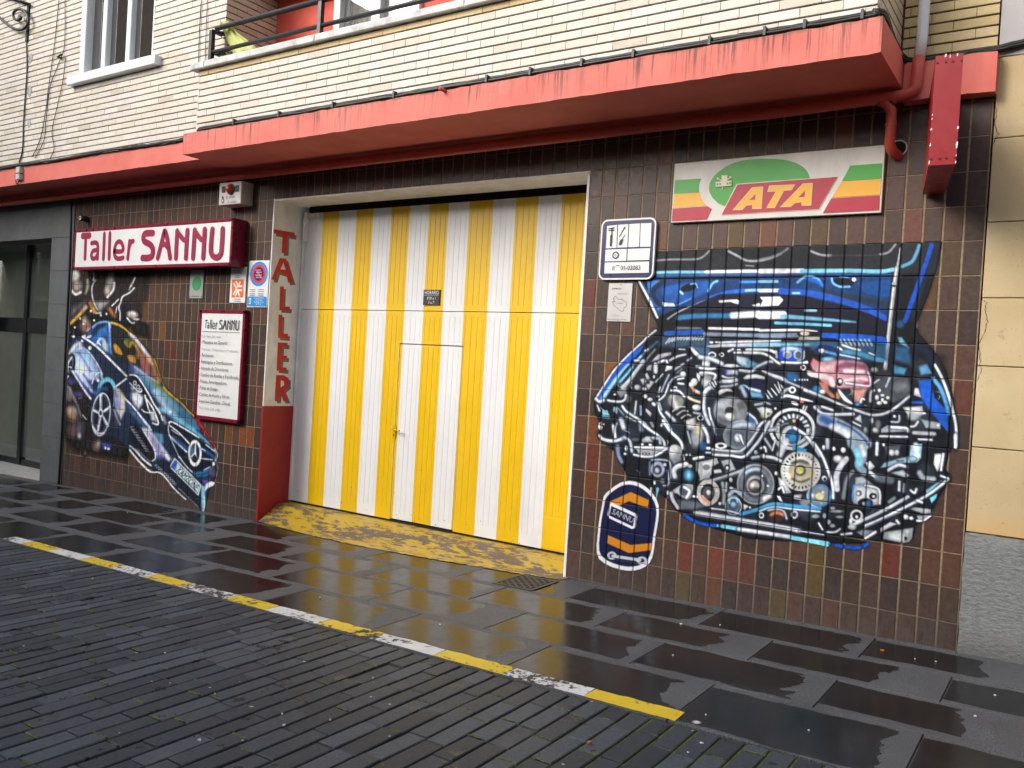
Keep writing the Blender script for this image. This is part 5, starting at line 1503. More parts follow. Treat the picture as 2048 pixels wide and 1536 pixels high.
def paint_skin(cv, name, label, cat, cols, rows, du, dv, mat_, xlim=None, cut=.015):
    """the paint film: follows each tile face and dips into the joints"""
    xs, xt, zs, zt = [], [], [], []
    g, h = .0064, .0032
    for ix in range(*cols):
        a, b = ix * CW + g, (ix + 1) * CW - g; n = max(2, round((b - a) / du))
        xs += [ix * CW - g * .6, ix * CW + g * .6]; xt += [0, 0]
        xs += list(np.linspace(a, b, n + 1)); xt += [1] * (n + 1)
    for r in range(*rows):
        a, b = ZR - RW * r - h, ZR - RW * (r + 1) + h; n = max(2, round((a - b) / dv))
        zs += [ZR - RW * r + h * .5, ZR - RW * r - h * .5]; zt += [0, 0]
        zs += list(np.linspace(a, b, n + 1)); zt += [1] * (n + 1)
    xs, xt, zs, zt = map(np.array, (xs, xt, zs, zt))
    if xlim is not None:
        kx = (xs > xlim[0]) & (xs < xlim[1]); xs, xt = xs[kx], xt[kx]
    X, Z = np.meshgrid(xs, zs, indexing='ij'); T = np.outer(xt, zt) > 0
    Y = np.where(T, -.0026, .0022)
    V = np.stack([X, Y, Z], -1).reshape(-1, 3)
    flat = V.copy(); flat[:, 1] = 0
    px = proj(flat); u = px[:, 0] - cv.x0 - .5; v = px[:, 1] - cv.y0 - .5
    ok = (u > 0) & (v > 0) & (u < cv.w - 2) & (v < cv.h - 2)
    ui = np.clip(u, 0, cv.w - 2); vi = np.clip(v, 0, cv.h - 2); i0 = ui.astype(int); j0 = vi.astype(int); fu, fv = (ui - i0)[:, None], (vi - j0)[:, None]
    A = np.concatenate([cv.c, cv.a[..., None]], -1)
    S = (A[j0, i0] * (1 - fu) + A[j0, i0 + 1] * fu) * (1 - fv) + (A[j0 + 1, i0] * (1 - fu) + A[j0 + 1, i0 + 1] * fu) * fv
    S[~ok] = 0
    al = S[:, 3].copy(); f = lambda q: np.where(q <= .04045, q / 12.92, ((q + .055) / 1.055) ** 2.4)
    rgb = f(np.clip(S[:, :3] / 255, 0, 1)) * 1.0
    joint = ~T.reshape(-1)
    rgb[joint] = rgb[joint] * .36 + .003                                  # paint colour darker in the joints
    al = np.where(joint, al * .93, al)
    nx, nz = len(xs), len(zs)
    idx = np.arange(nx * nz).reshape(nx, nz)
    q = np.stack([idx[:-1, :-1], idx[:-1, 1:], idx[1:, 1:], idx[1:, :-1]], -1).reshape(-1, 4)
    q = q[(al[q].max(1) > cut)]
    used, inv = np.unique(q, return_inverse=True)
    me = bpy.data.meshes.new(name)
    nv, nf = len(used), len(q)
    me.vertices.add(nv); me.vertices.foreach_set('co', V[used].astype(np.float32).ravel())
    me.loops.add(nf * 4); me.loops.foreach_set('vertex_index', inv.reshape(-1).astype(np.int32))
    me.polygons.add(nf); me.polygons.foreach_set('loop_start', np.arange(0, nf * 4, 4, dtype=np.int32)); me.polygons.foreach_set('loop_total', np.full(nf, 4, np.int32))
    me.update(calc_edges=True)
    at_ = me.color_attributes.new('paint', 'FLOAT_COLOR', 'POINT')
    at_.data.foreach_set('color', np.concatenate([rgb[used], al[used][:, None]], -1).astype(np.float32).ravel())
    me.materials.append(mat_)
    o = link(name, me); return tag(o, label, cat)

k = NT('sprayed_wall_paint'); p = k.pos()
at_n = k.n('ShaderNodeAttribute', attribute_name='paint')
k.l(k.mix(1.0, at_n.outputs['Color'], k.mix(k.ramp(k.noise(p, 45, 4), .3, .7), (.9, .9, .9, 1), (1.06, 1.06, 1.06, 1)), 'MULTIPLY'), k.b.inputs['Base Color'])
k.set(**{'Roughness': k.ramp(k.noise(p, 30, 3), .3, .7, .42, .6), 'Specular IOR Level': .18, 'Alpha': at_n.outputs['Alpha']})
k.bump(k.noise(p, 110, 3), .12, .003)
M_SPRAY = k.m
K_, D_, G1, G2, G3, W_ = (16, 18, 24), (38, 43, 52), (66, 72, 82), (116, 122, 132), (170, 176, 186), (228, 231, 236)
B1, B2, B3, B4, TE = (24, 58, 112), (24, 80, 182), (66, 146, 200), (140, 203, 228), (46, 98, 122)
# ---- open bonnet and engine on the right wall
cv = Canvas(1160, 462, 1960, 1170)
L, PG, EL = cv.line, cv.poly, cv.ell
HOOD = [(1296, 508), (1420, 498), (1520, 494), (1700, 488), (1884, 482), (1876, 530), (1856, 590), (1832, 650), (1838, 668), (1868, 700), (1892, 740), (1908, 800), (1914, 850), (1912, 886), (1898, 906), (1890, 936), (1900, 950),
        (1896, 966), (1880, 990), (1868, 1014), (1846, 1040), (1830, 1052), (1826, 1076), (1810, 1086), (1770, 1084), (1736, 1078), (1640, 1066), (1560, 1052), (1470, 1044), (1400, 1036), (1368, 1026), (1336, 1000), (1312, 980), (1290, 985), (1262, 970), (1244, 930), (1232, 905), (1212, 890),
        (1196, 868), (1200, 846), (1190, 826), (1188, 808), (1196, 790), (1216, 760), (1240, 730), (1268, 704), (1300, 672), (1316, 656), (1312, 640), (1286, 590), (1276, 560)]
PG(HOOD, (22, 25, 32), .35, 16); PG(HOOD, (20, 23, 30), 1, 2.2)
# bonnet
PG([(1300, 506), (1520, 494), (1700, 488), (1880, 484), (1870, 545), (1700, 548), (1310, 556)], (36, 39, 44), 1, 3)
A = cv.view(1160, 460, .2214)
PG([(690, 200), (1150, 180), (1120, 230), (900, 262), (690, 262)], (38, 40, 44), .9, 2)
L([(690, 275), (850, 266), (1050, 264), (1120, 236), (1168, 188)], 16, (158, 160, 165), .9, 2); L([(1340, 190), (1420, 232), (1500, 274), (1590, 280), (1700, 262), (1815, 214)], 20, (182, 184, 190), .95, 2.2)
PG([(1360, 175), (1780, 165), (1680, 245), (1520, 250)], (32, 34, 38), .9, 3)
L([(1500, 322), (1570, 326)], 14, (150, 152, 158), .8, 1.5)
L([(700, 384), (900, 380), (1150, 381)], 26, (124, 190, 216)); L([(1140, 381), (1350, 376), (1815, 370)], 32, W_); L([(700, 412), (1000, 406), (1340, 402), (1815, 400)], 26, (46, 92, 160), .9, 2)
PG([(600, 452), (1815, 440), (1815, 600), (1250, 640), (900, 700), (720, 780), (640, 640)], (27, 58, 108), 1, 2)
PG([(610, 460), (760, 458), (660, 520), (640, 600), (690, 670), (740, 700), (700, 740), (620, 620)], (58, 124, 196), .95, 3)
L([(745, 470), (665, 540), (670, 610), (712, 668)], 46, (22, 34, 58), .95, 3)
PG([(780, 510), (1150, 462), (1150, 560), (940, 640), (790, 650), (750, 590)], (36, 84, 158), .95, 4, 3)
EL(985, 520, 76, 34, (20, 26, 38), -16); L([(905, 556), (928, 576)], 20, (178, 214, 240)); L([(1000, 490), (1046, 486), (1062, 520)], 12, (122, 190, 232))
PG([(744, 652), (850, 662), (862, 690), (752, 692)], (206, 218, 236)); L([(880, 678), (1000, 622)], 14, (88, 146, 224)); L([(1000, 694), (1120, 640), (1240, 622)], 9, (190, 196, 205)); L([(790, 806), (880, 746), (1000, 690)], 12, (176, 184, 194))
L([(1160, 552), (1200, 482), (1242, 462)], 20, (112, 182, 226)); L([(1180, 612), (1350, 562), (1550, 546), (1815, 540)], 34, (38, 108, 212), 1, 2); L([(1500, 546), (1700, 540), (1815, 540)], 22, (160, 206, 238)); L([(1450, 470), (1780, 464)], 22, (70, 150, 226), .95, 2)
PG([(1260, 580), (1815, 575), (1815, 720), (1100, 740), (820, 840), (1000, 690)], (26, 30, 46), 1, 3)
PG([(1250, 636), (1420, 626), (1440, 642), (1430, 672), (1360, 650), (1260, 658)], W_); PG([(1655, 602), (1815, 600), (1815, 684), (1580, 692), (1552, 680), (1650, 652)], (222, 226, 232))
L([(890, 792), (1100, 776), (1400, 776)], 46, (52, 122, 172), .95, 4); L([(1380, 772), (1600, 760), (1815, 752)], 60, (222, 230, 238), .95, 4); L([(1750, 838), (1815, 840)], 24, (110, 186, 220))
PG([(870, 872), (1100, 880), (1100, 896), (860, 900)], G2, .9, 2); L([(1170, 888), (1500, 896), (1815, 906)], 24, W_); L([(780, 936), (950, 928), (1105, 922)], 44, (32, 86, 185)); L([(1130, 940), (1815, 958)], 34, (138, 156, 182), .9, 3)
L([(535, 465), (620, 622), (700, 790)], 22, (214, 220, 228)); L([(560, 470), (640, 610), (720, 770)], 12, (40, 74, 120)); L([(520, 470), (600, 640), (690, 820)], 16, (20, 26, 36))
B = cv.view(1520, 460, .2213)
L([(0, 268), (150, 232), (252, 168)], 20, (126, 130, 136), .9, 2); L([(462, 192), (556, 226), (640, 230)], 20, (172, 174, 180), .9, 2); L([(620, 230), (1000, 228), (1100, 216)], 8, (70, 72, 78), .9, 2); L([(1090, 220), (1165, 200), (1225, 130)], 18, (150, 152, 158), .9, 2)
L([(0, 372), (390, 370)], 42, W_); L([(380, 372), (800, 368), (1080, 376), (1205, 358)], 36, (118, 190, 216)); L([(0, 405), (400, 398), (1190, 402)], 16, (40, 82, 150), .9, 2)
L([(1284, 330), (1372, 288), (1412, 216), (1440, 140)], 30, (92, 158, 198), .95, 2.5)
PG([(0, 425), (1200, 420), (1200, 690), (1160, 800), (700, 690), (380, 580), (0, 560)], (24, 58, 106), 1, 2); PG([(540, 520), (880, 600), (1180, 650), (1170, 700), (860, 640), (560, 560)], (40, 50, 58), .9, 5)
L([(340, 474), (418, 420), (520, 440), (560, 500)], 22, (112, 184, 226), .95, 2); L([(430, 440), (520, 470), (560, 500)], 34, (30, 92, 196), .8, 4)
EL(755, 470, 96, 38, (18, 24, 36), 8); L([(650, 438), (662, 480), (722, 512), (810, 512)], 20, (112, 176, 238)); L([(720, 424), (800, 428)], 10, (112, 176, 238)); EL(850, 447, 19, 19, W_)
PG([(890, 480), (1190, 450), (1180, 600), (1080, 610), (920, 560)], (24, 76, 144), .95, 5)
L([(0, 466), (156, 466)], 26, (136, 200, 236)); L([(0, 548), (205, 545)], 34, (216, 232, 242)); L([(190, 556), (400, 566), (600, 602), (800, 656), (1000, 730), (1130, 800)], 56, (34, 82, 178), 1, 2); L([(300, 570), (356, 570)], 20, B4)
PG([(0, 600), (400, 600), (800, 690), (1150, 830), (1160, 960), (0, 940)], (24, 26, 42), 1, 3); PG([(0, 606), (180, 600), (212, 632), (170, 682), (0, 692), (26, 640)], W_)
L([(0, 770), (210, 768)], 72, (222, 232, 242), 1, 3); L([(200, 780), (500, 802), (862, 832)], 40, (112, 174, 210), .95, 3, taper=[1, .8, .35]); L([(140, 840), (400, 850), (640, 862)], 26, (102, 184, 218)); L([(412, 728), (506, 728)], 22, B4)
L([(0, 908), (350, 904), (520, 914)], 22, W_, taper=[1, 1, .3]); L([(0, 955), (340, 950)], 40, (130, 146, 170), .9, 3); L([(570, 952), (900, 966), (1145, 992)], 46, (26, 84, 189)); EL(402, 940, 66, 28, (34, 34, 34)); EL(405, 936, 42, 20, (206, 202, 176)); PG([(360, 965), (540, 965), (540, 1000), (340, 1000)], (176, 178, 176), .9, 2)
L([(1268, 150), (1244, 330), (1230, 430)], 34, (20, 22, 28)); L([(1268, 160), (1243, 330)], 18, (176, 180, 184), taper=[.5, 1]); L([(1228, 420), (1212, 520), (1160, 1000), (1136, 1250)], 66, (20, 24, 32), 1, 2); L([(1238, 340), (1210, 540), (1160, 980), (1132, 1250)], 34, (150, 154, 160)); L([(1234, 350), (1204, 540), (1154, 980), (1126, 1240)], 13, (226, 228, 230)); EL(1213, 486, 22, 18, (170, 172, 176)); EL(1213, 506, 18, 10, (20, 22, 28))
L([(1550, 138), (1500, 300), (1420, 520), (1312, 822)], 42, (26, 78, 184)); L([(1600, 140), (1540, 320), (1450, 560), (1370, 800)], 40, (26, 40, 56), .8, 4); EL(1265, 850, 40, 34, (40, 92, 140), 0, .8, 5)

# grey-blue underpainting of the engine bay
cv.view(0, 0, 1); ru = random.Random(3)
for i in range(150):
    x, y = ru.uniform(1225, 1880), ru.uniform(720, 1045)
    if cv.a[int(y - cv.y0), int(x - cv.x0)] < .95: continue
    EL(x, y, ru.uniform(8, 26), ru.uniform(6, 18), ru.choice([(52, 58, 68), (70, 77, 88), (44, 56, 76), (84, 90, 100), (30, 33, 40), (58, 72, 92)]), ru.uniform(0, 180), .30, 8)
L, PG, EL = airbrush(cv)
# left wing
V = cv.view(1180, 660, .13022)
L([(1012, 6), (870, 120), (820, 178), (620, 360), (390, 600), (200, 880), (84, 1068)], 30, (212, 218, 228))
PG([(830, 226), (620, 372), (520, 480), (390, 642), (220, 880), (112, 1060), (150, 1084), (200, 1030), (330, 860), (470, 680), (610, 500), (780, 330)], (26, 78, 177), 1, 1.5)
L([(600, 520), (480, 650), (370, 800), (280, 930), (170, 1090)], 50, (158, 208, 236), .95, 4, taper=[.5, 1, 1.2]); L([(96, 1060), (150, 1104), (210, 1080)], 44, W_)
L([(1036, 180), (880, 316), (740, 452), (560, 664), (400, 836)], 34, (58, 108, 138), .95, 3); L([(890, 298), (850, 322)], 28, (214, 226, 232)); L([(792, 398), (740, 452)], 30, (140, 204, 230)); L([(655, 570), (560, 690), (466, 796)], 30, (122, 200, 230), .95, 2); L([(690, 470), (760, 468)], 26, W_)
L([(820, 480), (700, 640), (606, 778), (500, 884)], 58, (204, 208, 214), 1, 2); L([(760, 520), (600, 720)], 14, (60, 64, 72)); L([(1000, 300), (880, 440), (840, 500)], 26, (150, 152, 156), .9, 3)
PG([(1040, 380), (1250, 340), (1250, 380), (1040, 460), (940, 490)], (188, 190, 196)); L([(1060, 500), (1140, 470), (1180, 480)], 36, W_); L([(1180, 470), (1190, 500)], 30, W_); L([(1230, 466), (1340, 410), (1470, 376)], 30, (190, 194, 200)); L([(1370, 296), (1460, 300)], 16, W_)
PG([(1520, 258), (1570, 250), (1640, 330), (1720, 410), (1790, 430), (1700, 440), (1600, 380)], W_); PG([(1560, 250), (1843, 270), (1843, 400), (1720, 400), (1640, 320)], (66, 96, 130), .9, 4)
PG([(1100, 110), (1843, 100), (1843, 260), (1520, 250), (1300, 270), (1060, 240)], (62, 92, 120), .85, 8)
for i in range(13): L([(1165 + i * 46, 205 - min(i, 4) * 14), (1225 + i * 44, 130 - min(i, 3) * 8)], 22, (218, 222, 226), .85, 1.6)
PG([(1730, 450), (1843, 440), (1843, 580), (1720, 560)], W_); L([(1640, 560), (1843, 590)], 34, W_); L([(1500, 470), (1560, 430)], 26, G3); L([(1440, 520), (1300, 610)], 26, G3); L([(1340, 660), (1410, 600)], 22, G2)
PG([(860, 620), (900, 560), (960, 520), (940, 620)], (188, 192, 198)); L([(1010, 530), (1010, 640)], 62, W_); PG([(1060, 620), (1190, 540), (1080, 620), (1060, 660)], G1); PG([(1180, 550), (1270, 560), (1260, 600), (1150, 640)], W_)
PG([(830, 680), (880, 660), (922, 740), (890, 775)], (196, 198, 208)); PG([(770, 760), (850, 740), (870, 790), (820, 850)], (188, 192, 200)); PG([(930, 770), (990, 800), (900, 920), (860, 850), (930, 840)], (206, 208, 214)); EL(842, 905, 36, 24, W_); EL(985, 720, 16, 26, W_)
EL(730, 880, 46, 44, (190, 194, 202)); L([(640, 800), (620, 860), (640, 890)], 18, G3); L([(1120, 680), (1010, 800)], 22, (200, 204, 210)); L([(1215, 690), (1150, 830), (1100, 950)], 26, G3); L([(1220, 810), (1150, 1000), (1060, 1080)], 26, W_); L([(1230, 810), (1290, 740), (1390, 706)], 24, G3); L([(1080, 880), (1050, 960)], 24, W_)
EL(1430, 680, 46, 46, (215, 220, 226)); L([(1350, 760), (1440, 740)], 24, W_); L([(1360, 820), (1440, 830)], 30, W_); L([(1280, 880), (1330, 880), (1330, 910)], 20, W_)
L([(280, 1080), (350, 1096), (480, 1100), (540, 1064), (556, 1000)], 34, (220, 224, 230)); EL(380, 988, 40, 36, K_); EL(384, 990, 20, 16, W_); EL(460, 850, 26, 22, G2, ring=10)
PG([(400, 950), (560, 860), (560, 960), (480, 1040)], (150, 154, 160), .8, 5)
PG([(160, 1174), (222, 1232), (266, 1230), (302, 1310), (200, 1300)], (132, 198, 224)); L([(116, 1160), (150, 1240)], 26, W_); PG([(370, 1180), (430, 1190), (420, 1290), (360, 1250)], (170, 206, 226), 1, 2); L([(420, 1190), (520, 1300)], 20, (120, 160, 180)); L([(200, 1320), (290, 1340)], 40, (110, 184, 210), .8, 5)
L([(500, 1170), (560, 1250), (700, 1340), (820, 1420), (930, 1536)], 38, W_); L([(560, 1330), (700, 1400)], 24, G3); L([(712, 1100), (690, 1290)], 28, (205, 208, 214)); L([(780, 1170), (785, 1300)], 34, (150, 176, 204), .95, 3); EL(600, 1060, 40, 56, (96, 98, 106), 20, .9, 4)
PG([(860, 1200), (952, 1280), (930, 1336), (860, 1250)], (190, 190, 196)); EL(850, 1020, 36, 32, W_); EL(925, 1068, 40, 28, W_); EL(985, 1140, 40, 28, W_, 30); L([(1040, 1120), (1080, 1260), (1160, 1380), (1250, 1536)], 34, W_); L([(1070, 1120), (1100, 1230)], 20, G3); EL(1050, 1020, 22, 18, W_)
PG([(1210, 1020), (1300, 990), (1400, 1030), (1440, 1110), (1400, 1190), (1330, 1230), (1230, 1150), (1200, 1090)], (120, 118, 120), 1, 4, 3); L([(1270, 1020), (1330, 1180)], 50, (206, 206, 208), .9, 7); EL(1390, 1080, 40, 50, (112, 124, 104), 0, .7, 7)
for i in range(5): L([(1270 + i * 34, 1250 + i * 26), (1370 + i * 30, 1180 + i * 30), (1460 + i * 22, 1180 + i * 34)], 20, [(200, 200, 204), (40, 38, 42)][i % 2], .95, 2.5)
L([(1180, 1270), (1300, 1390)], 44, (196, 198, 204), 1, 3); PG([(1450, 1390), (1620, 1340), (1640, 1536), (1500, 1536)], (196, 196, 198), .9, 5); PG([(1640, 1450), (1690, 1460), (1720, 1536), (1640, 1536)], (214, 206, 168), .9, 3)
L([(1250, 930), (1370, 940), (1450, 1020)], 34, W_); PG([(1540, 870), (1580, 860), (1620, 920), (1590, 960)], (196, 122, 70)); EL(1600, 800, 52, 60, W_, 20); EL(1560, 840, 40, 40, W_); PG([(1620, 910), (1700, 950), (1690, 990), (1610, 960)], (210, 206, 200)); L([(1500, 1030), (1600, 1080), (1700, 1110)], 40, (216, 204, 178), .95, 3)
PG([(1640, 660), (1840, 660), (1843, 720), (1690, 700), (1680, 800), (1640, 720)], W_); EL(1770, 810, 52, 84, (220, 222, 226)); L([(1810, 900), (1750, 980)], 60, W_); L([(1750, 1030), (1750, 1180), (1790, 1360), (1840, 1450)], 50, (180, 186, 194)); EL(1640, 1190, 70, 46, (210, 214, 220)); L([(1600, 1270), (1700, 1290)], 30, G3); EL(1700, 1350, 44, 34, (196, 200, 206), ring=14)
L([(150, 1440), (180, 1430)], 30, W_); EL(160, 1490, 36, 46, W_); EL(190, 1450, 40, 26, K_); EL(182, 1446, 9, 12, W_); EL(216, 1448, 10, 12, W_); L([(480, 1380), (520, 1500)], 70, (200, 204, 212), 1, 3); L([(350, 1450), (380, 1536)], 22, G3); L([(420, 1430), (390, 1520)], 20, G3); L([(780, 1460), (790, 1536)], 60, (140, 160, 184), .9, 5); L([(940, 1420), (970, 1480)], 40, G2); L([(1100, 1470), (1130, 1420)], 34, W_)

V = cv.view(1400, 660, .13022)
L([(300, 194), (600, 182), (1000, 172), (1240, 166)], 32, W_, taper=[1, 1, .6]); EL(176, 190, 32, 18, W_); EL(256, 188, 24, 15, W_); PG([(80, 250), (180, 226), (520, 214), (900, 200), (1240, 196), (1240, 250), (900, 262), (520, 262), (180, 270)], (206, 214, 226)); PG([(780, 205), (1280, 196), (1843, 190), (1843, 250), (1250, 250), (780, 260)], (124, 192, 222), .9, 6)
L([(130, 400), (150, 360), (200, 346), (240, 376), (230, 410), (190, 410)], 20, W_); EL(334, 380, 30, 26, W_, ring=14); PG([(540, 390), (740, 430), (750, 570), (640, 560), (540, 460)], (176, 198, 216), 1, 6); PG([(740, 450), (900, 520), (820, 575), (700, 570)], (92, 160, 200), .9, 5); L([(440, 330), (510, 296)], 30, W_); L([(530, 350), (640, 346)], 30, W_); L([(560, 304), (620, 304)], 20, W_)
L([(720, 308), (850, 306), (1000, 306), (1090, 318), (1140, 340)], 44, W_); L([(680, 350), (860, 352), (960, 360), (1060, 400), (1150, 470), (1230, 520)], 38, W_); L([(1000, 340), (1080, 360), (1130, 400)], 14, K_); L([(1170, 330), (1180, 420)], 34, (196, 198, 204), .9, 3)
L([(850, 580), (930, 540), (1050, 490), (1110, 490)], 36, (196, 202, 208), 1, 3)
PG([(1230, 300), (1300, 260), (1580, 280), (1612, 330), (1580, 460), (1500, 478), (1260, 466), (1210, 420)], (24, 66, 190), 1, 2, 3); PG([(1235, 300), (1300, 256), (1560, 276), (1580, 320), (1260, 330)], (176, 200, 236), .9, 5); EL(1344, 376, 70, 62, (210, 218, 232)); EL(1344, 386, 50, 42, (120, 126, 136)); EL(1510, 378, 76, 76, (196, 212, 236)); EL(1512, 384, 46, 54, (72, 80, 94)); L([(1600, 330), (1590, 440), (1500, 474)], 18, W_)
L([(1260, 496), (1500, 506), (1640, 498)], 34, W_); EL(1640, 494, 22, 22, W_); EL(1586, 578, 34, 34, W_, ring=18)
PG([(1740, 430), (1843, 500), (1843, 620), (1730, 610), (1700, 520)], (206, 120, 124), 1, 4); PG([(1640, 620), (1700, 640), (1843, 680), (1843, 740), (1700, 720), (1650, 680)], (226, 196, 200))
PG([(60, 470), (150, 470), (140, 560), (40, 550)], W_); L([(0, 580), (120, 600), (230, 590)], 40, W_); L([(0, 420), (150, 440), (260, 480), (340, 520)], 60, (196, 202, 210), 1, 3); PG([(350, 560), (400, 530), (560, 530), (620, 560), (480, 580)], W_, 1, 2)
PG([(300, 600), (600, 600), (600, 700), (560, 720), (340, 710)], (22, 24, 34)); PG([(380, 620), (590, 620), (580, 690), (400, 690)], (202, 210, 232), 1, 4); EL(380, 640, 40, 40, (24, 40, 120), 0, .9, 6); L([(350, 710), (430, 740), (540, 730)], 30, W_); L([(360, 790), (480, 790), (560, 770)], 54, (216, 218, 222)); L([(330, 870), (470, 860), (570, 830)], 34, G3); L([(270, 800), (340, 800)], 30, G2)
EL(100, 810, 72, 100, (206, 208, 212)); EL(130, 730, 70, 44, (130, 132, 136), 0, .9, 5); L([(10, 660), (140, 660), (240, 690), (220, 760)], 40, W_)
for i in range(3): L([(150 + i * 40, 830 - i * 20), (200 + i * 26, 905 - i * 34)], 24, W_)
L([(60, 990), (100, 930), (150, 890)], 60, W_); L([(70, 1020), (60, 1180), (90, 1320), (150, 1450)], 48, (200, 204, 210)); L([(140, 1200), (170, 1360), (240, 1520)], 30, W_); L([(620, 620), (780, 640), (840, 600)], 40, (200, 204, 214), 1, 3)
PG([(660, 740), (720, 690), (880, 680), (1000, 720), (990, 760), (860, 740), (700, 760)], W_); PG([(680, 770), (960, 760), (1000, 1000), (760, 900)], (24, 24, 56), 1, 5); PG([(750, 890), (930, 930), (970, 1040), (800, 1030), (760, 950)], (96, 156, 200), 1, 4); L([(760, 900), (920, 940)], 40, (206, 216, 230)); L([(610, 890), (670, 850), (730, 880)], 30, B4); L([(640, 880), (700, 1010)], 56, (170, 186, 206), 1, 4)
for i, (a, b, c_, d) in enumerate(((1010, 980, 1060, 1050), (1040, 930, 1110, 1030), (1100, 900, 1180, 1000), (1150, 840, 1220, 960), (1200, 800, 1240, 930), (1250, 850, 1280, 900))): L([(a, b), (c_, d)], 34, W_, taper=[.4, 1.1, .7])
L([(1270, 990), (1310, 930), (1380, 900)], 40, G3); EL(1420, 920, 42, 40, W_, ring=26)
L([(960, 630), (1100, 690), (1240, 740), (1330, 780)], 54, (214, 218, 226), 1, 2, taper=[.3, 1, 1]); L([(1330, 790), (1500, 860), (1620, 910)], 30, G3); L([(1610, 920), (1740, 970), (1843, 1010)], 46, W_); PG([(1340, 640), (1500, 680), (1520, 760), (1450, 800), (1330, 760)], (36, 92, 150), .9, 6)
EL(1460, 768, 12, 14, W_); 
for i in range(4): EL(1530 + i * 40, 765, 12, 14, W_)
EL(1790, 920, 60, 50, (40, 120, 176), 0, .9, 5)
EL(470, 1250, 260, 226, (104, 110, 118)); EL(470, 1250, 250, 216, (134, 140, 148), 0, .8, 14); PG([(250, 1090), (470, 1060), (470, 1170), (340, 1190), (240, 1230)], (172, 178, 186), .85, 8); PG([(560, 1130), (660, 1080), (710, 1200), (600, 1240)], (86, 88, 92), .9, 6); PG([(280, 1330), (600, 1390), (480, 1450), (280, 1440)], (70, 74, 82), .8, 9)
EL(470, 1250, 112, 104, (176, 182, 188), 0, .95, 4); EL(460, 1260, 82, 84, (66, 68, 74)); EL(460, 1330, 78, 60, (222, 224, 228), 0, 1, 3); EL(450, 1230, 60, 44, (40, 42, 48)); EL(540, 1260, 30, 60, (110, 112, 118), 0, .9, 4)
PG([(260, 960), (330, 910), (470, 900), (510, 950), (420, 940), (300, 1000)], W_)
EL(640, 1540, 210, 160, (150, 158, 168)); EL(650, 1560, 180, 130, (86, 94, 106), 0, .9, 8); L([(740, 1280), (840, 1360), (880, 1440)], 40, (206, 214, 224)); PG([(740, 1300), (860, 1400), (880, 1490), (700, 1430)], (60, 92, 140), .9, 5)
PG([(870, 1200), (960, 1180), (1100, 1210), (1120, 1260), (1080, 1320), (1000, 1360), (940, 1300)], (222, 226, 228), 1, 2); EL(980, 1310, 50, 50, (196, 204, 150), 0, .7, 6); EL(1050, 1288, 20, 20, K_); EL(1050, 1288, 9, 9, W_); L([(850, 1150), (960, 1130)], 36, G3); EL(1160, 1206, 18, 20, W_); L([(1000, 1110), (1080, 1140)], 24, G3)
L([(1260, 1040), (1330, 1010), (1440, 1030), (1560, 1060), (1730, 1100)], 44, W_, taper=[.6, 1, 1, .4]); PG([(1520, 1080), (1600, 1090), (1590, 1130), (1530, 1120)], (190, 100, 60)); EL(1460, 1130, 60, 26, W_, 20); L([(1600, 1170), (1580, 1230)], 22, W_); L([(1640, 1180), (1610, 1250)], 22, W_)
EL(1420, 1520, 330, 300, (206, 210, 216), ring=46); EL(1430, 1540, 240, 216, (190, 194, 200), ring=60); EL(1420, 1530, 270, 250, K_, ring=10)
for t in range(0, 9):
    a = math.radians(200 + t * 18); L([(1430 + 190 * math.cos(a), 1530 + 190 * math.sin(a)), (1430 + 246 * math.cos(a), 1530 + 236 * math.sin(a))], 24, W_); L([(1430 + 190 * math.cos(a + .16), 1530 + 190 * math.sin(a + .16)), (1430 + 246 * math.cos(a + .16), 1530 + 236 * math.sin(a + .16))], 16, K_)
EL(1445, 1395, 24, 26, (206, 140, 110)); L([(880, 1530), (940, 1440), (1000, 1400)], 30, W_); L([(980, 1536), (1020, 1450), (1080, 1400)], 26, W_); L([(1843, 1210), (1790, 1170)], 40, G3)

V = cv.view(1180, 840, .21016)
L([(94, 150), (120, 180), (200, 200), (280, 190), (330, 165)], 30, (206, 210, 216)); L([(330, 170), (380, 200), (400, 300)], 26, (176, 184, 194)); L([(225, 60), (240, 160)], 30, W_); L([(470, 10), (550, 80), (640, 140), (700, 200), (712, 240)], 24, W_); L([(700, 10), (760, 100), (860, 200), (885, 270)], 30, W_)
L([(430, 262), (590, 262), (740, 268)], 22, W_); L([(420, 330), (520, 350), (620, 340), (730, 275)], 20, W_); PG([(440, 270), (700, 275), (600, 335), (470, 335)], (160, 164, 170), .9, 2)
for i in range(4): EL(475 + i * 30, 320, 8, 7, K_)
PG([(490, 190), (540, 155), (590, 160), (600, 210), (500, 215)], (170, 174, 180), .9, 3); L([(600, 170), (660, 180), (670, 220)], 26, G3); EL(495, 232, 18, 12, W_); EL(575, 236, 16, 11, W_); EL(430, 185, 34, 16, (96, 98, 104), 0, .9, 3)
L([(265, 250), (270, 330), (300, 400)], 36, (130, 150, 190), .8, 4); EL(345, 270, 12, 28, W_); EL(338, 322, 16, 12, W_)
EL(810, 300, 66, 66, (206, 208, 212)); PG([(740, 350), (860, 320), (870, 380), (800, 420)], (140, 144, 152), .9, 6); L([(590, 380), (700, 380), (764, 410), (770, 550)], 16, G3); EL(645, 470, 66, 74, (150, 160, 182)); EL(645, 474, 40, 46, (52, 58, 74)); EL(640, 480, 22, 26, (196, 200, 210)); L([(570, 400), (570, 520)], 20, (110, 124, 150), .9, 3)
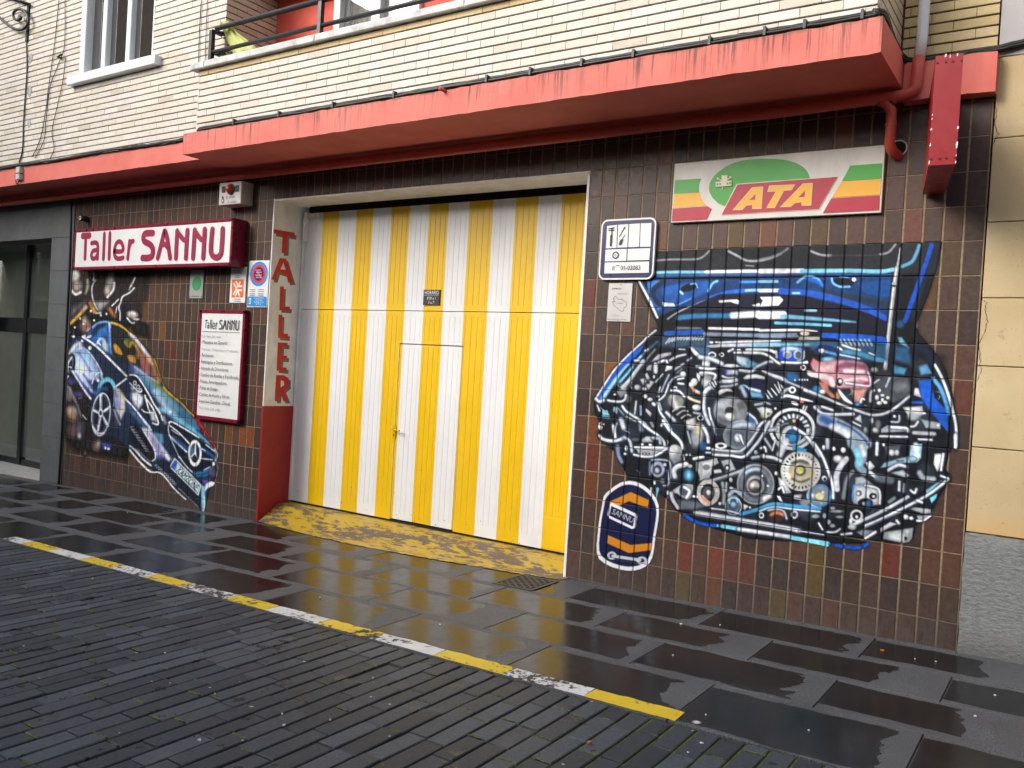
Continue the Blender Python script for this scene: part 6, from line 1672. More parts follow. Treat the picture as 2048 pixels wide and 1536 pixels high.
EL(715, 425, 16, 16, W_); L([(740, 480), (750, 610), (700, 625)], 16, G3); EL(690, 580, 20, 26, (100, 104, 112)); EL(615, 597, 12, 18, W_); L([(585, 650), (575, 770)], 20, W_, taper=[1, .3]); L([(645, 655), (630, 760)], 28, (124, 196, 224), 1, 2, taper=[1, .3]); EL(740, 692, 14, 20, W_)
L([(810, 540), (800, 480), (840, 440), (900, 430)], 44, (200, 204, 210)); EL(940, 525, 46, 56, (58, 128, 164), 0, 1, 6); EL(940, 520, 16, 30, (150, 206, 228), 0, .9, 5); EL(915, 420, 26, 22, W_); EL(955, 440, 22, 18, G3)
PG([(1010, 400), (1142, 390), (1142, 560), (1060, 560), (1010, 480)], (176, 178, 182), 1, 3); EL(1110, 450, 40, 30, (100, 102, 108)); L([(990, 370), (1080, 350)], 26, W_); L([(890, 330), (895, 380)], 14, W_); EL(920, 330, 12, 12, W_); EL(952, 330, 10, 10, W_)
PG([(770, 690), (830, 640), (900, 610), (980, 615), (970, 720), (940, 750), (880, 740), (830, 700)], (186, 190, 196), 1, 2, 3); EL(890, 670, 40, 50, (70, 76, 86)); L([(900, 640), (950, 680), (920, 740)], 26, W_); L([(775, 700), (790, 760), (840, 840)], 34, (206, 210, 216)); PG([(840, 760), (1000, 770), (1110, 820), (1000, 850), (850, 850)], (108, 116, 126), .9, 6); EL(990, 727, 14, 12, W_); EL(1020, 730, 14, 12, W_)
EL(1120, 690, 80, 110, (170, 168, 168), ring=28); PG([(1060, 720), (1080, 710), (1130, 780), (1110, 790)], (206, 150, 120)); EL(1120, 690, 36, 44, (150, 150, 154)); EL(1124, 690, 18, 22, W_); EL(1066, 632, 9, 10, W_)
L([(990, 885), (1142, 910)], 30, (196, 198, 202))
EL(1020, 150, 60, 110, (160, 164, 170), 12, .9, 8); EL(1040, 90, 30, 60, (206, 196, 156), 10, .8, 6); L([(930, 110), (960, 220)], 16, G3); EL(1080, 250, 34, 40, (30, 92, 150), 0, .9, 6); L([(1100, 80), (1130, 200)], 22, W_)

V = cv.view(1400, 840, .21016)
EL(370, 150, 150, 130, (120, 130, 140)); EL(380, 150, 130, 110, (76, 86, 96), 0, .9, 8); PG([(290, 50), (400, 20), (520, 30), (540, 70), (400, 70), (280, 90)], (176, 190, 206), .9, 4); EL(368, 168, 40, 40, W_); L([(385, 150), (415, 230)], 22, W_, taper=[1.2, .4])
L([(540, 100), (580, 40), (620, 10)], 22, W_); L([(120, 280), (300, 296), (400, 290), (490, 190), (560, 90)], 20, (206, 210, 214)); L([(130, 330), (300, 340), (420, 350), (520, 250), (600, 140), (660, 20)], 24, (214, 218, 222)); L([(120, 305), (320, 316), (410, 316)], 16, (88, 100, 108)); EL(200, 245, 44, 22, W_, ring=16)
L([(30, 60), (70, 140), (80, 210)], 30, W_); EL(80, 268, 22, 14, W_); L([(60, 310), (100, 312)], 14, W_); L([(120, 20), (150, 140)], 16, G3)
PG([(0, 400), (160, 360), (180, 410), (120, 440), (110, 520), (0, 580)], (196, 198, 202), 1, 2); EL(60, 450, 36, 28, (112, 114, 120)); PG([(130, 480), (200, 470), (210, 500), (140, 510)], W_); PG([(200, 390), (290, 370), (340, 470), (250, 500)], (150, 156, 162), 1, 3); EL(260, 455, 30, 34, (40, 44, 52)); EL(263, 458, 16, 18, W_)
L([(60, 590), (200, 550), (380, 490), (420, 470)], 26, (170, 176, 182)); L([(60, 605), (200, 572), (400, 510)], 10, (60, 66, 76))
EL(530, 610, 178, 194, (196, 200, 206)); EL(530, 612, 164, 178, (64, 70, 80)); EL(530, 612, 160, 172, (116, 124, 136), 0, .8, 12); EL(530, 616, 118, 128, (52, 56, 64), 0, .95, 5); EL(528, 622, 86, 94, (176, 180, 184)); EL(526, 626, 66, 70, (58, 58, 62)); EL(520, 624, 48, 44, (168, 164, 160), 0, 1, 4); EL(505, 620, 20, 16, (226, 226, 226), 0, .9, 4); EL(535, 660, 40, 18, (40, 34, 34), 0, .8, 5)
L([(440, 500), (500, 470), (560, 470)], 26, (186, 206, 230), .9, 4); EL(592, 532, 10, 11, W_); EL(646, 626, 11, 12, W_); PG([(590, 740), (690, 690), (680, 740), (600, 790)], (206, 208, 212), .9, 4)
EL(960, 485, 196, 196, (232, 232, 230)); EL(960, 485, 196, 196, (26, 28, 34), ring=10)
for t in range(30):
    a = math.radians(t * 12); EL(960 + 158 * math.cos(a), 488 + 156 * math.sin(a), 8 if 60 < t * 12 < 130 or 200 < t * 12 < 275 else 5, 14 if 60 < t * 12 < 130 or 200 < t * 12 < 275 else 7, (24, 26, 32), t * 12 - 90)
EL(960, 485, 112, 108, (150, 146, 138), 0, 1, 4); EL(960, 500, 106, 90, (188, 172, 104), 0, .8, 8); EL(958, 485, 80, 78, (214, 212, 206), 0, 1, 4); EL(955, 480, 56, 54, (74, 76, 68)); EL(950, 478, 36, 34, (186, 190, 92), 0, 1, 3); EL(940, 476, 16, 14, (206, 150, 100)); EL(940, 474, 7, 6, W_); L([(880, 560), (960, 590), (1040, 560)], 20, (64, 58, 52), .9, 4); L([(880, 410), (960, 390), (1020, 410)], 30, (80, 78, 74), .9, 4)
EL(870, 150, 92, 96, (206, 210, 216)); EL(880, 156, 70, 72, (26, 72, 112)); EL(890, 170, 40, 40, (58, 132, 184), 0, .9, 6); PG([(880, 240), (1020, 280), (1000, 310), (880, 280)], (58, 140, 190)); L([(900, 75), (1000, 140), (1080, 240), (1142, 340)], 28, W_); L([(760, 330), (800, 250), (820, 200)], 60, (196, 200, 208), .95, 5); PG([(720, 220), (790, 180), (760, 290)], G3, .9, 4)
L([(640, 350), (700, 360), (770, 390)], 30, (214, 216, 220)); EL(602, 345, 22, 22, W_); EL(533, 308, 18, 22, G3); L([(500, 360), (560, 350)], 26, G3); L([(580, 270), (620, 260), (630, 300)], 20, W_); L([(620, 180), (680, 270)], 24, G3); L([(720, 190), (690, 290)], 14, W_); EL(706, 172, 14, 14, W_); EL(728, 508, 18, 20, W_)
PG([(740, 540), (800, 570), (870, 690), (820, 700), (760, 630)], (196, 200, 206), 1, 2); L([(750, 660), (780, 640), (800, 690)], 18, W_); EL(770, 668, 10, 12, K_); PG([(890, 720), (970, 706), (960, 760), (890, 750)], (176, 184, 192)); PG([(730, 720), (760, 720), (790, 780), (760, 770)], W_)
L([(640, 120), (720, 60), (840, 30)], 12, G2); L([(660, 100), (720, 90)], 26, G3)
L([(390, 896), (550, 850), (700, 800), (900, 820), (1142, 842)], 34, (62, 146, 196)); L([(560, 872), (700, 828), (900, 850), (1142, 872)], 14, (222, 228, 232))
EL(1110, 725, 84, 92, (170, 176, 184), ring=22); EL(1110, 725, 66, 72, (88, 96, 106), 0, .9, 6); EL(1124, 728, 24, 26, (206, 204, 160)); EL(1072, 720, 16, 20, W_)
EL(80, 690, 92, 104, (184, 180, 178), ring=34); PG([(14, 720), (40, 720), (96, 780), (80, 796), (30, 770)], (206, 152, 120), .95, 3); EL(80, 690, 52, 58, (70, 72, 78)); EL(84, 690, 22, 26, W_); EL(160, 672, 10, 12, W_); EL(20, 630, 9, 10, W_)
EL(320, 800, 66, 84, (120, 140, 160), 0, 1, 3); EL(318, 806, 52, 62, (38, 66, 98), 0, .95, 6); L([(280, 790), (290, 750), (340, 740), (360, 780)], 16, (120, 196, 228)); EL(320, 806, 30, 28, (170, 186, 204), 0, .95, 5); EL(320, 820, 76, 80, W_, ring=8); L([(270, 720), (330, 670), (380, 700)], 34, (176, 192, 206), .95, 4); L([(215, 600), (230, 700), (225, 790)], 30, (170, 176, 184), .95, 4); L([(255, 600), (250, 680)], 20, (206, 210, 214)); EL(295, 570, 16, 22, W_); EL(300, 650, 20, 16, W_); EL(190, 795, 14, 14, W_)
PG([(415, 800), (465, 820), (420, 860)], W_); EL(476, 832, 10, 10, W_); L([(100, 840), (250, 860), (370, 890)], 12, W_); L([(0, 880), (100, 900), (400, 950)], 40, (200, 202, 206))
EL(730, 915, 84, 52, (60, 44, 42), 0, 1, 4); L([(680, 900), (730, 880), (790, 900)], 30, (206, 124, 76), .95, 3); L([(650, 860), (730, 850), (800, 870), (826, 940)], 18, G3); EL(585, 908, 20, 22, W_, ring=12); EL(900, 900, 26, 30, G3, ring=16)
EL(1000, 785, 46, 30, (130, 136, 144), 0, .9, 4)

V = cv.view(1620, 660, .24155)
PG([(225, 35), (640, 70), (640, 120), (220, 80)], (30, 84, 187), 1, 2); PG([(0, 110), (80, 95), (640, 120), (640, 260), (300, 250), (0, 160)], (44, 84, 120), .9, 8)
for i in range(8): L([(250 + i * 34, 80), (275 + i * 34, 125)], 16, (206, 212, 220), .7, 2)
L([(270, 125), (340, 150), (415, 168)], 18, W_); L([(235, 145), (265, 165)], 18, W_); L([(280, 180), (400, 195), (540, 240), (600, 250)], 34, (70, 140, 178), .95, 3); L([(250, 205), (410, 238)], 12, W_); L([(490, 190), (540, 210)], 12, W_)
PG([(40, 160), (70, 130), (130, 120), (220, 150), (230, 200), (120, 210), (40, 200)], (26, 40, 80), 1, 2); EL(96, 172, 24, 20, (222, 228, 238)); L([(130, 180), (210, 200)], 20, (90, 160, 220), .9, 3); EL(150, 242, 50, 18, (112, 190, 224), 0, .95, 4)
PG([(50, 275), (180, 252), (300, 250), (430, 268), (478, 310), (498, 380), (494, 465), (450, 486), (330, 480), (200, 478), (90, 420), (40, 350)], (178, 128, 142), 1, 5, 3); EL(330, 290, 90, 24, (236, 212, 220), 0, .8, 8); EL(130, 320, 60, 26, (226, 196, 196), 0, .85, 8); PG([(210, 290), (300, 260), (460, 280), (480, 330), (380, 310), (250, 320), (210, 360)], (126, 66, 96), .9, 6); PG([(210, 340), (470, 340), (490, 370), (300, 370)], (110, 70, 90), .6, 6)
L([(290, 340), (440, 345)], 30, (236, 214, 222), .95, 4); L([(290, 420), (400, 400), (470, 410)], 22, (236, 216, 224), .9, 5); L([(300, 440), (440, 460), (495, 460), (498, 400), (480, 350)], 14, (240, 226, 232)); EL(470, 440, 24, 14, (130, 40, 70), 0, .9, 4)
EL(245, 425, 40, 44, (226, 188, 190)); EL(245, 430, 28, 34, (22, 20, 26)); EL(252, 425, 16, 18, W_); L([(0, 360), (80, 380), (160, 400), (190, 450)], 40, (230, 206, 208), .95, 3); PG([(70, 430), (140, 440), (160, 500), (240, 570), (180, 560), (100, 490)], (190, 120, 100), .9, 4); PG([(340, 490), (470, 490), (430, 600), (370, 590)], (206, 150, 136), .9, 6); EL(230, 540, 20, 30, (206, 150, 70), -20, .8, 4); L([(240, 500), (290, 570), (350, 610)], 30, W_, taper=[.6, 1.2, .4]); EL(105, 512, 26, 20, W_); EL(60, 480, 30, 20, (40, 120, 170), 0, .8, 4)
L([(0, 510), (100, 550), (260, 620), (400, 670), (520, 705), (640, 685), (740, 620), (820, 550)], 20, (196, 200, 206)); L([(40, 640), (100, 690), (200, 700), (360, 696)], 24, W_); L([(100, 635), (190, 665)], 20, W_); EL(395, 615, 20, 12, (40, 130, 190))
L([(420, 600), (430, 570), (450, 575)], 14, W_); EL(535, 330, 30, 22, (170, 176, 184), 0, .9, 3)
PG([(540, 400), (680, 380), (820, 400), (830, 540), (700, 600), (560, 560)], (66, 72, 78), 1, 5); EL(750, 470, 70, 40, (120, 126, 130), 0, .7, 10); L([(630, 470), (660, 400)], 16, (180, 200, 210)); L([(530, 440), (575, 410)], 10, W_); L([(500, 590), (505, 520), (530, 500)], 22, G3, .95, 2)
for q in ((575, 500, 12, 14), (555, 560, 16, 22), (600, 540, 16, 10), (575, 605, 22, 16), (625, 600, 18, 14), (645, 560, 14, 12), (600, 580, 12, 16)): EL(q[0], q[1], q[2], q[3], (222, 226, 230))
PG([(700, 130), (820, 150), (840, 290), (700, 250)], (44, 96, 140), .9, 8); PG([(730, 60), (760, 60), (820, 150), (740, 110)], (120, 190, 220), .9, 4); PG([(690, 290), (800, 320), (780, 370), (690, 360)], (70, 140, 184), .9, 5); L([(870, 130), (960, 180), (1010, 260)], 60, (26, 34, 60), .9, 6)
PG([(900, 300), (970, 285), (1010, 360), (920, 370)], (90, 150, 200), .9, 5); PG([(900, 420), (1000, 410), (1030, 560), (1140, 670), (1145, 850), (1010, 690), (920, 560)], (26, 82, 182), 1, 3); L([(1020, 400), (1080, 480), (1120, 580), (1150, 690)], 34, (84, 156, 214), .95, 4); L([(1035, 290), (1090, 390), (1140, 520), (1180, 660), (1210, 800), (1212, 950)], 24, W_); PG([(870, 480), (900, 480), (920, 560), (860, 540)], (196, 196, 210)); L([(850, 600), (930, 600)], 20, (30, 82, 178))
PG([(770, 640), (930, 630), (940, 700), (830, 740)], (208, 214, 216), 1, 3); EL(945, 688, 14, 10, W_); EL(860, 720, 50, 30, (160, 172, 180), 0, .9, 5); PG([(920, 740), (1080, 770), (1080, 820), (960, 810)], (150, 160, 168), 1, 3); EL(1060, 790, 10, 12, W_); L([(835, 800), (870, 795), (895, 760)], 18, W_)
L([(740, 710), (735, 760), (670, 760)], 14, G3); EL(700, 715, 12, 12, (196, 196, 196)); PG([(590, 820), (640, 790), (800, 800), (820, 840), (660, 845), (590, 850)], (150, 154, 160), 1, 2); L([(670, 805), (800, 815), (815, 840)], 22, W_); L([(580, 880), (810, 885)], 16, (206, 208, 212)); L([(860, 850), (1030, 860)], 30, (180, 184, 190), .95, 3); L([(900, 905), (1010, 910)], 14, W_)
L([(100, 740), (200, 770), (300, 820), (400, 880), (460, 940)], 100, (150, 166, 186), 1, 5); L([(110, 735), (180, 770)], 60, (40, 80, 150), .9, 8); L([(190, 800), (290, 850), (360, 920)], 56, (222, 228, 232), .95, 7); L([(230, 760), (340, 810), (440, 890), (480, 950)], 16, (40, 72, 120), .9, 3)
PG([(370, 740), (420, 700), (430, 770)], (206, 208, 212)); L([(350, 760), (420, 795)], 14, W_); EL(545, 830, 26, 22, (206, 210, 214), 0, .95, 4); EL(565, 780, 22, 34, (120, 126, 134), 0, .9, 4); EL(460, 830, 16, 26, G3, 0, .9, 3); EL(512, 750, 14, 26, W_, 0, .9, 2)

V = cv.view(1620, 870, .2521)
L([(350, 60), (400, 120), (410, 180), (390, 240), (430, 290)], 110, (130, 148, 166), 1, 5, taper=[1, .95, .8, .6, .5]); L([(370, 130), (390, 190), (385, 230)], 50, (124, 198, 222), .95, 6); L([(410, 90), (430, 160)], 30, (226, 230, 232), .9, 6)
PG([(440, 220), (480, 205), (515, 250), (470, 290)], W_)
PG([(800, 80), (890, 70), (880, 180), (850, 215), (700, 225), (640, 250), (560, 260), (590, 220), (700, 190), (790, 170)], (140, 176, 196), 1, 3); L([(840, 80), (845, 160)], 40, (206, 222, 230), .95, 5); L([(620, 280), (700, 240), (760, 250)], 24, W_); EL(815, 190, 32, 20, (96, 110, 124), ring=8); L([(690, 205), (740, 205)], 14, (70, 80, 92)); PG([(640, 300), (740, 280), (790, 320), (760, 340)], (180, 196, 204), 1, 3); L([(870, 300), (900, 340), (980, 350)], 40, (160, 172, 180), .9, 5)
L([(535, 60), (530, 155)], 24, W_); PG([(590, 90), (720, 80), (700, 160), (610, 160)], (70, 76, 84), .9, 3); EL(650, 140, 22, 24, (214, 218, 220)); EL(690, 140, 18, 22, (200, 204, 208)); EL(585, 78, 10, 12, W_)
PG([(990, 150), (1060, 145), (1040, 240), (1010, 290), (980, 230)], (216, 220, 222)); L([(1060, 150), (1040, 280)], 16, W_); L([(1155, 0), (1155, 100)], 26, W_)
L([(30, 60), (90, 150), (140, 270), (180, 400), (185, 500)], 22, W_); L([(140, 40), (140, 100)], 30, G3); EL(110, 100, 12, 20, W_); EL(190, 110, 14, 16, W_); EL(265, 120, 20, 22, W_); EL(225, 190, 40, 30, (206, 208, 212), 0, .9, 4); L([(215, 430), (210, 330), (240, 250), (290, 190)], 44, (190, 194, 200), .95, 3); L([(265, 500), (290, 360), (340, 290)], 30, (120, 128, 138), .9, 4)
EL(115, 345, 20, 22, W_); EL(118, 350, 11, 13, K_); EL(80, 480, 84, 84, (122, 130, 140)); EL(80, 480, 84, 84, (60, 126, 180), ring=14); EL(78, 485, 34, 28, (206, 200, 150)); EL(20, 480, 16, 20, W_); EL(104, 455, 12, 12, W_); EL(92, 545, 14, 14, G3)
PG([(345, 400), (500, 395), (555, 430), (560, 550), (480, 560), (400, 560), (345, 540)], (196, 202, 206), 1, 3); L([(340, 520), (345, 420), (380, 395), (440, 395)], 14, (50, 124, 190)); L([(440, 400), (530, 420), (556, 460), (555, 545)], 14, W_); EL(388, 462, 24, 24, (70, 76, 100)); EL(384, 465, 12, 14, W_); EL(500, 485, 30, 26, (20, 22, 28)); EL(506, 488, 12, 12, W_); EL(440, 540, 60, 40, (24, 26, 32)); EL(465, 545, 18, 26, (40, 110, 180), 0, .9, 5); EL(430, 545, 14, 16, G3)
PG([(360, 340), (420, 330), (500, 390), (360, 395)], (170, 178, 184), .9, 3); L([(480, 300), (520, 330)], 30, W_); L([(540, 340), (640, 360)], 60, (104, 112, 124), .9, 6); L([(710, 370), (708, 440)], 20, W_); L([(748, 390), (745, 450)], 16, G3)
L([(800, 440), (830, 460), (845, 430)], 18, W_); L([(630, 530), (670, 500)], 26, (130, 150, 160), .9, 4)
L([(350, 710), (500, 640), (640, 570), (780, 490)], 24, (206, 210, 214)); L([(440, 720), (560, 670), (700, 600), (840, 530), (960, 460), (1100, 350)], 20, (222, 224, 228)); L([(430, 740), (600, 660), (720, 610)], 12, (100, 104, 120)); L([(1040, 325), (1095, 345)], 16, W_); PG([(920, 440), (1020, 370), (1050, 360), (960, 440), (925, 470)], (120, 186, 206), .95, 3); PG([(950, 500), (1010, 465), (1000, 500), (965, 540)], (110, 186, 220))
PG([(820, 575), (960, 590), (960, 620), (900, 625), (800, 590)], (176, 182, 186), 1, 2); L([(850, 520), (890, 535)], 20, W_); PG([(850, 640), (900, 640), (960, 630), (920, 680), (860, 680)], (150, 154, 160), 1, 3); L([(960, 640), (900, 680), (850, 680)], 14, W_); EL(760, 650, 24, 20, (206, 210, 214)); EL(805, 660, 18, 14, W_)
PG([(560, 740), (640, 690), (700, 710), (720, 690), (560, 770)], (206, 208, 212)); L([(690, 680), (705, 700)], 20, W_); PG([(590, 770), (820, 735), (810, 820), (790, 850), (740, 860), (580, 820)], (176, 186, 190), 1, 3); PG([(640, 790), (740, 780), (735, 840), (640, 825)], (206, 214, 214), .8, 6); EL(760, 820, 12, 16, (18, 20, 26)); L([(440, 820), (520, 770)], 20, W_)
PG([(370, 770), (420, 750), (500, 760), (430, 810)], (140, 150, 158), .9, 4); EL(325, 690, 14, 30, W_); EL(335, 730, 34, 22, (196, 200, 204)); EL(370, 640, 42, 40, (206, 208, 210), ring=16); EL(372, 650, 12, 14, W_); L([(250, 790), (330, 780)], 16, W_); L([(130, 770), (200, 770), (240, 745)], 12, W_); L([(70, 700), (100, 750)], 14, W_)
for q in ((115, 640, 14, 20), (150, 690, 16, 18), (180, 720, 20, 14), (45, 645, 30, 14), (235, 650, 30, 10), (180, 580, 20, 12), (210, 605, 50, 10)): EL(q[0], q[1], q[2], q[3], (150, 158, 160), 0, .95, 2)
# bumper
V = cv.view(1330, 980, .2441)
PG([(90, 160), (240, 170), (500, 215), (900, 280), (1300, 350), (1640, 420), (1640, 440), (1200, 430), (700, 400), (380, 310), (180, 240)], (20, 22, 28), 1, 2)
L([(250, 188), (500, 228), (800, 276), (1000, 312), (1100, 334)], 34, (206, 208, 214)); L([(1100, 334), (1300, 366)], 12, G3); L([(160, 205), (240, 255), (340, 285), (430, 292)], 28, (20, 82, 190)); EL(437, 291, 14, 10, (150, 206, 230)); EL(443, 290, 8, 8, (20, 70, 190)); L([(470, 296), (600, 318)], 30, (124, 200, 222)); L([(610, 322), (780, 346), (1020, 384)], 32, (224, 228, 230)); L([(1030, 388), (1200, 420), (1330, 448)], 34, (126, 202, 224))
V = cv.view(1620, 870, .2521)
L([(-20, 838), (60, 848), (140, 862)], 34, (126, 202, 224)); EL(158, 866, 14, 10, (26, 78, 172)); L([(205, 876), (320, 892), (400, 892), (456, 866)], 30, (20, 82, 190))
cv.view(0, 0, 1)
# small scratches of light that fill the dark between the large forms
rs = random.Random(5)
for i in range(80):
    x, y = rs.uniform(1215, 1880), rs.uniform(735, 1040)
    jx, jy = int(x - cv.x0), int(y - cv.y0)
    if cv.a[jy, jx] < .9 or cv.c[max(0, jy - 3):jy + 4, max(0, jx - 3):jx + 4].mean() > 62: continue
    a = rs.uniform(0, 3.14); l_ = rs.uniform(2, 7)
    L([(x - l_ * math.cos(a), y - l_ * math.sin(a)), (x + l_ * .4 * math.sin(a), y), (x + l_ * math.cos(a), y + l_ * math.sin(a))], rs.uniform(1.0, 2.4), rs.choice([W_, G3, G2, (110, 140, 160), G1]), .9, 1.0, taper=[.5, 1, .4])

L, PG, EL = cv.line, cv.poly, cv.ell
settle(cv, .42, .04, 3, .06, 1.06)
# plain navy work emblem with the shop name, standing in the corner of the wall
EM = [(1224, 1010), (1234, 1006), (1262, 1022), (1300, 1016), (1314, 1034), (1300, 1080), (1288, 1122), (1252, 1132), (1210, 1118), (1206, 1080)]
EMB = [(1212, 986), (1250, 962), (1290, 972), (1318, 1010), (1312, 1072), (1300, 1126), (1256, 1142), (1198, 1118), (1196, 1060), (1204, 1010)]
PG([(x_, y_) for x_, y_ in EMB], (232, 233, 236), 1, 1.2, 4)
ctr = np.mean(EMB, 0)
PG([tuple(ctr + (np.array(q) - ctr) * .91) for q in EMB], (22, 28, 66), 1, 1.0, 4)
PG([(1218, 1004), (1262, 984), (1298, 1000), (1296, 1016), (1258, 1002), (1218, 1022)], (208, 132, 32), 1, 1)
PG([(1216, 1070), (1262, 1090), (1304, 1086), (1302, 1100), (1258, 1106), (1214, 1086)], (208, 132, 32), 1, 1)
PG([(1219, 1008), (1224, 1005), (1272, 1027), (1275, 1033), (1270, 1056), (1264, 1058), (1218, 1036), (1215, 1030)], (236, 237, 240), 1, .9)
PG([(1223, 1012), (1270, 1033), (1266, 1053), (1219, 1031)], (22, 28, 66), 1, .8)
cv.text('SANNU', (1223.5, 1027), (1264.5, 1046), 11, (236, 237, 240))
for sg in (-1, 1):
    pass
L([(1226, 1112), (1280, 1120)], 6, (200, 204, 210)); EL(1224, 1111, 7, 6, (200, 204, 210), ring=4); EL(1284, 1121, 8, 6, (200, 204, 210), ring=4)
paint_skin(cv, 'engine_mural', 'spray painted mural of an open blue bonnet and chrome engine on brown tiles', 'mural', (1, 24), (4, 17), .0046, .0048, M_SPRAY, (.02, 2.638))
# ---- diving blue car on the left wall
cv = Canvas(112, 525, 455, 1045)
L, PG, EL = cv.line, cv.poly, cv.ell
# smoky ground
PG([(128, 545), (200, 540), (300, 548), (275, 640), (230, 640), (150, 640), (126, 640)], (58, 54, 54), .75, 22)
PG([(126, 600), (260, 610), (262, 650), (200, 680), (130, 760), (120, 760)], (20, 20, 26), .95, 14)
PG([(118, 740), (190, 760), (270, 880), (250, 920), (150, 900), (120, 860)], (40, 38, 42), .85, 16)
PG([(258, 630), (296, 650), (300, 680), (270, 660)], (30, 29, 31), .9, 10)
V = cv.view(110, 540, .1432)
EL(280, 150, 120, 170, (28, 26, 26), 0, .9, 8); EL(285, 80, 60, 80, (190, 188, 184), 10, 1, 6); EL(220, 100, 40, 80, (150, 126, 60), 0, .7, 8); EL(310, 220, 70, 80, (150, 136, 132), 0, .9, 9); L([(180, 200), (200, 260)], 30, (206, 206, 206), 1, 3); L([(220, 270), (290, 340), (360, 310)], 36, (216, 216, 216), 1, 2.5)
L([(458, 140), (458, 240), (430, 330)], 34, (176, 174, 150), .95, 5, taper=[.8, 1, .4])
L([(545, 40), (540, 150)], 20, (220, 220, 220), 1, 1.5); L([(570, 140), (525, 220), (520, 330), (545, 450), (600, 560)], 16, (210, 210, 212), 1, 1.5)
L([(470, 440), (360, 560), (230, 690)], 60, (24, 22, 26), .95, 4); L([(440, 520), (330, 640), (220, 745)], 44, (196, 150, 60), .95, 4); L([(430, 500), (380, 570)], 36, (150, 128, 130), .9, 5); PG([(230, 520), (440, 440), (330, 560), (200, 680)], (120, 112, 112), .7, 12)
L([(500, 460), (550, 580)], 56, (176, 130, 44), .95, 5); L([(505, 450), (520, 500)], 40, (110, 72, 66), .9, 6); PG([(560, 440), (760, 440), (640, 570), (600, 560)], (146, 142, 142), .9, 8); L([(580, 600), (640, 600)], 26, (206, 206, 206), .9, 3)
EL(770, 210, 76, 170, (24, 24, 26), 8, .9, 7); EL(770, 160, 44, 120, (176, 172, 168), 14, .95, 9); EL(735, 290, 40, 60, (190, 170, 160), 10, .9, 7); L([(830, 180), (815, 280), (735, 380)], 30, (216, 216, 216), 1, 2.5)
L([(1120, 110), (1040, 270)], 22, W_); L([(1110, 250), (1040, 320), (950, 370), (920, 450), (895, 520), (910, 600), (908, 700)], 20, (216, 216, 218)); L([(890, 410), (800, 500)], 18, W_); L([(870, 510), (850, 600)], 14, (200, 200, 202)); L([(1090, 230), (1000, 290)], 14, (40, 38, 38), .8, 3)
L([(760, 540), (830, 640)], 50, (170, 110, 50), .9, 7)
EL(1095, 640, 110, 80, (26, 25, 26), 0, .95, 6); EL(1085, 620, 70, 44, (206, 204, 204), 10, 1, 5); EL(1080, 650, 44, 26, (140, 110, 100), 0, .8, 6); L([(1010, 670), (1070, 740), (1110, 738)], 22, W_); EL(1140, 690, 40, 14, (216, 216, 216), 0, 1, 3)
PG([(1050, 740), (1250, 760), (1260, 920), (1120, 900)], (26, 25, 27), .85, 12)
EL(430, 790, 80, 90, (110, 84, 80), 0, .95, 8); EL(420, 700, 34, 50, (184, 172, 130), 0, .8, 7); EL(480, 850, 34, 34, (206, 160, 160), 0, .9, 6); EL(400, 755, 13, 13, W_)
for q in ((503, 573), (644, 634), (722, 613), (355, 678), (548, 702), (280, 802), (128, 795), (200, 868), (128, 973), (240, 1018), (104, 1240), (92, 1465), (150, 1005)): EL(q[0], q[1], 13, 16, W_)
L([(265, 850), (262, 990)], 12, W_, taper=[.3, 1, .3]); L([(225, 925), (300, 930)], 12, W_, taper=[.3, 1.6, .3]); EL(262, 928, 20, 20, W_)
# body silhouette
cv.view(0, 0, 1)
BODY = [(172, 668), (186, 652), (200, 645), (218, 645), (240, 655), (262, 672), (284, 695), (300, 715), (312, 735), (322, 760), (336, 778), (356, 800), (385, 834), (400, 860), (416, 884), (430, 900), (434, 915), (432, 935), (434, 950), (420, 976), (408, 1025),
        (396, 1012), (372, 990), (350, 965), (330, 945), (306, 940), (290, 925), (262, 900), (240, 880), (228, 872), (212, 872), (198, 868), (186, 850), (182, 815), (182, 798), (160, 775), (150, 760), (135, 762), (124, 755), (122, 730), (132, 700), (140, 685), (155, 675)]
PG(BODY, (30, 42, 62), 1, 2.0)
V = cv.view(110, 540, .1432)
# roof and glass
PG([(530, 800), (600, 730), (690, 715), (770, 740), (780, 930), (800, 1180), (640, 1120), (420, 940)], (34, 74, 128), 1, 4); L([(530, 800), (600, 745), (700, 725), (760, 735), (775, 800)], 26, (112, 170, 214), 1, 3); L([(540, 890), (600, 800), (690, 770)], 60, (24, 28, 42), .9, 6); PG([(560, 940), (640, 830), (730, 780), (720, 870), (620, 960)], (46, 104, 160), .9, 6); L([(755, 740), (772, 900), (780, 1100), (800, 1180)], 20, (206, 214, 224)); L([(740, 780), (760, 1000), (780, 1160)], 44, (40, 92, 168), .7, 7)
PG([(800, 740), (900, 790), (1000, 870), (1100, 980), (1200, 1110), (1260, 1260), (1200, 1400), (1000, 1320), (800, 1200), (780, 900)], (30, 32, 34), 1, 4)
L([(790, 735), (900, 770), (1000, 840), (1110, 950), (1230, 1090), (1327, 1250)], 30, (190, 150, 60), 1, 2.5); L([(1060, 900), (1160, 1010), (1250, 1130), (1327, 1250)], 50, (206, 196, 206), .9, 6)
